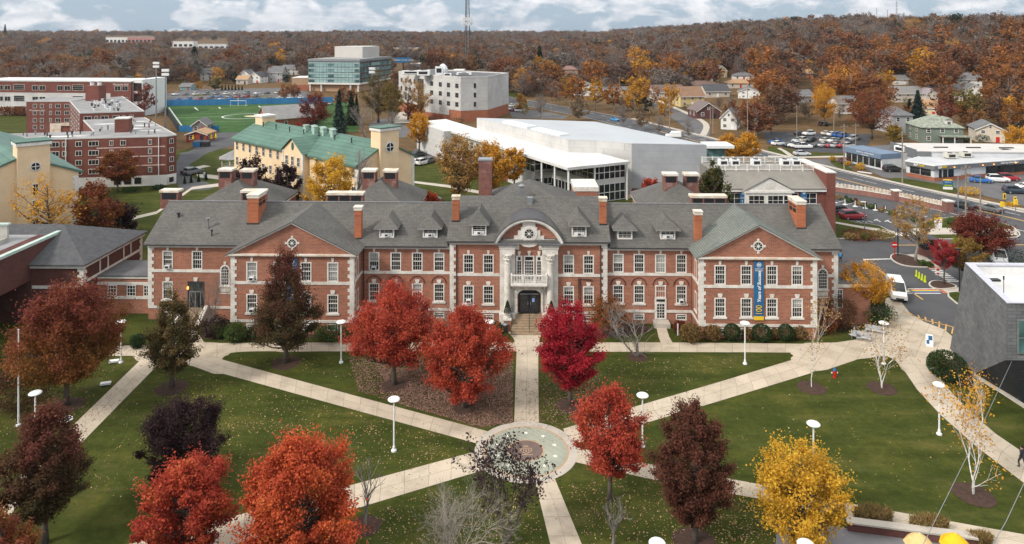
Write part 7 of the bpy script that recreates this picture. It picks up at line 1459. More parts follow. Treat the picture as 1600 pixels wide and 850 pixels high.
for lab,base,top,w,lm in (('slim blue-grey spruce behind the yellow dormitory roof',(530,210),142,24,L_SPR),('dark spruce right of the slim one, by the white block drive',(549,196),146,22,L_CON),('short dark spruce farthest right by the white block drive',(557,186),148,12,L_CON),('tall blue spruce below the beige row of houses',(1434,205),142,30,L_SPR),('shorter spruce left of the tall blue one',(1421,186),155,16,L_CON),('broad dark conifer, left of three on the far slope',(843,122),72,24,L_CON),('smaller dark conifer, middle of three on the far slope',(864,116),85,20,L_CON),('tall dark conifer, right of three on the far slope',(880,113),78,20,L_CON),('big dark conifer behind the sports field houses',(304,118),74,30,L_CON),('dark conifer in the woods at the far left',(163,92),72,12,L_CON),('dark conifer beside the far left one in the woods',(175,88),71,12,L_CON),('dark evergreen high on the right-hand slope',(1028,90),71,16,L_CON),('dark green conifer right of the brown oak on the slope',(1264,108),88,18,L_CON),('dark conifer among the rust trees left of the car park',(1212,165),125,26,L_CON),('dark pointed conifer on the left skyline',(8,66),38,9,L_CON),('little spruce in front of the brick dormitory',(103,292),240,12,L_CON)):conifer(lab,base,top,w,lm,int(base[0]))
# --- planting along the hall
def shrub(label,base,width,top,lm,seed,kind='round',n=1500,leaf=.11,name='shrub',ball=False,group=None,terr=False):
 g=GT(*base) if terr else G(*base); k=g.y/FPX; R_=width*k/2; H=(base[1]-top)*k; rg=np.random.default_rng(seed); d=rg.normal(size=(n,3)); d /= np.linalg.norm(d,axis=1)[:,None]; bump=1+(0 if ball else .16)*np.sin(d[:,0]*5+seed)*np.cos(d[:,1]*6+seed*2); q=rg.uniform(.86 if ball else .6,1,n)*bump
 P=d*q[:,None]*np.array([R_,R_,H*.52]); P[:,2]=np.maximum(P[:,2]+H*.5,.05); me=quad_mesh('shrub',leaf_quads(rg,P,leaf,1.1,None,.2),rg.uniform(0,1,n),[lm]); o=bpy.data.objects.new(name,me); COL.objects.link(o); o.location=tuple(g); return tag(o,label,'shrub',group)
for i,(x,y,w,top,lm,lab,ball) in enumerate([(1144,531,26,506,L_GRN,'clipped dark green ball shrub, left of three along the right pavilion',1),(1190,532,31,507,L_GRN,'clipped dark green ball shrub, largest, in the middle of three below the banner',1),(1228,532,25,507,L_GRN,'clipped dark green ball shrub, right of three along the right pavilion',1),(1080,533,38,506,L_BRZ,'bronze hydrangea bush, widest, at the left corner of the right pavilion',0),(1114,532,27,507,L_BRZ,'bronze hydrangea bush between the widest one and the ball shrubs',0),(1167,530,18,511,L_BRZ,'small bronze bush between the left and middle ball shrubs',0),(1210,530,14,512,L_BRZ,'small bronze bush between the middle and right ball shrubs',0),(1248,530,24,508,L_BRZ,'bronze bush right of the ball shrubs under the birch',0),(1062,520,20,501,L_DRED,'dark red bush beside the side door of the hall',0),(368,533,38,505,L_MID,'bright green rhododendron at the foot of the left pavilion',0),(348,527,24,510,L_MID,'low green shrub left of the bright rhododendron',0),(336,524,50,496,L_PUR,'dark purple barberry behind the bare tree by the west stair',0),(400,528,30,510,L_GRN,'dark green shrub right of the rhododendron under the conical tree',0),(520,527,66,508,L_MID,'wide green and bronze shrub row left of the lamp post',0),(778,530,20,503,L_GRN,'upright dark evergreen shrub left of the entrance walk',0),(868,522,18,504,L_GRN,'dark evergreen shrub right of the entrance steps',0),(1312,512,56,463,L_DKBR,'large brown shrub mass at the right end of the hall',0),(1290,520,40,478,L_BRR,'rusty shrub beside the right pavilion corner',0),(1370,505,54,470,L_GRN,'dark green shrubs under the weeping golden tree',0),(1480,592,58,550,L_GRN,'clipped green hedge mound at the foot of the grey block building',1),(1466,575,30,552,L_BRZ,'bronze-topped edge of the hedge mound by the curved walk',0),(170,545,30,520,L_PUR,'dark red shrub at the corner of the small lawn by the brick link',0),(215,543,24,522,L_GRN,'dark shrub under the olive pear tree near the brick link',0),(30,640,90,568,L_DKBR,'dark shrubbery slope behind the flagpole',0),(5,600,60,560,L_GRN,'dark evergreen shrubs at the left edge behind the flagpole',0)]):
 shrub(lab,(x,y),w,top,lm,200+i,n=int(900+w*45),leaf=.13,ball=bool(ball))
GRP='shrubs in the far planting beds'
for i in range(8):shrub('low yellow-green grass clump in the bed along the brick retaining wall',(1310+i*17,311+i*5.0),15,304+i*5.0,L_MID if i % 2 else L_STRAW,300+i,n=260,leaf=.22,group='clumps along the retaining wall')
for i in range(9):shrub('round dark shrub standing in the bed along the brick retaining wall',(1322+i*15,313+i*4.2),6,305+i*4.2,L_DRED if i % 3 else L_GRN,320+i,n=220,leaf=.16,group='round shrubs along the retaining wall')
for i,(x,y,w,top,lm,lab) in enumerate([(1345,372,62,361,L_DRED,'dark red low hedge on the verge behind the hall'),(1330,374,26,364,L_STRAW,'straw-coloured grass at the left of the verge kerb'),(1380,374,40,360,L_STRAW,'straw-coloured grass at the tip of the verge'),(1352,375,18,366,L_MID,'green tuft in the verge grass'),(1443,415,14,407,L_MID,'green shrub beside the guard booth walk'),(1452,417,12,409,L_MID,'second green shrub beside the guard booth'),(1576,410,90,392,L_GRN,'long dark hedge beside the parked silver car'),(1320,256,22,246,L_DRED,'dark red shrub row before the bank building'),(1301,252,10,244,L_YEL,'yellow shrub at the shop entrance verge'),(1325,259,9,252,L_YEL,'yellow shrub beside the dark red shrub row'),(1345,265,14,254,L_YEL,'yellow round shrub at the bank corner'),(1515,303,34,292,L_YEL,'yellow shrub bed in the shop car park'),(1580,323,20,316,L_YEL,'yellow shrubs at the foot of the car park signs'),(1490,352,22,340,L_MID,'yellow-green shrub at the end of the retaining wall'),(1077,172,22,163,L_GRN,'dark green shrub before the yellow house'),(1535,222,22,210,L_GRN,'green hedge left of the ivory house'),(1508,222,14,214,L_GRN,'green shrub beside the sage house porch'),(248,295,22,289,L_GRN,'clipped hedge at the corner of the brick dormitory'),(205,300,30,292,L_GRN,'low dark hedge along the white ground floor'),(715,194,22,184,L_GRN,'dark hedge at the foot of the white block'),(680,190,26,180,L_DRED,'plum shrub at the foot of the white block'),(1360,500,40,488,L_GRN,'ground-hugging shrubs behind the benches')]):
 shrub(lab,(x,y),w,top,lm,340+i,n=700,leaf=.2,terr=y<235)
def hedge_row():
 for i in range(26):x=22+i*6 if i<4 else 4+(i-4)*1.7
 for i in range(6):shrub('rust-orange street tree crown in the row before the long residence hall',(4+i*7,181),13,166,L_BRR,370+i,n=400,leaf=.4,name='street_tree',group='rust street trees');
hedge_row()
for i in range(7):conifer('small columnar cypress in the row behind the field car park',(347+i*5.2,141),132,3.2,L_CON,500+i)['group']='cypress row'
def tuft(label,base,w,h,seed):
 g=G(*base); k=g.y/FPX; rg=np.random.default_rng(seed); n=1500; R_=w*k/2; a=rg.uniform(0,6.28,n); r=np.sqrt(rg.uniform(0,1,n)); P=np.stack([R_*r*np.cos(a),R_*.45*r*np.sin(a),rg.uniform(.2,.8,n)*h],1); rd=np.stack([np.cos(a)*.4,np.sin(a)*.4,np.ones(n)],1); me=quad_mesh('tuft',leaf_quads(rg,P,.07,7,rd,-.2),rg.uniform(0,1,n),[L_STRAW]); o=bpy.data.objects.new('ornamental_grass',me); COL.objects.link(o); o.location=tuple(g); tag(o,label,'grass clump')
tuft('straw-coloured ornamental grass clump above the terrace wall, left one',(1364,815),62,1.1,1); tuft('straw-coloured ornamental grass clump above the terrace wall, right one',(1452,829),60,1.0,2); tuft('reddish grass tuft at the end of the terrace wall',(1530,850),40,.8,3)
# --- leaves lying on the grass
def fallen():
 rg=np.random.default_rng(77); C=[]; T=[]
 def scatter(n,cx,cy,sx,sy,lo,hi):
  g=G(cx,cy); C.append(np.stack([g.x+rg.normal(size=n)*sx,g.y+rg.normal(size=n)*sy,np.full(n,.035)],1)); T.append(rg.uniform(lo,hi,n))
 def fill(n,poly,lo,hi):
  P=[G(*p) for p in poly]; x=rg.uniform(min(p.x for p in P),max(p.x for p in P),n*3); y=rg.uniform(min(p.y for p in P),max(p.y for p in P),n*3); ins=np.zeros(len(x),bool)
  for i in range(len(P)):
   a,b=P[i],P[(i+1) % len(P)]; c=(a.y>y) !=(b.y>y); ins ^= c &(x<(b.x-a.x)*(y-a.y)/(b.y-a.y+1e-9)+a.x)
  k=np.where(ins)[0][:n]; C.append(np.stack([x[k],y[k],np.full(len(k),.035)],1)); T.append(rg.uniform(lo,hi,len(k)))
 fill(15000,[(545,560),(802,552),(801,660),(748,668),(560,612)],0,.62); fill(15000,[(590,575),(802,580),(801,662),(750,668),(620,630)],0,.55); [scatter(int(rg.integers(10,60)),x,y,rg.uniform(.4,1.6),rg.uniform(.4,1.4),.5,1) for x,y in zip(rg.uniform(300,690,26),rg.uniform(640,760,26))]; scatter(2000,893,630,3.2,3.0,0,.6); fill(1300,[(846,560),(930,560),(960,640),(890,662),(846,660)],0,.6)
 fill(900,[(300,580),(740,695),(700,712),(540,755),(300,815),(120,760)],.45,1); fill(450,[(225,590),(300,575),(720,690),(540,755)],.5,1); fill(900,[(560,808),(700,760),(830,760),(850,850),(560,860)],.4,1); fill(1000,[(875,760),(1000,735),(1180,790),(1190,860),(920,860)],.35,1)
 scatter(900,1150,825,3.0,2.2,.7,1); fill(200,[(1010,690),(1250,600),(1360,570),(1600,780),(1550,815),(1190,750)],.6,1); fill(500,[(950,560),(1190,556),(1000,630),(850,665)],.35,1); fill(500,[(0,620),(200,560),(110,660),(0,760)],.3,1); scatter(500,108,640,3.5,2.5,0,.6); fill(160,[(350,560),(560,556),(600,600),(400,570)],.4,1)
 scatter(260,822,704,9,7,.2,.9); scatter(500,1358,505,2.2,1.2,.6,1)
 C=np.concatenate(C); T=np.concatenate(T); m=leafmat('fallen_leaf',[(0,(.13,.07,.05)),(.3,(.25,.145,.11)),(.55,(.34,.21,.165)),(.72,(.30,.19,.08)),(.88,(.40,.27,.10)),(1,(.46,.36,.18))],.1)
 me=quad_mesh('fallen_leaves',leaf_quads(rg,C,.105,1.1,None,1.6),T,[m]); o=bpy.data.objects.new('fallen_leaves',me); COL.objects.link(o); o['kind']='stuff'
fallen()
# --- the woods beyond
def far_protos():
 out=[]
 for i,(kind,z0,nc,per,cr,hol,lf) in enumerate([('round',.22,46,36,.30,.3,.052),('flat',.25,50,34,.28,.3,.050),('oval',.2,44,36,.30,.3,.052),('round',.3,40,34,.26,.4,.050),('vase',.25,44,30,.28,.3,.05),('oval',.28,30,22,.3,.2,.042)]):
  rg=np.random.default_rng(900+i); R_=(.42,.50,.34,.42,.42,.34)[i]; P,cs,tone=crown_points(rg,1,z0,R_,kind,nc,per,R_*cr*.66,.75,hol); out.append((leaf_quads(rg,P,lf,1.2),tone,limbs(rg,cs[:20],1,z0,.018,4)))
 for i in range(3):
  rg=np.random.default_rng(950+i); P,cs,tone=crown_points(rg,1,.25,.38,('vase','oval','round')[i],60,20,.10,.8,.2); rd=P-np.array([0,0,.3]); rd /= np.linalg.norm(rd,axis=1)[:,None]; out.append((leaf_quads(rg,P,.0085,13,rd,.1),tone*.5+.25,limbs(rg,cs,1,.25,.018,4)))
 return out
PR=far_protos(); BGM=[quad_mesh('autumn_tree',q,t,[LEAF_BG,BARK_G],tubes=b) for q,t,b in PR]
for (x0,x1,y0,y1,d) in [(478,614,70,140,400),(622,764,108,172,262),(0,216,124,172,285),(40,112,156,200,230),(110,228,150,180,190),(0,278,180,290,152),(250,478,136,205,250),(366,560,186,260,118),(560,650,210,260,118),(690,1145,183,260,140),(1200,1345,200,246,165),(1318,1600,224,300,150),(1050,1110,165,215,225),(800,840,158,182,320),(880,1048,172,204,270),(615,648,86,110,560),(650,784,92,110,560),(606,660,74,92,800),(160,244,57,66,2700),(262,362,64,74,2700),(1210,1330,178,205,200),(765,845,138,158,330)]:PROTECT.append((x0,x1,y0,y1,d))
NOGO=[[(236,132),(492,132),(600,215),(640,300),(230,300)],[(560,178),(700,170),(780,200),(700,330),(560,330)],[(-500,170),(250,170),(330,420),(-900,420)],[(600,165),(775,165),(1180,222),(1180,330),(600,330)],[(1180,195),(1380,200),(1640,212),(2400,235),(2400,420),(1180,330)],[(470,128),(620,128),(620,160),(470,160)]]
def in_poly(x,y,P):
 c=False
 for i in range(len(P)):
  a,b=P[i],P[i-1]
  if (a[1]>y) !=(b[1]>y) and x<(b[0]-a[0])*(y-a[1])/(b[1]-a[1])+a[0]:c=not c
 return c
def seg_d(x,y,L):
 return min(((Vector((x,y))-Vector(L[i]))-(Vector(L[i+1])-Vector(L[i]))*max(0,min(1,(Vector((x,y))-Vector(L[i])).dot(Vector(L[i+1])-Vector(L[i]))/(Vector(L[i+1])-Vector(L[i])).length_squared))).length for i in range(len(L)-1))
SIDE=[(57,222),(66,250),(68,300),(66,360),(50,430)]
def hue(px,py,r,d):
 n=mnoise.noise(Vector((px/60,py/25,1.7)))*.5+r.random()*.5
 if 760<px<1060 and 95<py<190:W=dict(orange=5,gold=4,rust=2,tan=1,grey=1.2,red=.6)
 elif px>1180 and py>70:W=dict(rust=4.5,orange=3,brown=2,gold=1.2,grey=1.2,red=.8,olive=.5)
 elif px>800 and py<75:W=dict(brown=5,grey=3.5,rust=1.5,orange=.35)
 elif px>800:W=dict(brown=3,rust=3,red=1.3,grey=2.2,orange=1.2,tan=.5)
 else:W=dict(brown=5,grey=4,rust=2.2,tan=1.2,orange=.8,gold=.6,red=.7,olive=.5,dark=.25)
 ks=list(W); tot=sum(W.values()); q=min(.999,max(0,n*.35+r.random()*.65))*tot
 for k in ks:
  q -= W[k]
  if q<=0:return k
 return ks[-1]
def woods():
 r=random.Random(21); cand=[]; y=205.0
 while y<3000:
  step=9.4 if y<520 else 13 if y<1000 else 19 if y<1800 else 30; x=-y*1.05
  while x<y*1.05:
   X=x+r.uniform(-.45,.45)*step; Y=y+r.uniform(-.45,.45)*step; x += step; z=terrain(X,Y); px=PX0+X*FPX/Y; py=PY0+(CAMH-z)*FPX/Y
   if any(in_poly(px,py,p) for p in NOGO):continue
   if Y<500 and (seg_d(X,Y,HWY)<12 or seg_d(X,Y,SIDE)<8.5):continue
   H=r.uniform(10,17.5)*(1.3 if r.random()<.2 else .65 if r.random()<.25 else 1)*(1.0 if px>1150 or Y>500 else .85); rr=H*.40*FPX/Y; top=py-H*FPX/Y; bad=False
   for (a,b,c,d,dd) in PROTECT:
    mg=(b-a)*.06; md=(d-c)*.12
    if Y<dd+6 and px+rr*.7>a+mg and px-rr*.7<b-mg and py>c and top<d-md:bad=True; break
   if bad:continue
   cand.append((X,Y,z,H,px,py))
  y += step*.9
 cand.sort(key=lambda c:-c[3]/c[1]); vis=[c for c in cand if -40<c[4]<1640]; near=vis[:180]; nr=set(near); far=[c for c in cand if c not in nr]
 ZONE=lambda px,py:'beyond the sports field' if px<620 else 'behind the white sports hall' if px<1060 else 'around the hillside houses' if px<1300 else 'on the right-hand slope'
 for X,Y,z,H,px,py in near:
  h=hue(px,py,r,Y); bare=h in ('grey',) and r.random()<.8; i=6+r.randrange(3) if bare else r.randrange(6)
  o=bpy.data.objects.new('bare_tree' if bare else 'autumn_tree',BGM[i]); COL.objects.link(o); s=H*r.uniform(.92,1.2); o.location=(X,Y,z-.2); o.scale=(s,s,H); o.rotation_euler=(0,0,r.uniform(0,6.28)); c=HUES[h]; v=r.uniform(.8,1.25); o.color=(c[0]*v,c[1]*v,c[2]*v,1)
  zn=ZONE(px,py); word={'brown':'dull brown','rust':'rust-coloured','orange':'orange','gold':'golden','red':'dark red','olive':'olive','tan':'tan','grey':'grey','dark':'dark green','plum':'plum'}[h]; tag(o,f"{word} {'leafless' if bare else 'autumn'} tree in the woods {zn}",'tree',f'{word} {"leafless" if bare else "leafy"} trees {zn}')
 col=bpy.data.collections.new('wood_shapes');
 for i,(q,t,b) in enumerate(PR):
  me=quad_mesh('wood_shape',q,t,[LEAF_FAR,BARK_G],tubes=b); o=bpy.data.objects.new(f'wood_shape_{i}',me); col.objects.link(o)
 me=bpy.data.meshes.new('woods'); me.from_pydata([(c[0],c[1],c[2]-.2) for c in far],[],[]); n=len(far)
 a=me.attributes.new('size','FLOAT_VECTOR','POINT'); a.data.foreach_set('vector',np.array([(c[3]*q,c[3]*q,c[3]) for c,q in ((c,r.uniform(.95,1.25)*(1.15 if c[1]>900 else 1)) for c in far)],np.float32).ravel()); a=me.attributes.new('turn','FLOAT_VECTOR','POINT'); a.data.foreach_set('vector',np.array([(0,0,r.uniform(0,6.28)) for _ in far],np.float32).ravel())
 a=me.attributes.new('pick','INT','POINT'); a.data.foreach_set('value',np.array([r.choice([0,1,2,3,4,5,0,1,2,6,7,8]) for _ in far],np.int32)); o=bpy.data.objects.new('woods',me); COL.objects.link(o); o['kind']='stuff'
 ng=bpy.data.node_groups.new('plant_woods','GeometryNodeTree'); ng.interface.new_socket('Geometry',in_out='INPUT',socket_type='NodeSocketGeometry'); ng.interface.new_socket('Geometry',in_out='OUTPUT',socket_type='NodeSocketGeometry'); N,L=ng.nodes,ng.links
 gi,go=N.new('NodeGroupInput'),N.new('NodeGroupOutput'); ip=N.new('GeometryNodeInstanceOnPoints'); ci=N.new('GeometryNodeCollectionInfo'); ci.inputs['Collection'].default_value=col; ci.inputs['Separate Children'].default_value=True; ci.inputs['Reset Children'].default_value=True
 def at_(nm,ty):x=N.new('GeometryNodeInputNamedAttribute'); x.data_type=ty; x.inputs['Name'].default_value=nm; return x.outputs['Attribute']
 L.new(gi.outputs[0],ip.inputs['Points']); L.new(ci.outputs[0],ip.inputs['Instance']); ip.inputs['Pick Instance'].default_value=True; L.new(at_('pick','INT'),ip.inputs['Instance Index']); L.new(at_('size','FLOAT_VECTOR'),ip.inputs['Scale'])
 er=N.new('FunctionNodeEulerToRotation'); L.new(at_('turn','FLOAT_VECTOR'),er.inputs[0]); L.new(er.outputs[0],ip.inputs['Rotation']); L.new(ip.outputs[0],go.inputs[0]); md=o.modifiers.new('plant','NODES'); md.node_group=ng
 print('woods',len(near),len(far))
woods()
BGX=[(1182,216,160,52,'rust','rust-coloured tree left of the staff car park'),(1205,208,165,40,'brown','brown oak at the corner of the staff car park'),(1168,196,150,44,'orange','orange tree below the white gabled cottage'),(1152,206,170,26,'grey','bare tree before the narrow white house'),(1050,172,132,30,'gold','golden tree at the top of the side street'),(1018,178,130,40,'orange','orange tree left of the side street'),(990,182,136,38,'gold','golden roadside tree above the highway, right one'),(960,176,130,42,'orange','orange roadside tree above the highway, middle one'),(930,172,124,40,'gold','golden roadside tree above the highway, left one'),(900,168,120,40,'orange','orange roadside tree left of the golden one'),(873,165,124,34,'rust','rust-coloured tree at the far left of the roadside row'),(1040,192,150,30,'gold','gold tree at the foot of the side street'),(845,184,146,30,'grey','bare tree behind the sports hall roof'),(820,186,158,26,'olive','olive tree above the sports hall roof'),(905,190,152,34,'tan','pale round tree above the sports hall roof'),(973,198,160,26,'grey','bare brown tree on the highway bank'),(1002,205,164,24,'tan','thin bare tree on the highway bank beside the pole'),(1030,212,176,22,'grey','small bare tree at the highway corner'),(1075,218,182,22,'grey','bare tree before the maroon house'),(1480,180,134,40,'rust','rust tree right of the cream cottage'),(1512,200,140,46,'olive','tall olive-gold tree right of the sage green house'),(1478,205,158,30,'red','reddish tree behind the sage green house'),(1560,190,128,60,'orange','broad orange tree above the ivory house'),(1596,205,150,50,'gold','golden tree at the right edge above the shops'),(1225,190,138,46,'rust','rust oak behind the staff car park, left'),(1330,172,110,66,'orange','great orange oak behind the white hidden house'),(1460,128,82,80,'orange','huge orange-brown oak on the right slope'),(1370,128,84,60,'rust','broad rust oak left of the huge orange one'),(1535,118,78,50,'brown','broad brown oak above the highest white house'),(340,134,102,34,'gold','bright orange-gold tree beyond the field car park'),(336,142,119,34,'olive','olive tree under the bright gold one'),(311,142,126,14,'gold','small golden tree before the teal cottage'),(226,182,131,30,'red','dark red tree at the end of the long residence hall'),(222,150,115,40,'gold','golden tree behind the end of the residence hall'),(430,120,83,30,'gold','golden tree left of the glass building'),(505,95,74,44,'gold','golden crown behind the glass building'),(460,160,132,20,'rust','small rust tree at the field corner'),(445,158,130,18,'orange','small orange tree before the tan annex'),(662,102,83,16,'orange','orange tree between billboard and retail roof'),(780,130,90,36,'rust','rust-orange tree right of the lattice tower'),(815,175,145,26,'gold','yellow-green tree at the far lot'),(1258,186,152,26,'grey','bare tree above the staff car park, left one'),(1312,190,160,24,'grey','bare tree above the staff car park, right one'),(1346,200,170,20,'red','small dark red tree between golden tree and great rust oak'),(1418,172,150,20,'olive','olive tree left of the spruces below the beige row'),(1383,200,168,20,'rust','small rust tree left of the grey-white house'),(1480,172,140,26,'orange','orange tree below the black-roofed white house'),(1206,150,118,34,'brown','brown oak right of the white gabled cottage'),(1142,172,150,20,'grey','small bare tree below the charcoal-roofed bungalow'),(1190,176,148,30,'orange','orange tree above the rust tree by the car park')]
def bgx():
 r=random.Random(8)
 for x,y,top,w,h,lab in BGX:
  g=GT(x,y); k=g.y/FPX; o=bpy.data.objects.new('bare_tree' if h=='grey' else 'autumn_tree',BGM[6+r.randrange(3) if h=='grey' else r.randrange(6)]); COL.objects.link(o); s=w*k/.84; o.location=(g.x,g.y,g.z-.2); o.scale=(s,s,(y-top)*k); o.rotation_euler=(0,0,r.uniform(0,6)); c=HUES[h]; o.color=(c[0],c[1],c[2],1); tag(o,lab,'tree')
bgx()
# ------------------------------------------------------------------ street furniture, vehicles, people
def lamp():
 t=empty('lamp_post',(0,0,0)); t['category']='lamp'; b=MB(); b.lathe([(.22,0),(.22,.12),(.12,.2),(.1,.42),(.075,.46)],n=12); b.build('base',METAL_W,t); b=MB(); b.tube([(0,0,.4),(0,0,4.1)],[.072,.06],10); b.build('pole',METAL_W,t)
 b=MB(); b.lathe([(.10,4.02),(.20,4.1),(.46,4.17),(.50,4.24),(.42,4.31),(.1,4.36)],n=18); b.build('lamp_head',METAL_W,t); return t
LP=[((533,567),'beside the front walk left of the two red maples'),((615.5,705),'alone on the left lawn near the emblem circle'),((189,567),'at the small lawn by the brick link'),((55,694),'nearest the flagpole on the left'),((103,741),'beside the west walk, half behind the brown tree'),((1004,698),'behind the orange-red maple beside the northeast walk'),((1164,569),'before the right pavilion under the banner'),((1271,749),'rising behind the yellow tree'),((1467.5,679),'at the curved walk on the right lawn'),((1381,569),'behind the twin-stemmed birch'),((765,567),'hidden behind the full red maple'),((1027,962),'whose head just enters at the bottom centre'),((1259,964),'whose head enters under the yellow tree')]
l0=lamp()
for i,(p,w) in enumerate(LP):
 g=G(*p); o=l0 if i==0 else copy_thing(l0,(0,0,0)); o.location=(g.x,g.y,0); o['label']='white disc-topped lamp post '+w; o['group']='white lamp posts of the green'
def simple(name,lab,cat,loc,parts,rz=0,group=None):
 t=empty(name,tuple(loc),rz,lab,cat,group)
 for nm,f,m in parts:b=MB(); f(b); b.build(nm,m,t)
 return t
simple('flagpole','tall white flagpole at the left before the dark shrubs','flagpole',G(29,665),[('base',lambda b:b.lathe([(.2,0),(.2,.15),(.1,.2)],n=10),METAL_W),('pole',lambda b:b.tube([(0,0,.1),(0,0,8.2)],[.085,.045],8),METAL_W),('finial',lambda b:b.lathe([(.02,8.2),(.09,8.28),(.02,8.38)],n=8),METAL_W)])
simple('fire_hydrant','red fire hydrant with a blue top on the right lawn','hydrant',G(1304,590),[('body',lambda b:(b.lathe([(.17,0),(.17,.08),(.12,.1),(.12,.62),(.16,.64),(.16,.7)],n=12),b.tube([(-.25,0,.48),(.25,0,.48)],.07,8),b.tube([(0,-.24,.42),(0,0,.42)],.09,8)),RED),('bonnet',lambda b:b.lathe([(.16,.7),(.13,.84),(.05,.92),(.05,1.0)],n=12),mat('hydrant_blue',(.03,.16,.45),None,2,.5)),('cap',lambda b:[b.tube([(s*.24,0,.48),(s*.31,0,.48)],.085,8) for s in (-1,1)],METAL_W)])
BENCH_G=mat('bench_grey',(.46,.47,.49),(.38,.39,.41),3,.5)
def bench(p,rz,lab):simple('bench',lab,'bench',p,[('seat',lambda b:[b.box(-1.3,1.3,-.28+k*.15,-.16+k*.15,.42,.47) for k in range(4)],BENCH_G),('backrest',lambda b:[b.box(-1.3,1.3,.32+k*.02,.36+k*.02,.52+k*.12,.61+k*.12) for k in range(4)],BENCH_G)]+[('leg',(lambda s:lambda b:(b.box(s-.05,s+.05,-.26,.36,0,.42),b.box(s-.05,s+.05,.3,.38,.42,.98)))(s),METAL_G) for s in (-1.1,1.1)],rz,'pale benches by the shrubs')
bench(G(1341,527),R(70),'pale slatted bench seen from its end, left of the pair by the shrubs'); bench(G(1368,521),R(-28),'pale slatted bench turned to the walk, right of the pair'); bench(G(1345,531),R(-35),'pale low bench facing the pair beside the lawn')
sheet('bench_pad',[(1325,522),(1365,512),(1386,522),(1355,536)],.02,CONC)
def aframe():
 g=G(1452,540); t=simple('sandwich_board','white and blue sandwich board standing on the walk by the grey building','sign',g,[('board',lambda b:b.add([(-.35,-.3,0),(.35,-.3,0),(.35,0,1.25),(-.35,0,1.25)],[(0,1,2,3)]),WHITE),('board',lambda b:b.add([(-.35,.3,0),(.35,.3,0),(.35,.02,1.25),(-.35,.02,1.25)],[(0,1,2,3)]),WHITE),('poster',lambda b:(b.add([(-.28,-.245,.26),(.0,-.245,.26),(.0,-.15,.66),(-.28,-.15,.66)],[(0,1,2,3)]),b.add([(-.1,-.155,.66),(.28,-.155,.66),(.28,-.05,1.1),(-.1,-.05,1.1)],[(0,1,2,3)])),BLUE)],R(-25))
aframe()
def topiary(px,lab):
 u=UM+.05+px*2.5; p=hall_pt(u,VPORT-1.2,1.42); t=simple('potted_topiary',lab,'potted plant',p,[('pot',lambda b:b.lathe([(.2,0),(.3,.06),(.26,.2),(.40,.55),(.44,.62)],n=14),STONE)],0,'potted topiaries at the entrance'); rg=np.random.default_rng(int(9+px)); n=1400; z=rg.uniform(0,1,n); a=rg.uniform(0,6.28,n); r=.40*(1-z) ** .8+.03; P=np.stack([r*np.cos(a),r*np.sin(a),.6+z*1.35],1); o=bpy.data.objects.new('foliage',quad_mesh('foliage',leaf_quads(rg,P,.09),rg.uniform(0,1,n),[L_GRN])); COL.objects.link(o); o.parent=t
 P=rg.normal(size=(160,3))*np.array([.26,.26,.05])+np.array([0,0,.66]); o=bpy.data.objects.new('flowers',quad_mesh('flowers',leaf_quads(rg,P,.09),rg.uniform(0,1,160),[leafmat('mauve_flowers',[(0,(.25,.14,.25)),(1,(.6,.5,.55))])])); COL.objects.link(o); o.parent=t
topiary(-1,'pointed topiary in a stone pot left of the entrance steps'); topiary(1,'pointed topiary in a stone pot right of the entrance steps')
simple('litter_bin','black litter bin left of the entrance steps','bin',G(789,519),[('body',lambda b:b.lathe([(.25,0),(.3,.05),(.32,.85)],n=14),METAL_D),('lid',lambda b:b.lathe([(.34,.85),(.34,.92),(.2,1.02),(.05,1.05)],n=14),METAL_G)])
simple('sign_post','short white post sign beside the side door walk','sign',G(1059,524),[('post',lambda b:b.box(-.06,.06,-.04,.04,0,1.3),METAL_W)])
for i,(x,y) in enumerate(((178,567),(165,602))):simple('ground_floodlight','white flat floodlight box in the grass, '+('beside the lamp by the brick link' if i==0 else 'halfway down the west walk'),'floodlight',G(x,y),[('housing',lambda b:b.box(-.45,.45,-.22,.22,.1,.28),WHITE),('bracket',lambda b:b.box(-.1,.1,-.1,.1,0,.1),METAL_D)],.3)
def parasol(p,lab,m,r):
 def cn(b):n=8; b.lathe([(1.75,2.25),(1.2,2.62),(.55,2.9),(.04,3.05)],n=n);
 simple('parasol',lab,'parasol',p,[('pole',lambda b:b.tube([(0,0,0),(0,0,3.1)],.03,8),METAL_W),('base',lambda b:b.lathe([(.35,0),(.35,.08),(.06,.12)],n=12),METAL_D),('canopy',cn,m)]+[('rib',(lambda k:lambda b:b.tube([(1.72*math.cos(k*math.pi/4),1.72*math.sin(k*math.pi/4),2.2),(.05,0,2.9)],.015,4))(k),METAL_G) for k in range(8)],r)
parasol(at(1437,831,43.6)-Vector((0,0,0)),'pale cream parasol on the terrace, left of the yellow one',mat('cream_canvas',(.66,.47,.20),(.6,.42,.18),2,.7),.3); parasol(at(1493,830,43.6),'bright yellow parasol on the terrace at the bottom right',mat('yellow_canvas',(.78,.46,.012),(.7,.4,.012),2,.7),.5)
for o in [x for x in COL.objects if x.name.startswith('parasol') and x.parent is None]:o.location.z=0; o.location.y += 0; o.scale=(.53,.53,.9)
def terrace_wall():
 A,B_,C=G(1322,822),G(1470,841),G(1524,852); t=empty('terrace_wall',tuple(A),math.atan2(B_.y-A.y,B_.x-A.x),'low dark brick terrace wall with a pale coping below the grasses','wall'); L=(C-A).length; b=MB(); b.box(0,L,-.5,-.05,-.02,.55); b.build('wall',BRICK_DK,t); b=MB(); b.box(-.06,L+.06,-.6,.05,.55,.66); b.build('coping',CONC,t)
terrace_wall()
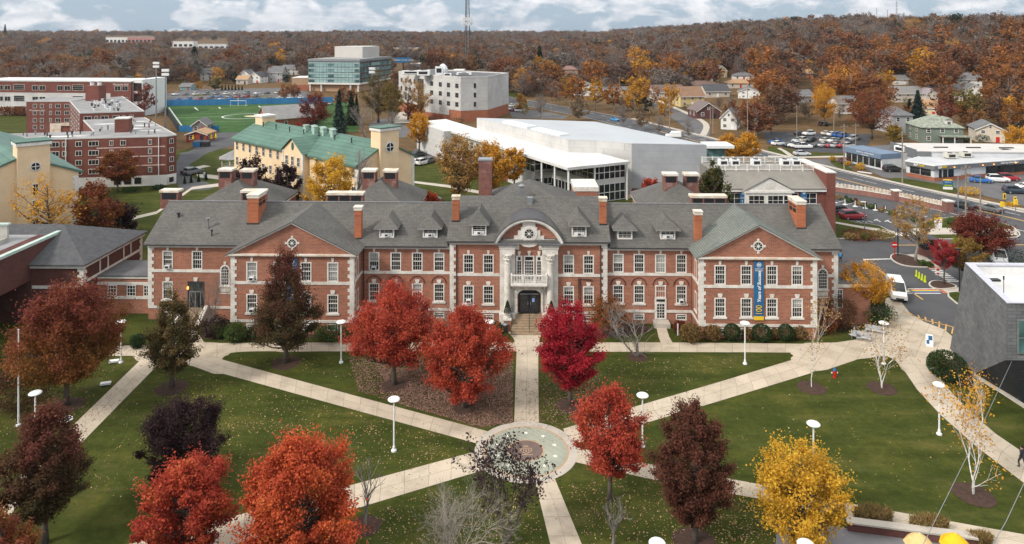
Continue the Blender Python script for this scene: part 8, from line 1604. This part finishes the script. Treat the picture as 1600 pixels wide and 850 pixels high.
for i,(a,c,w) in enumerate((((1590,545),(1432,872),'upper'),((1600,755),(1540,870),'lower'))):
 p,q=at(*a,64 if i==0 else 48),at(*c,41 if i==0 else 42); b=MB(); b.tube([tuple(p),tuple(p.lerp(q,.5)-Vector((0,0,.25))),tuple(q)],.022,5); tag(b.build('guy_wire',METAL_G),f'thin grey guy wire crossing the right lawn, the {w} one','wire')
def human(p,rz,lab,top,legs,bag=None,hair=(.03,.02,.015),stride=.2):
 t=empty('person',tuple(p),rz,lab,'person'); V=[(0,0,.95),(0,0,1.2),(0,.0,1.42),(0,-.02,1.52),(0,-.03,1.62),(0,-.02,1.74),(.1,0,.88),(.11,-stride,.48),(.12,-stride*.6,.07),(.12,-stride*.6-.18,.04),(-.1,0,.88),(-.11,stride*.6,.48),(-.12,stride*1.3,.09),(-.12,stride*1.1-.15,.04),(.2,0,1.4),(.26,.08,1.13),(.24,-.08,.9),(-.2,0,1.4),(-.26,-.06,1.13),(-.24,-.2,.93)]
 E=[(0,1),(1,2),(2,3),(3,4),(4,5),(0,6),(6,7),(7,8),(8,9),(0,10),(10,11),(11,12),(12,13),(2,14),(14,15),(15,16),(2,17),(17,18),(18,19)]; Rr=[.15,.14,.16,.06,.09,.08,.1,.075,.05,.04,.1,.075,.05,.04,.07,.05,.035,.07,.05,.035]
 me=bpy.data.meshes.new('body'); me.from_pydata(V,E,[]); o=bpy.data.objects.new('body',me); COL.objects.link(o); o.parent=t; sk=o.modifiers.new('skin','SKIN'); o.modifiers.new('sub','SUBSURF').levels=1; o.modifiers['sub'].render_levels=1
 for i,r in enumerate(Rr):me.skin_vertices[0].data[i].radius=(r,r)
 me.skin_vertices[0].data[0].use_root=True
 m,N,L,P=newmat('clothing'); tc=N.new('ShaderNodeTexCoord'); sp=N.new('ShaderNodeSeparateXYZ'); L.new(tc.outputs['Object'],sp.inputs[0]); r=ramp(N,L,sp.outputs[2],[(0,(.02,.02,.02)),(.09,legs),(.93,top),(.999,top)]); r.color_ramp.interpolation='CONSTANT'; sk_=N.new('ShaderNodeMixRGB'); gt=N.new('ShaderNodeMath'); gt.operation='GREATER_THAN'; L.new(sp.outputs[2],gt.inputs[0]); gt.inputs[1].default_value=1.49; L.new(gt.outputs[0],sk_.inputs[0]); L.new(r.outputs[0],sk_.inputs[1]); sk_.inputs[2].default_value=(.45,.27,.19,1); L.new(sk_.outputs[0],P.inputs['Base Color']); me.materials.append(m)
 b=MB(); b.lathe([(.02,1.80),(.08,1.78),(.105,1.70),(.1,1.62),(.06,1.58)],(0,.02),10); b.build('hair',mat('hair',hair,None,2,.8),t,smooth=True)
 if bag:b=MB(); b.box(-.15,.15,.13,.30,1.02,1.46); b.box(-.11,.11,.30,.36,1.06,1.28); b.build('backpack',mat('backpack_fabric',bag,None,2,.8),t)
human(G(1597,731),R(200),'person in dark clothes walking on the curved walk at the right edge',(.02,.022,.03),(.03,.03,.04)); human(G(1313.5,411),R(150),'person with a bright blue backpack behind the right end of the hall',(.05,.05,.06),(.03,.03,.04),(.02,.25,.55)); human(G(319.5,279),R(190),'person in a pale top and blue trousers on the garden walk',(.6,.6,.6),(.10,.32,.55))
m_,N_,L_,P_=newmat('car_paint'); oi=N_.new('ShaderNodeObjectInfo'); L_.new(oi.outputs['Color'],P_.inputs['Base Color']); P_.inputs['Roughness'].default_value=.32; P_.inputs['Specular IOR Level'].default_value=.6; PAINT=m_
LAMPG=mat('headlamp_glass',(.75,.75,.72),None,2,.2); TAIL=mat('tail_lamp_red',(.40,.012,.01),None,2,.3); TYRE=mat('tyre_rubber',(.02,.02,.02),None,2,.9)
def loft(b,secs,mi=0):
 "cross-sections (x, half width low, half width high, z low, z high) joined along x"
 V=[]
 for x,w0,w1,z0,z1 in secs:zm=z0+(z1-z0)*.55; V +=[(x,-w0,z0),(x,-w0*1.03,zm),(x,-w1,z1),(x,w1,z1),(x,w0*1.03,zm),(x,w0,z0)]
 n=len(secs); F=[tuple(range(6)),tuple(range(6*n-1,6*n-7,-1))]
 for i in range(n-1):F +=[(i*6+k,(i+1)*6+k,(i+1)*6+(k+1) % 6,i*6+(k+1) % 6) for k in range(6)]
 b.add(V,F,mi)
KIND={'sedan':(4.6,[(-2.3,.70,.62,.45,.82),(-2.1,.85,.74,.25,.98),(-1.3,.9,.80,.2,1.0),(.8,.9,.80,.2,.98),(1.7,.88,.74,.22,.88),(2.25,.74,.62,.32,.70)],[(-1.75,.70,.70,.96,.99),(-1.05,.72,.56,.96,1.40),(.1,.74,.58,.96,1.44),(1.05,.74,.72,.94,.97)]),'suv':(4.6,[(-2.3,.78,.72,.5,1.05),(-2.15,.9,.84,.3,1.12),(-1.0,.93,.84,.26,1.12),(.8,.93,.84,.26,1.1),(1.8,.9,.78,.28,1.02),(2.28,.78,.68,.38,.85)],[(-2.15,.78,.76,1.1,1.14),(-1.8,.78,.64,1.1,1.66),(.1,.78,.66,1.1,1.70),(1.05,.78,.74,1.08,1.12)]),'van':(5.0,[(-2.5,.92,.88,.4,1.15),(-2.4,.95,.9,.3,1.25),(1.0,.96,.9,.28,1.25),(2.0,.92,.82,.3,1.1),(2.5,.84,.74,.4,.9)],[(-2.48,.9,.8,1.22,1.95),(-2.2,.9,.78,1.22,2.1),(.6,.9,.78,1.22,2.1),(1.85,.84,.78,1.1,1.16)]),'pickup':(5.5,[(-2.75,.9,.86,.5,1.12),(-2.6,.95,.9,.4,1.15),(1.0,.95,.88,.35,1.12),(2.3,.93,.84,.36,1.1),(2.75,.85,.76,.5,.95)],[(-.75,.82,.80,1.1,1.14),(-.6,.82,.68,1.1,1.75),(.7,.82,.7,1.1,1.78),(1.4,.82,.78,1.1,1.14)])}
def vehicle(kind,detail):
 L,lo,hi=KIND[kind]; t=empty('parked_car' if kind in ('sedan','suv') else 'van' if kind=='van' else 'pickup_truck',(0,0,0)); t['category']='car' if kind in ('sedan','suv') else kind if kind=='van' else 'pickup truck'
 b=MB(); loft(b,lo);
 if kind=='van':loft(b,hi)
 b.build('body',PAINT,t); c=MB()
 if kind != 'van':loft(c,hi); c.build('window',GLASS_D,t); r=MB(); x0,x1=hi[1][0],hi[2][0]; z=hi[1][4]; w=hi[2][2]; r.add([(x0,-w+.02,z+.012),(x1,-w,hi[2][4]+.02),(x1,w,hi[2][4]+.02),(x0,w-.02,z+.012)],[(0,1,2,3)]); [r.tube([(x0+.02,s*w,z),(hi[0][0],s*hi[0][1],hi[0][4])],.035,4) or r.tube([(x1,s*w,hi[2][4]),(hi[3][0],s*hi[3][1],hi[3][4])],.03,4) or r.tube([((x0+x1)/2,s*(w+.01),(z+hi[2][4])/2),((x0+x1)/2,s*.77,hi[1][3])],.04,4) for s in (-1,1)]; r.build('car_roof',PAINT,t)
 else:c.add([(.72,-.74,2.03),(.72,.74,2.03),(1.8,.76,1.2),(1.8,-.76,1.2)],[(0,3,2,1)]); [c.quad((.0,s*.83,1.9),(.75,s*.83,1.9),(1.4,s*.89,1.35),(.0,s*.915,1.35)) for s in (-1,1)]; c.build('window',GLASS_D,t)
 if kind=='pickup':d=MB(); d.box(-2.55,-.85,-.78,.78,1.1,1.165); d.build('bed',METAL_D,t)
 for x in (-L*.30,L*.31):
  for s in (-1,1):
   w=MB(); w.tube([(x,s*.70,.33),(x,s*.93,.33)],.33,14); o=w.build('wheel',TYRE,t)
   if detail:w=MB(); w.tube([(x,s*.935,.33),(x,s*.945,.33)],.2,10); w.build('rim',METAL_G,o)
 for s in (-1,1):
  e=lo[-1]; h=MB(); h.box(e[0]-.22,e[0]-.06+.03,s*.62-.17,s*.62+.17,e[4]-.2,e[4]-.04); h.build('headlight',LAMPG,t); e=lo[0]; h=MB(); h.box(e[0]-.03,e[0]+.12,s*.66-.14,s*.66+.14,e[4]-.26,e[4]-.06); h.build('tail_light',TAIL,t)
 if detail:h=MB(); h.box(lo[-1][0]-.12,lo[-1][0]+.03,-.45,.45,.42,.6); h.build('grille',METAL_D,t)
 return t
VP_={}
def paint(o,c):
 o.color=(*c,1)
 for ch in o.children:paint(ch,c)
def car(kind,px,py,rz,col,lab,group=None,terr=False):
 g=GT(px,py) if terr else G(px,py)
 if kind not in VP_:o=VP_[kind]=vehicle(kind,True)
 else:o=copy_tree(VP_[kind])
 o.location=(g.x,g.y,g.z+.03); o.rotation_euler=(0,0,R(rz)); o['label']=lab
 if group:o['group']=group
 elif 'group' in o:del o['group']
 paint(o,col); return o
CW,CS,CB,CR,CBL,CG=(.72,.72,.70),(.42,.43,.44),(.022,.023,.026),(.30,.015,.02),(.02,.12,.36),(.12,.125,.13)
car('van',1401,463,-110,CW,'white minivan stopped on the campus drive beside the golden tree'); car('suv',1332,342,5,CR,'dark red hatchback in the campus car park'); car('suv',1314,334,8,CB,'black suv behind the dark red hatchback'); car('van',1559,410,-113,CS,'silver minivan parked behind the grey block building')
HD=-67
car('sedan',1505,325,HD+180,CB,'black saloon on the highway behind the wooden pole'); car('sedan',1547,330,HD+180,CG,'dark grey saloon on the highway, farther right'); car('sedan',961,189,HD,(.03,.24,.50),'bright blue car alone on the highway behind the sports hall'); car('sedan',1241,255,HD+180,(.05,.38,.50),'turquoise car on the highway behind the roof railing'); car('suv',1395,268,3,CB,'black car beside the bank building wall'); car('sedan',1532,285,-20,CBL,'bright blue car before the corner shops'); car('suv',1559,284,-12,CW,'white car second from the left before the corner shops'); car('suv',1575,282,-10,CR,'dark red car before the corner shops'); car('suv',1586,302,-8,(.025,.04,.06),'dark blue-black suv in the shop car park'); car('sedan',1606,296,-8,CW,'white car cut by the right edge in the shop car park'); car('van',1052,215,170,CW,'white van on the highway just over the sports hall roof'); car('sedan',1253,243,-5,CS,'silver saloon alone on the verge before the staff car park'); car('pickup',1254,232,2,CW,'white pickup truck at the front of the staff car park'); car('suv',1289,197,6,CB,'black suv on the side lane above the staff car park'); car('suv',302,272,60,CG,'grey suv on the west drive beside the small conifers'); car('sedan',295,270,80,CB,'black car behind the grey suv on the west drive'); car('sedan',676,238,15,CS,'silver car by the golden tree in the visitor car park'); car('suv',660,257,60,CW,'white car nearest in the visitor car park'); car('sedan',672,254,60,CG,'dark car right of the white one in the visitor car park'); car('sedan',650,257,60,CW,'pale car half hidden by the yellow dormitory'); car('sedan',655,244,40,CB,'black car farther back in the visitor car park'); car('sedan',672,316,30,CS,'silver car behind the red shrub tree and the hall roof')
rv=random.Random(4); PAL=[CW,CW,CS,CS,CB,CG,CG,CR,CBL,(.5,.48,.42),(.2,.21,.23)]; CN={CW:'white',CS:'silver',CB:'black',CG:'dark grey',CR:'red',CBL:'blue'}
def lot(rows,lab,grp,terr=False):
 for x0,y0,x1,y1,n,rz in rows:
  for i in range(n):
   if rv.random()<.05:continue
   f=i/max(1,n-1); c=rv.choice(PAL); car(rv.choice(['sedan','suv','sedan']),x0+(x1-x0)*f+rv.uniform(-.4,.4),y0+(y1-y0)*f,rz+rv.uniform(-3,3)+rv.choice([0,180]),c,f"{CN.get(c, 'grey')} {lab}",f"{CN.get(c, 'grey')} {grp}",terr)
lot([(1216,227,1242,230,4,25),(1246,222,1276,221,4,35),(1277,229,1326,231,6,30),(1290,222,1322,223,4,30),(1250,211,1264,211.5,2,25),(1292,211,1318,215,4,30),(1330,220,1336,218,2,40),(1204,222,1212,224,2,30)],'car parked in the staff car park beyond the highway','cars in the staff car park')
lot([(274,149,465,146,13,80),(278,157.5,395,155.5,8,85),(330,153.6,400,152,6,85),(405,156.5,470,154,5,80)],'car parked in the lot behind the blue field fence','cars in the lot behind the field')
lot([(764,168,802,173,7,60),(770,164,800,167,4,60),(480,160,520,158,7,85),(482,166,516,164,5,85)],'car parked among the buildings behind the sports hall','cars behind the sports hall'); car('sedan',805,174,5,CR,'dark red car at the left end of the lot above the sports hall'); car('suv',812,174.5,5,CW,'white suv at the right end of the lot above the sports hall')
def pole(px,py,top,lab,m=WOOD_POLE,arms=1,terr=False,r=.16,name='utility_pole'):
 g=GT(px,py) if terr else G(px,py); H=(py-top)*g.y/FPX
 P=[('shaft',lambda b:b.tube([(0,0,-.2),(0,0,H)],[r,r*.7],8),m)]+[('crossarm',(lambda k:lambda b:(b.box(-1.3,1.3,-.07,.07,H-.7-k*1.1,H-.55-k*1.1),[b.lathe([(.05,H-.55-k*1.1),(.07,H-.35-k*1.1),(.02,H-.25-k*1.1)],(x,0),6) for x in (-1.1,-.4,.4,1.1)]))(k),m) for k in range(arms)]+([('transformer',lambda b:b.lathe([(.05,H-3.2),(.28,H-3.1),(.28,H-2.2),(.05,H-2.1)],(.4,-.1),10),METAL_G)] if arms>1 else [])
 return simple(name,lab,'pole',g,P,R(24))
for a in [(1319,266,194,'pale utility pole left of the bank building',1),(1337,232,193,'utility pole behind the staff car park corner',1),(1410,286,206,'tall utility pole on the verge between bank and corner shop',1),(1509,348,258,'heavy utility pole with transformer beside the retaining wall',2),(1532,335,278,'dark brown leaning pole in front of the shop car park',0),(1303,207,170,'orange-lit wooden pole above the staff car park',0),(1245,215,165,'pole among the trees left of the staff car park',1),(1046,205,152,'pole at the corner of the side street',1),(1114,210,168,'pole in front of the maroon house',1),(1110,195,166,'pole beside the maroon house porch',1),(1122,150,124,'pole before the charcoal-roofed bungalow',1),(847,187,160,'pole behind the sports hall roof, left one',1),(861,187,158,'pole behind the sports hall roof, right one',1),(842,122,104,'pole on the far slope by the conifers',1),(968,170,120,'pole among the golden street trees',1),(1480,222,186,'pole before the sage green house',1),(1168,222,134,'bare grey snag pole right of the white house',0),(784,132,117,'pole at the edge of the green right of the white block',1)]:pole(*a[:4],arms=a[4],terr=a[1]<235)
pole(1497,330,275,'pale blue steel street-light mast left of the heavy utility pole',METAL_G,0,r=.12,name='street_light')
for a in [(244,185,99.5,'tall field light mast at the far left corner of the sports field'),(258.5,207,111,'tall field light mast at the near left corner of the sports field'),(581.5,188,108,'field light mast between the olive trees and the white block')]:
 g=G(a[0],a[1]); H=(a[1]-a[2])*g.y/FPX; simple('light_mast',a[3],'light mast',g,[('shaft',lambda b:b.tube([(0,0,0),(0,0,H)],[.32,.18],8),METAL_G),('lamp_bank',lambda b:[b.box(-1.2,1.2,-.3,.2,H-.2-k*1.4,H+.7-k*1.4) for k in range(2)],METAL_W)])
def lattice(px,py,top,w0,w1,lab,d=None,terr=True):
 g=GT(px,py) if d is None else Vector(((px-PX0)*d/FPX,d,terrain((px-PX0)*d/FPX,d))); k=g.y/FPX; H=CAMH-(top-PY0)*k-g.z; n=16; t=empty('lattice_tower',tuple(g),.4,lab,'tower'); c=[(math.cos(a),math.sin(a)) for a in (0,2.094,4.189)]; b=MB(); W=lambda z:(w0+(w1-w0)*z/H); m=METAL_G
 for x,y in c:b.tube([(x*w0,y*w0,0),(x*w1,y*w1,H)],.2*w0/2.2+.05,5)
 b.build('frame',METAL_D,t); b=MB()
 for i in range(n):
  za,zb=H*i/n,H*(i+1)/n
  for j in range(3):p,q=c[j],c[(j+1) % 3]; b.tube([(p[0]*W(za),p[1]*W(za),za),(q[0]*W(zb),q[1]*W(zb),zb)],.06,4); b.tube([(q[0]*W(za),q[1]*W(za),za),(p[0]*W(zb),p[1]*W(zb),zb)],.06,4)
 b.build('lattice',METAL_G,t); return t,H
t,H=lattice(730,112,-6,3.2,1.5,'tall lattice radio tower with antenna ring behind the white block'); zz=H*(112-30)/118
for k in range(2):b=MB(); z=zz-k*4.0; n=9; b.tube([(4.2*math.cos(2*math.pi*i/n),4.2*math.sin(2*math.pi*i/n),z) for i in range(n+1)],.12,4); [b.box(4.2*math.cos(a)-.55,4.2*math.cos(a)+.55,4.2*math.sin(a)-.55,4.2*math.sin(a)+.55,z-1.6,z+1.6) for a in [2*math.pi*i/n for i in range(n)]]; b.build('antenna_ring',METAL_W,t)
t,H=lattice(1401,40,1,.9,.7,'small mast with dishes on the wooded ridge at the right',900); b=MB(); [b.lathe([(.1,z),(1.3,z+.3),(1.3,z+1.2),(.1,z+1.5)],(.8*(-1) ** int(z),0),8) for z in (H-2,H-6,H-10)]; b.build('antenna',METAL_W,t)
for x,y,s in ((1370,12,'left'),(1386.5,15,'right')):lattice(x,40,y,.4,.2,f'thin radio mast on the wooded ridge, {s} of the slender pair',900)
def fence(pts,h,lab,m,px=True,name='fence',solid=True):
 P=[G(*p) for p in pts]; t=empty(name,tuple(P[0]),0,lab,'fence'); Q=[p-P[0] for p in P]; b=MB()
 for i in range(len(Q)-1):a,c=Q[i],Q[i+1]; n_=Vector((-(c-a).y,(c-a).x,0)).normalized()*.03; b.add([tuple(a-n_),tuple(c-n_),tuple(c-n_+Vector((0,0,h))),tuple(a-n_+Vector((0,0,h))),tuple(a+n_),tuple(c+n_),tuple(c+n_+Vector((0,0,h))),tuple(a+n_+Vector((0,0,h)))],[(0,1,2,3),(7,6,5,4),(3,2,6,7)])
 b.build('screen',m,t); b=MB()
 for i in range(len(Q)-1):
  k=max(2,int((Q[i+1]-Q[i]).length/4))
  for j in range(k+1):p=Q[i].lerp(Q[i+1],j/k); b.tube([tuple(p),tuple(p+Vector((0,0,h+.15)))],.06,4)
 b.build('post',METAL_D,t)
FB=mat('blue_windscreen',(.025,.15,.33),(.04,.19,.40),.15,.7); FK=mat('black_windscreen',(.02,.024,.03),None,.2,.8)
fence([(253,166),(465,161.5),(520,160.5)],2.8,'blue screened fence along the far side of the sports field',FB); fence([(253,166),(279,206)],2.4,'dark screened fence down the left side of the sports field',FK); fence([(279,206),(301,206)],2.2,'blue screened fence panel left of the white shed',FB); fence([(322,205.5),(342,205)],2.0,'blue screened fence panel right of the white shed',FB)
def goal():
 g=G(372,165.8); simple('soccer_goal','white goal frame before the blue fence','goal',g,[('frame',lambda b:(b.tube([(-3.66,0,0),(-3.66,0,2.5),(3.66,0,2.5),(3.66,0,0)],.12,5),b.tube([(-3.66,0,2.5),(-3.66,1.8,0),(3.66,1.8,0),(3.66,0,2.5)],.06,4),b.tube([(0,.1,0),(0,.1,4)],.08,4)),WHITE)])
goal()
def retaining():
 P=[G(*p) for p in ((1303,299),(1352,305.5),(1400,313.5),(1446,323),(1481,331))]
 t=empty('retaining_wall',tuple(P[0]),0,'long brick retaining wall with white guard rails between campus car park and highway','wall'); Q=[p-P[0] for p in P]
 for nm,z0,z1,w,m in (('wall',0,1.0,.35,REDBRICK_W),('coping',1.0,1.12,.42,STONE),('guard_rail',1.30,1.40,.12,STONE_WARM),('guard_rail',1.58,1.68,.12,STONE_WARM)):
  b=MB()
  for i in range(len(Q)-1):a,c=Q[i],Q[i+1]; n_=Vector((-(c-a).y,(c-a).x,0)).normalized()*w/2; v=[a-n_,c-n_,c+n_,a+n_]; b.slab([(p.x,p.y,z1) for p in v],z1-z0)
  b.build(nm,m,t)
 b=MB(); [b.box(p.x-.14,p.x+.14,p.y-.14,p.y+.14,1.12,1.85) for i in range(len(Q)-1) for p in [Q[i].lerp(Q[i+1],j/8) for j in range(8)]]; b.build('rail_post',STONE_WARM,t)
 for q in (Q[-1],Q[2]):b=MB(); b.box(q.x-.7,q.x+.7,q.y-.7,q.y+.7,0,2.0); o=b.build('pier',REDBRICK_W,t); b=MB(); b.box(q.x-.8,q.x+.8,q.y-.8,q.y+.8,2.0,2.2); b.build('cap',STONE,o)
 for j in range(9):p=Q[0].lerp(Q[-1],(j+.5)/9);
retaining()
simple('no_entry_sign','round red no-entry sign on a red post at the traffic island','sign',G(1397.5,404),[('post',lambda b:b.box(-.06,.06,-.03,.03,0,1.7),RED),('disc',lambda b:b.prism([(.48*math.cos(k*math.pi/10),2.1+.48*math.sin(k*math.pi/10)) for k in range(20)],-.06,-.02),RED),('bar',lambda b:b.box(-.33,.33,-.075,-.06,2.02,2.18),WHITE)])
simple('lamp_column','black lamp column with a bracket at the traffic island','lamp',G(1403,400),[('pole',lambda b:b.tube([(0,0,0),(0,0,4.6)],.09,8),BLACK),('bracket',lambda b:b.box(0,1.3,-.05,.05,4.2,4.32),BLACK)]); simple('lamp_column','black lamp column beside the left corner of the grey building','lamp',G(1499,456),[('pole',lambda b:b.tube([(0,0,0),(0,0,5.6)],.08,8),BLACK),('lamp_head',lambda b:b.box(-.5,.25,-.12,.12,5.55,5.68),BLACK)]); simple('lamp_column','dark lamp column on the verge behind the hall','lamp',G(1351,361),[('pole',lambda b:b.tube([(0,0,0),(0,0,5.0)],.09,8),METAL_G),('lamp_head',lambda b:b.box(-.7,.2,-.15,.15,4.95,5.1),METAL_W)])
for i in range(4):simple('traffic_bollard','yellow-green bollard standing in the row on the campus drive','bollard',G(1432+i*4.5,432+i*3),[('body',lambda b:b.lathe([(.24,0),(.24,.05),(.16,.08),(.09,.85),(.05,.9)],n=10),mat('lime_plastic',(.50,.58,.03),None,2,.5)),('foot',lambda b:b.box(-.27,.27,-.27,.27,0,.04),METAL_D)],0,'lime bollards in the drive')
simple('crossing_sign','red and white crossing sign on the second traffic island','sign',G(1465,441),[('post',lambda b:b.box(-.04,.04,-.03,.03,0,1.0),METAL_G),('plate',lambda b:b.box(-.28,.28,-.06,-.02,1.0,2.0),WHITE),('symbol',lambda b:(b.box(-.2,.2,-.075,-.06,1.6,1.9),b.box(-.2,.2,-.075,-.06,1.1,1.3)),RED)]); simple('pedestrian_sign','fluorescent green pedestrian sign behind the red tree','sign',G(1493,395),[('post',lambda b:b.box(-.05,.05,-.03,.03,0,1.6),METAL_G),('plate',lambda b:b.prism([(-.4,1.6),(.4,1.6),(.4,2.2),(0,2.5),(-.4,2.2)],-.06,-.02),mat('fluorescent_green',(.45,.68,.03),None,2,.5))])
simple('guard_booth','small brick guard booth with dark windows beside the red tree','booth',G(1456,402),[('wall',lambda b:b.box(-1.0,1.0,0,2.0,0,1.1),REDBRICK_W),('window',lambda b:b.box(-.95,.95,.05,1.95,1.1,2.5),GLASS_D),('roof',lambda b:b.box(-1.25,1.25,-.25,2.25,2.5,2.75),METAL_D)])
def shrink(n,s):
 for x in COL.objects:
  if x.name.split('.')[0]==n and x.parent is None:x.scale=(s,s,s)
def monument():
 g=G(1466,357); t=simple('campus_sign','white campus sign with a yellow top on the verge beside the highway','sign',g,[('panel',lambda b:b.box(-1.0,1.0,-.15,.15,.9,2.6),WHITE),('base',lambda b:b.box(-.95,.95,-.12,.12,0,.9),METAL_W),('top_band',lambda b:b.box(-1.02,1.02,-.17,.17,2.6,3.1),GOLD)]); m=mat('orange_lettering',(.65,.22,.04),None,2,.6); text_mesh('NORTH',.45,'lettering',m,t,(0,-.17,2.2)); text_mesh('CAMPUS',.40,'lettering',m,t,(0,-.17,1.65))
 g=G(1481,296); t=simple('shop_sign','white, blue and green sandwich shop pylon sign with a yellow top on the verge','sign',g,[('panel',lambda b:b.box(-1.7,1.7,-.2,.2,1.0,3.4),BLUE),('base',lambda b:b.box(-1.6,1.6,-.18,.18,0,1.0),WHITE),('top_band',lambda b:b.prism([(-1.7,3.4),(1.7,3.4),(1.2,3.75),(-1.2,3.75)],-.2,.2),GOLD),('green_panel',lambda b:b.box(-1.62,1.62,-.24,-.19,1.1,1.9),bpy.data.materials['sign_green'])],R(-12)); text_mesh('SUBWAY',.62,'lettering',bpy.data.materials['sign_yellow'],t,(0,-.26,1.5),shear=.2,bold=.02); text_mesh('UNIVERSITY',.42,'lettering',WHITE,t,(0,-.23,2.75))
 for x,y,h,s in ((1569.5,313,2.1,'left'),(1586,320,2.4,'right')):simple('kerbside_sign',f'tall yellow and black panel sign at the shop car park, {s} one','sign',G(x,y),[('panel',lambda b:b.box(-.42,.42,-.08,.08,.3,h),GOLD),('emblem',lambda b:b.box(-.22,.22,-.1,-.07,h*.3,h*.85),METAL_D),('base',lambda b:b.box(-.3,.3,-.1,.1,0,.3),METAL_D)])
 g=GT(630,112); k=g.y/FPX; t=simple('billboard','dark blue roadside billboard behind the glass building','billboard',g,[('panel',lambda b:b.box(-13*k,13*k,-.3,.3,14*k,22*k),BLUE),('post',lambda b:b.tube([(0,0,0),(0,0,14*k)],.7,8),METAL_D),('frame',lambda b:b.box(-13.4*k,13.4*k,-.2,.2,13.6*k,14*k),METAL_D)]); text_mesh('UNIVERSITY OF NEW HAVEN',2.4*k,'lettering',WHITE,t,(0,-.4,18*k))
 for x,y in ((1470,366),(1491,362)):simple('signal_light',f'yellow signal head on a short mast at the highway crossing, {"left" if x < 1480 else "right"} one','traffic light',G(x+96,y-26),[('mast',lambda b:b.tube([(0,0,0),(0,0,2.4)],.08,6),METAL_G),('head',lambda b:b.box(-.28,.28,-.2,.2,2.0,2.9),GOLD)])
monument(); shrink('shop_sign',.58); shrink('campus_sign',.62); shrink('kerbside_sign',.68); shrink('bench',.8)
for i,(x,y) in enumerate(((288.5,287),(298.5,285.5),(310.5,284),(322,281))):conifer('potted columnar conifer along the west drive kerb',(x,y),y-13,4.2,L_CON,700+i,'potted_conifer',False)['group']='potted conifers by the drive'
for i in range(6):simple('cone_post','white delineator post standing in the campus car park','post',G(1304.5+i*15.8,317+i*2.9),[('post',lambda b:b.tube([(0,0,.1),(0,0,1.15)],[.09,.05],8),WHITE),('foot',lambda b:b.box(-.36,.36,-.3,.3,0,.1),WHITE)],0,'white delineator posts')
simple('recycling_skip','blue skip beside the dormitory garden door','skip',G(435,318),[('body',lambda b:b.box(-1,1,-.6,.6,0,1.3),BLUE),('lid',lambda b:b.box(-1.05,1.05,-.65,.65,1.3,1.4),METAL_D)])
for i,(x,y) in enumerate(((308.5,229),(321.5,229))):simple('refuse_skip',('blue' if i==0 else 'dark')+' refuse skip below the red ticket hut','skip',G(x,y),[('body',lambda b:b.box(-1.1,1.1,-.8,.8,0,1.5),BLUE if i==0 else METAL_D),('lid',lambda b:b.add([(-1.15,-.85,1.5),(1.15,-.85,1.5),(1.15,.85,1.9),(-1.15,.85,1.9)],[(0,1,2,3)]),METAL_D)])
for i,(x,y) in enumerate(((302,222),(312,221.5),(330,221),(337,220))):b=None; simple('closed_parasol','closed yellow parasol in the row before the red ticket hut','parasol',G(x,y),[('pole',lambda b:b.tube([(0,0,0),(0,0,2.3)],.05,6),METAL_G),('canopy',lambda b:b.lathe([(.42,.9),(.36,1.4),(.05,2.4)],n=8),GOLD)],0,'closed yellow parasols')
# ------------------------------------------------------------------ the autumn air
def haze():
 b=MB(); b.box(-5200,5200,-300,4300,-30,130); o=b.build('haze',[]); m=bpy.data.materials.new('haze'); m.use_nodes=True; N,L=m.node_tree.nodes,m.node_tree.links; N.clear(); out=N.new('ShaderNodeOutputMaterial'); v=N.new('ShaderNodeVolumePrincipled'); v.inputs['Color'].default_value=(.86,.90,.95,1); v.inputs['Density'].default_value=.00005; v.inputs['Anisotropy'].default_value=.2; L.new(v.outputs[0],out.inputs['Volume']); o.data.materials.append(m); o['kind']='stuff'
haze()
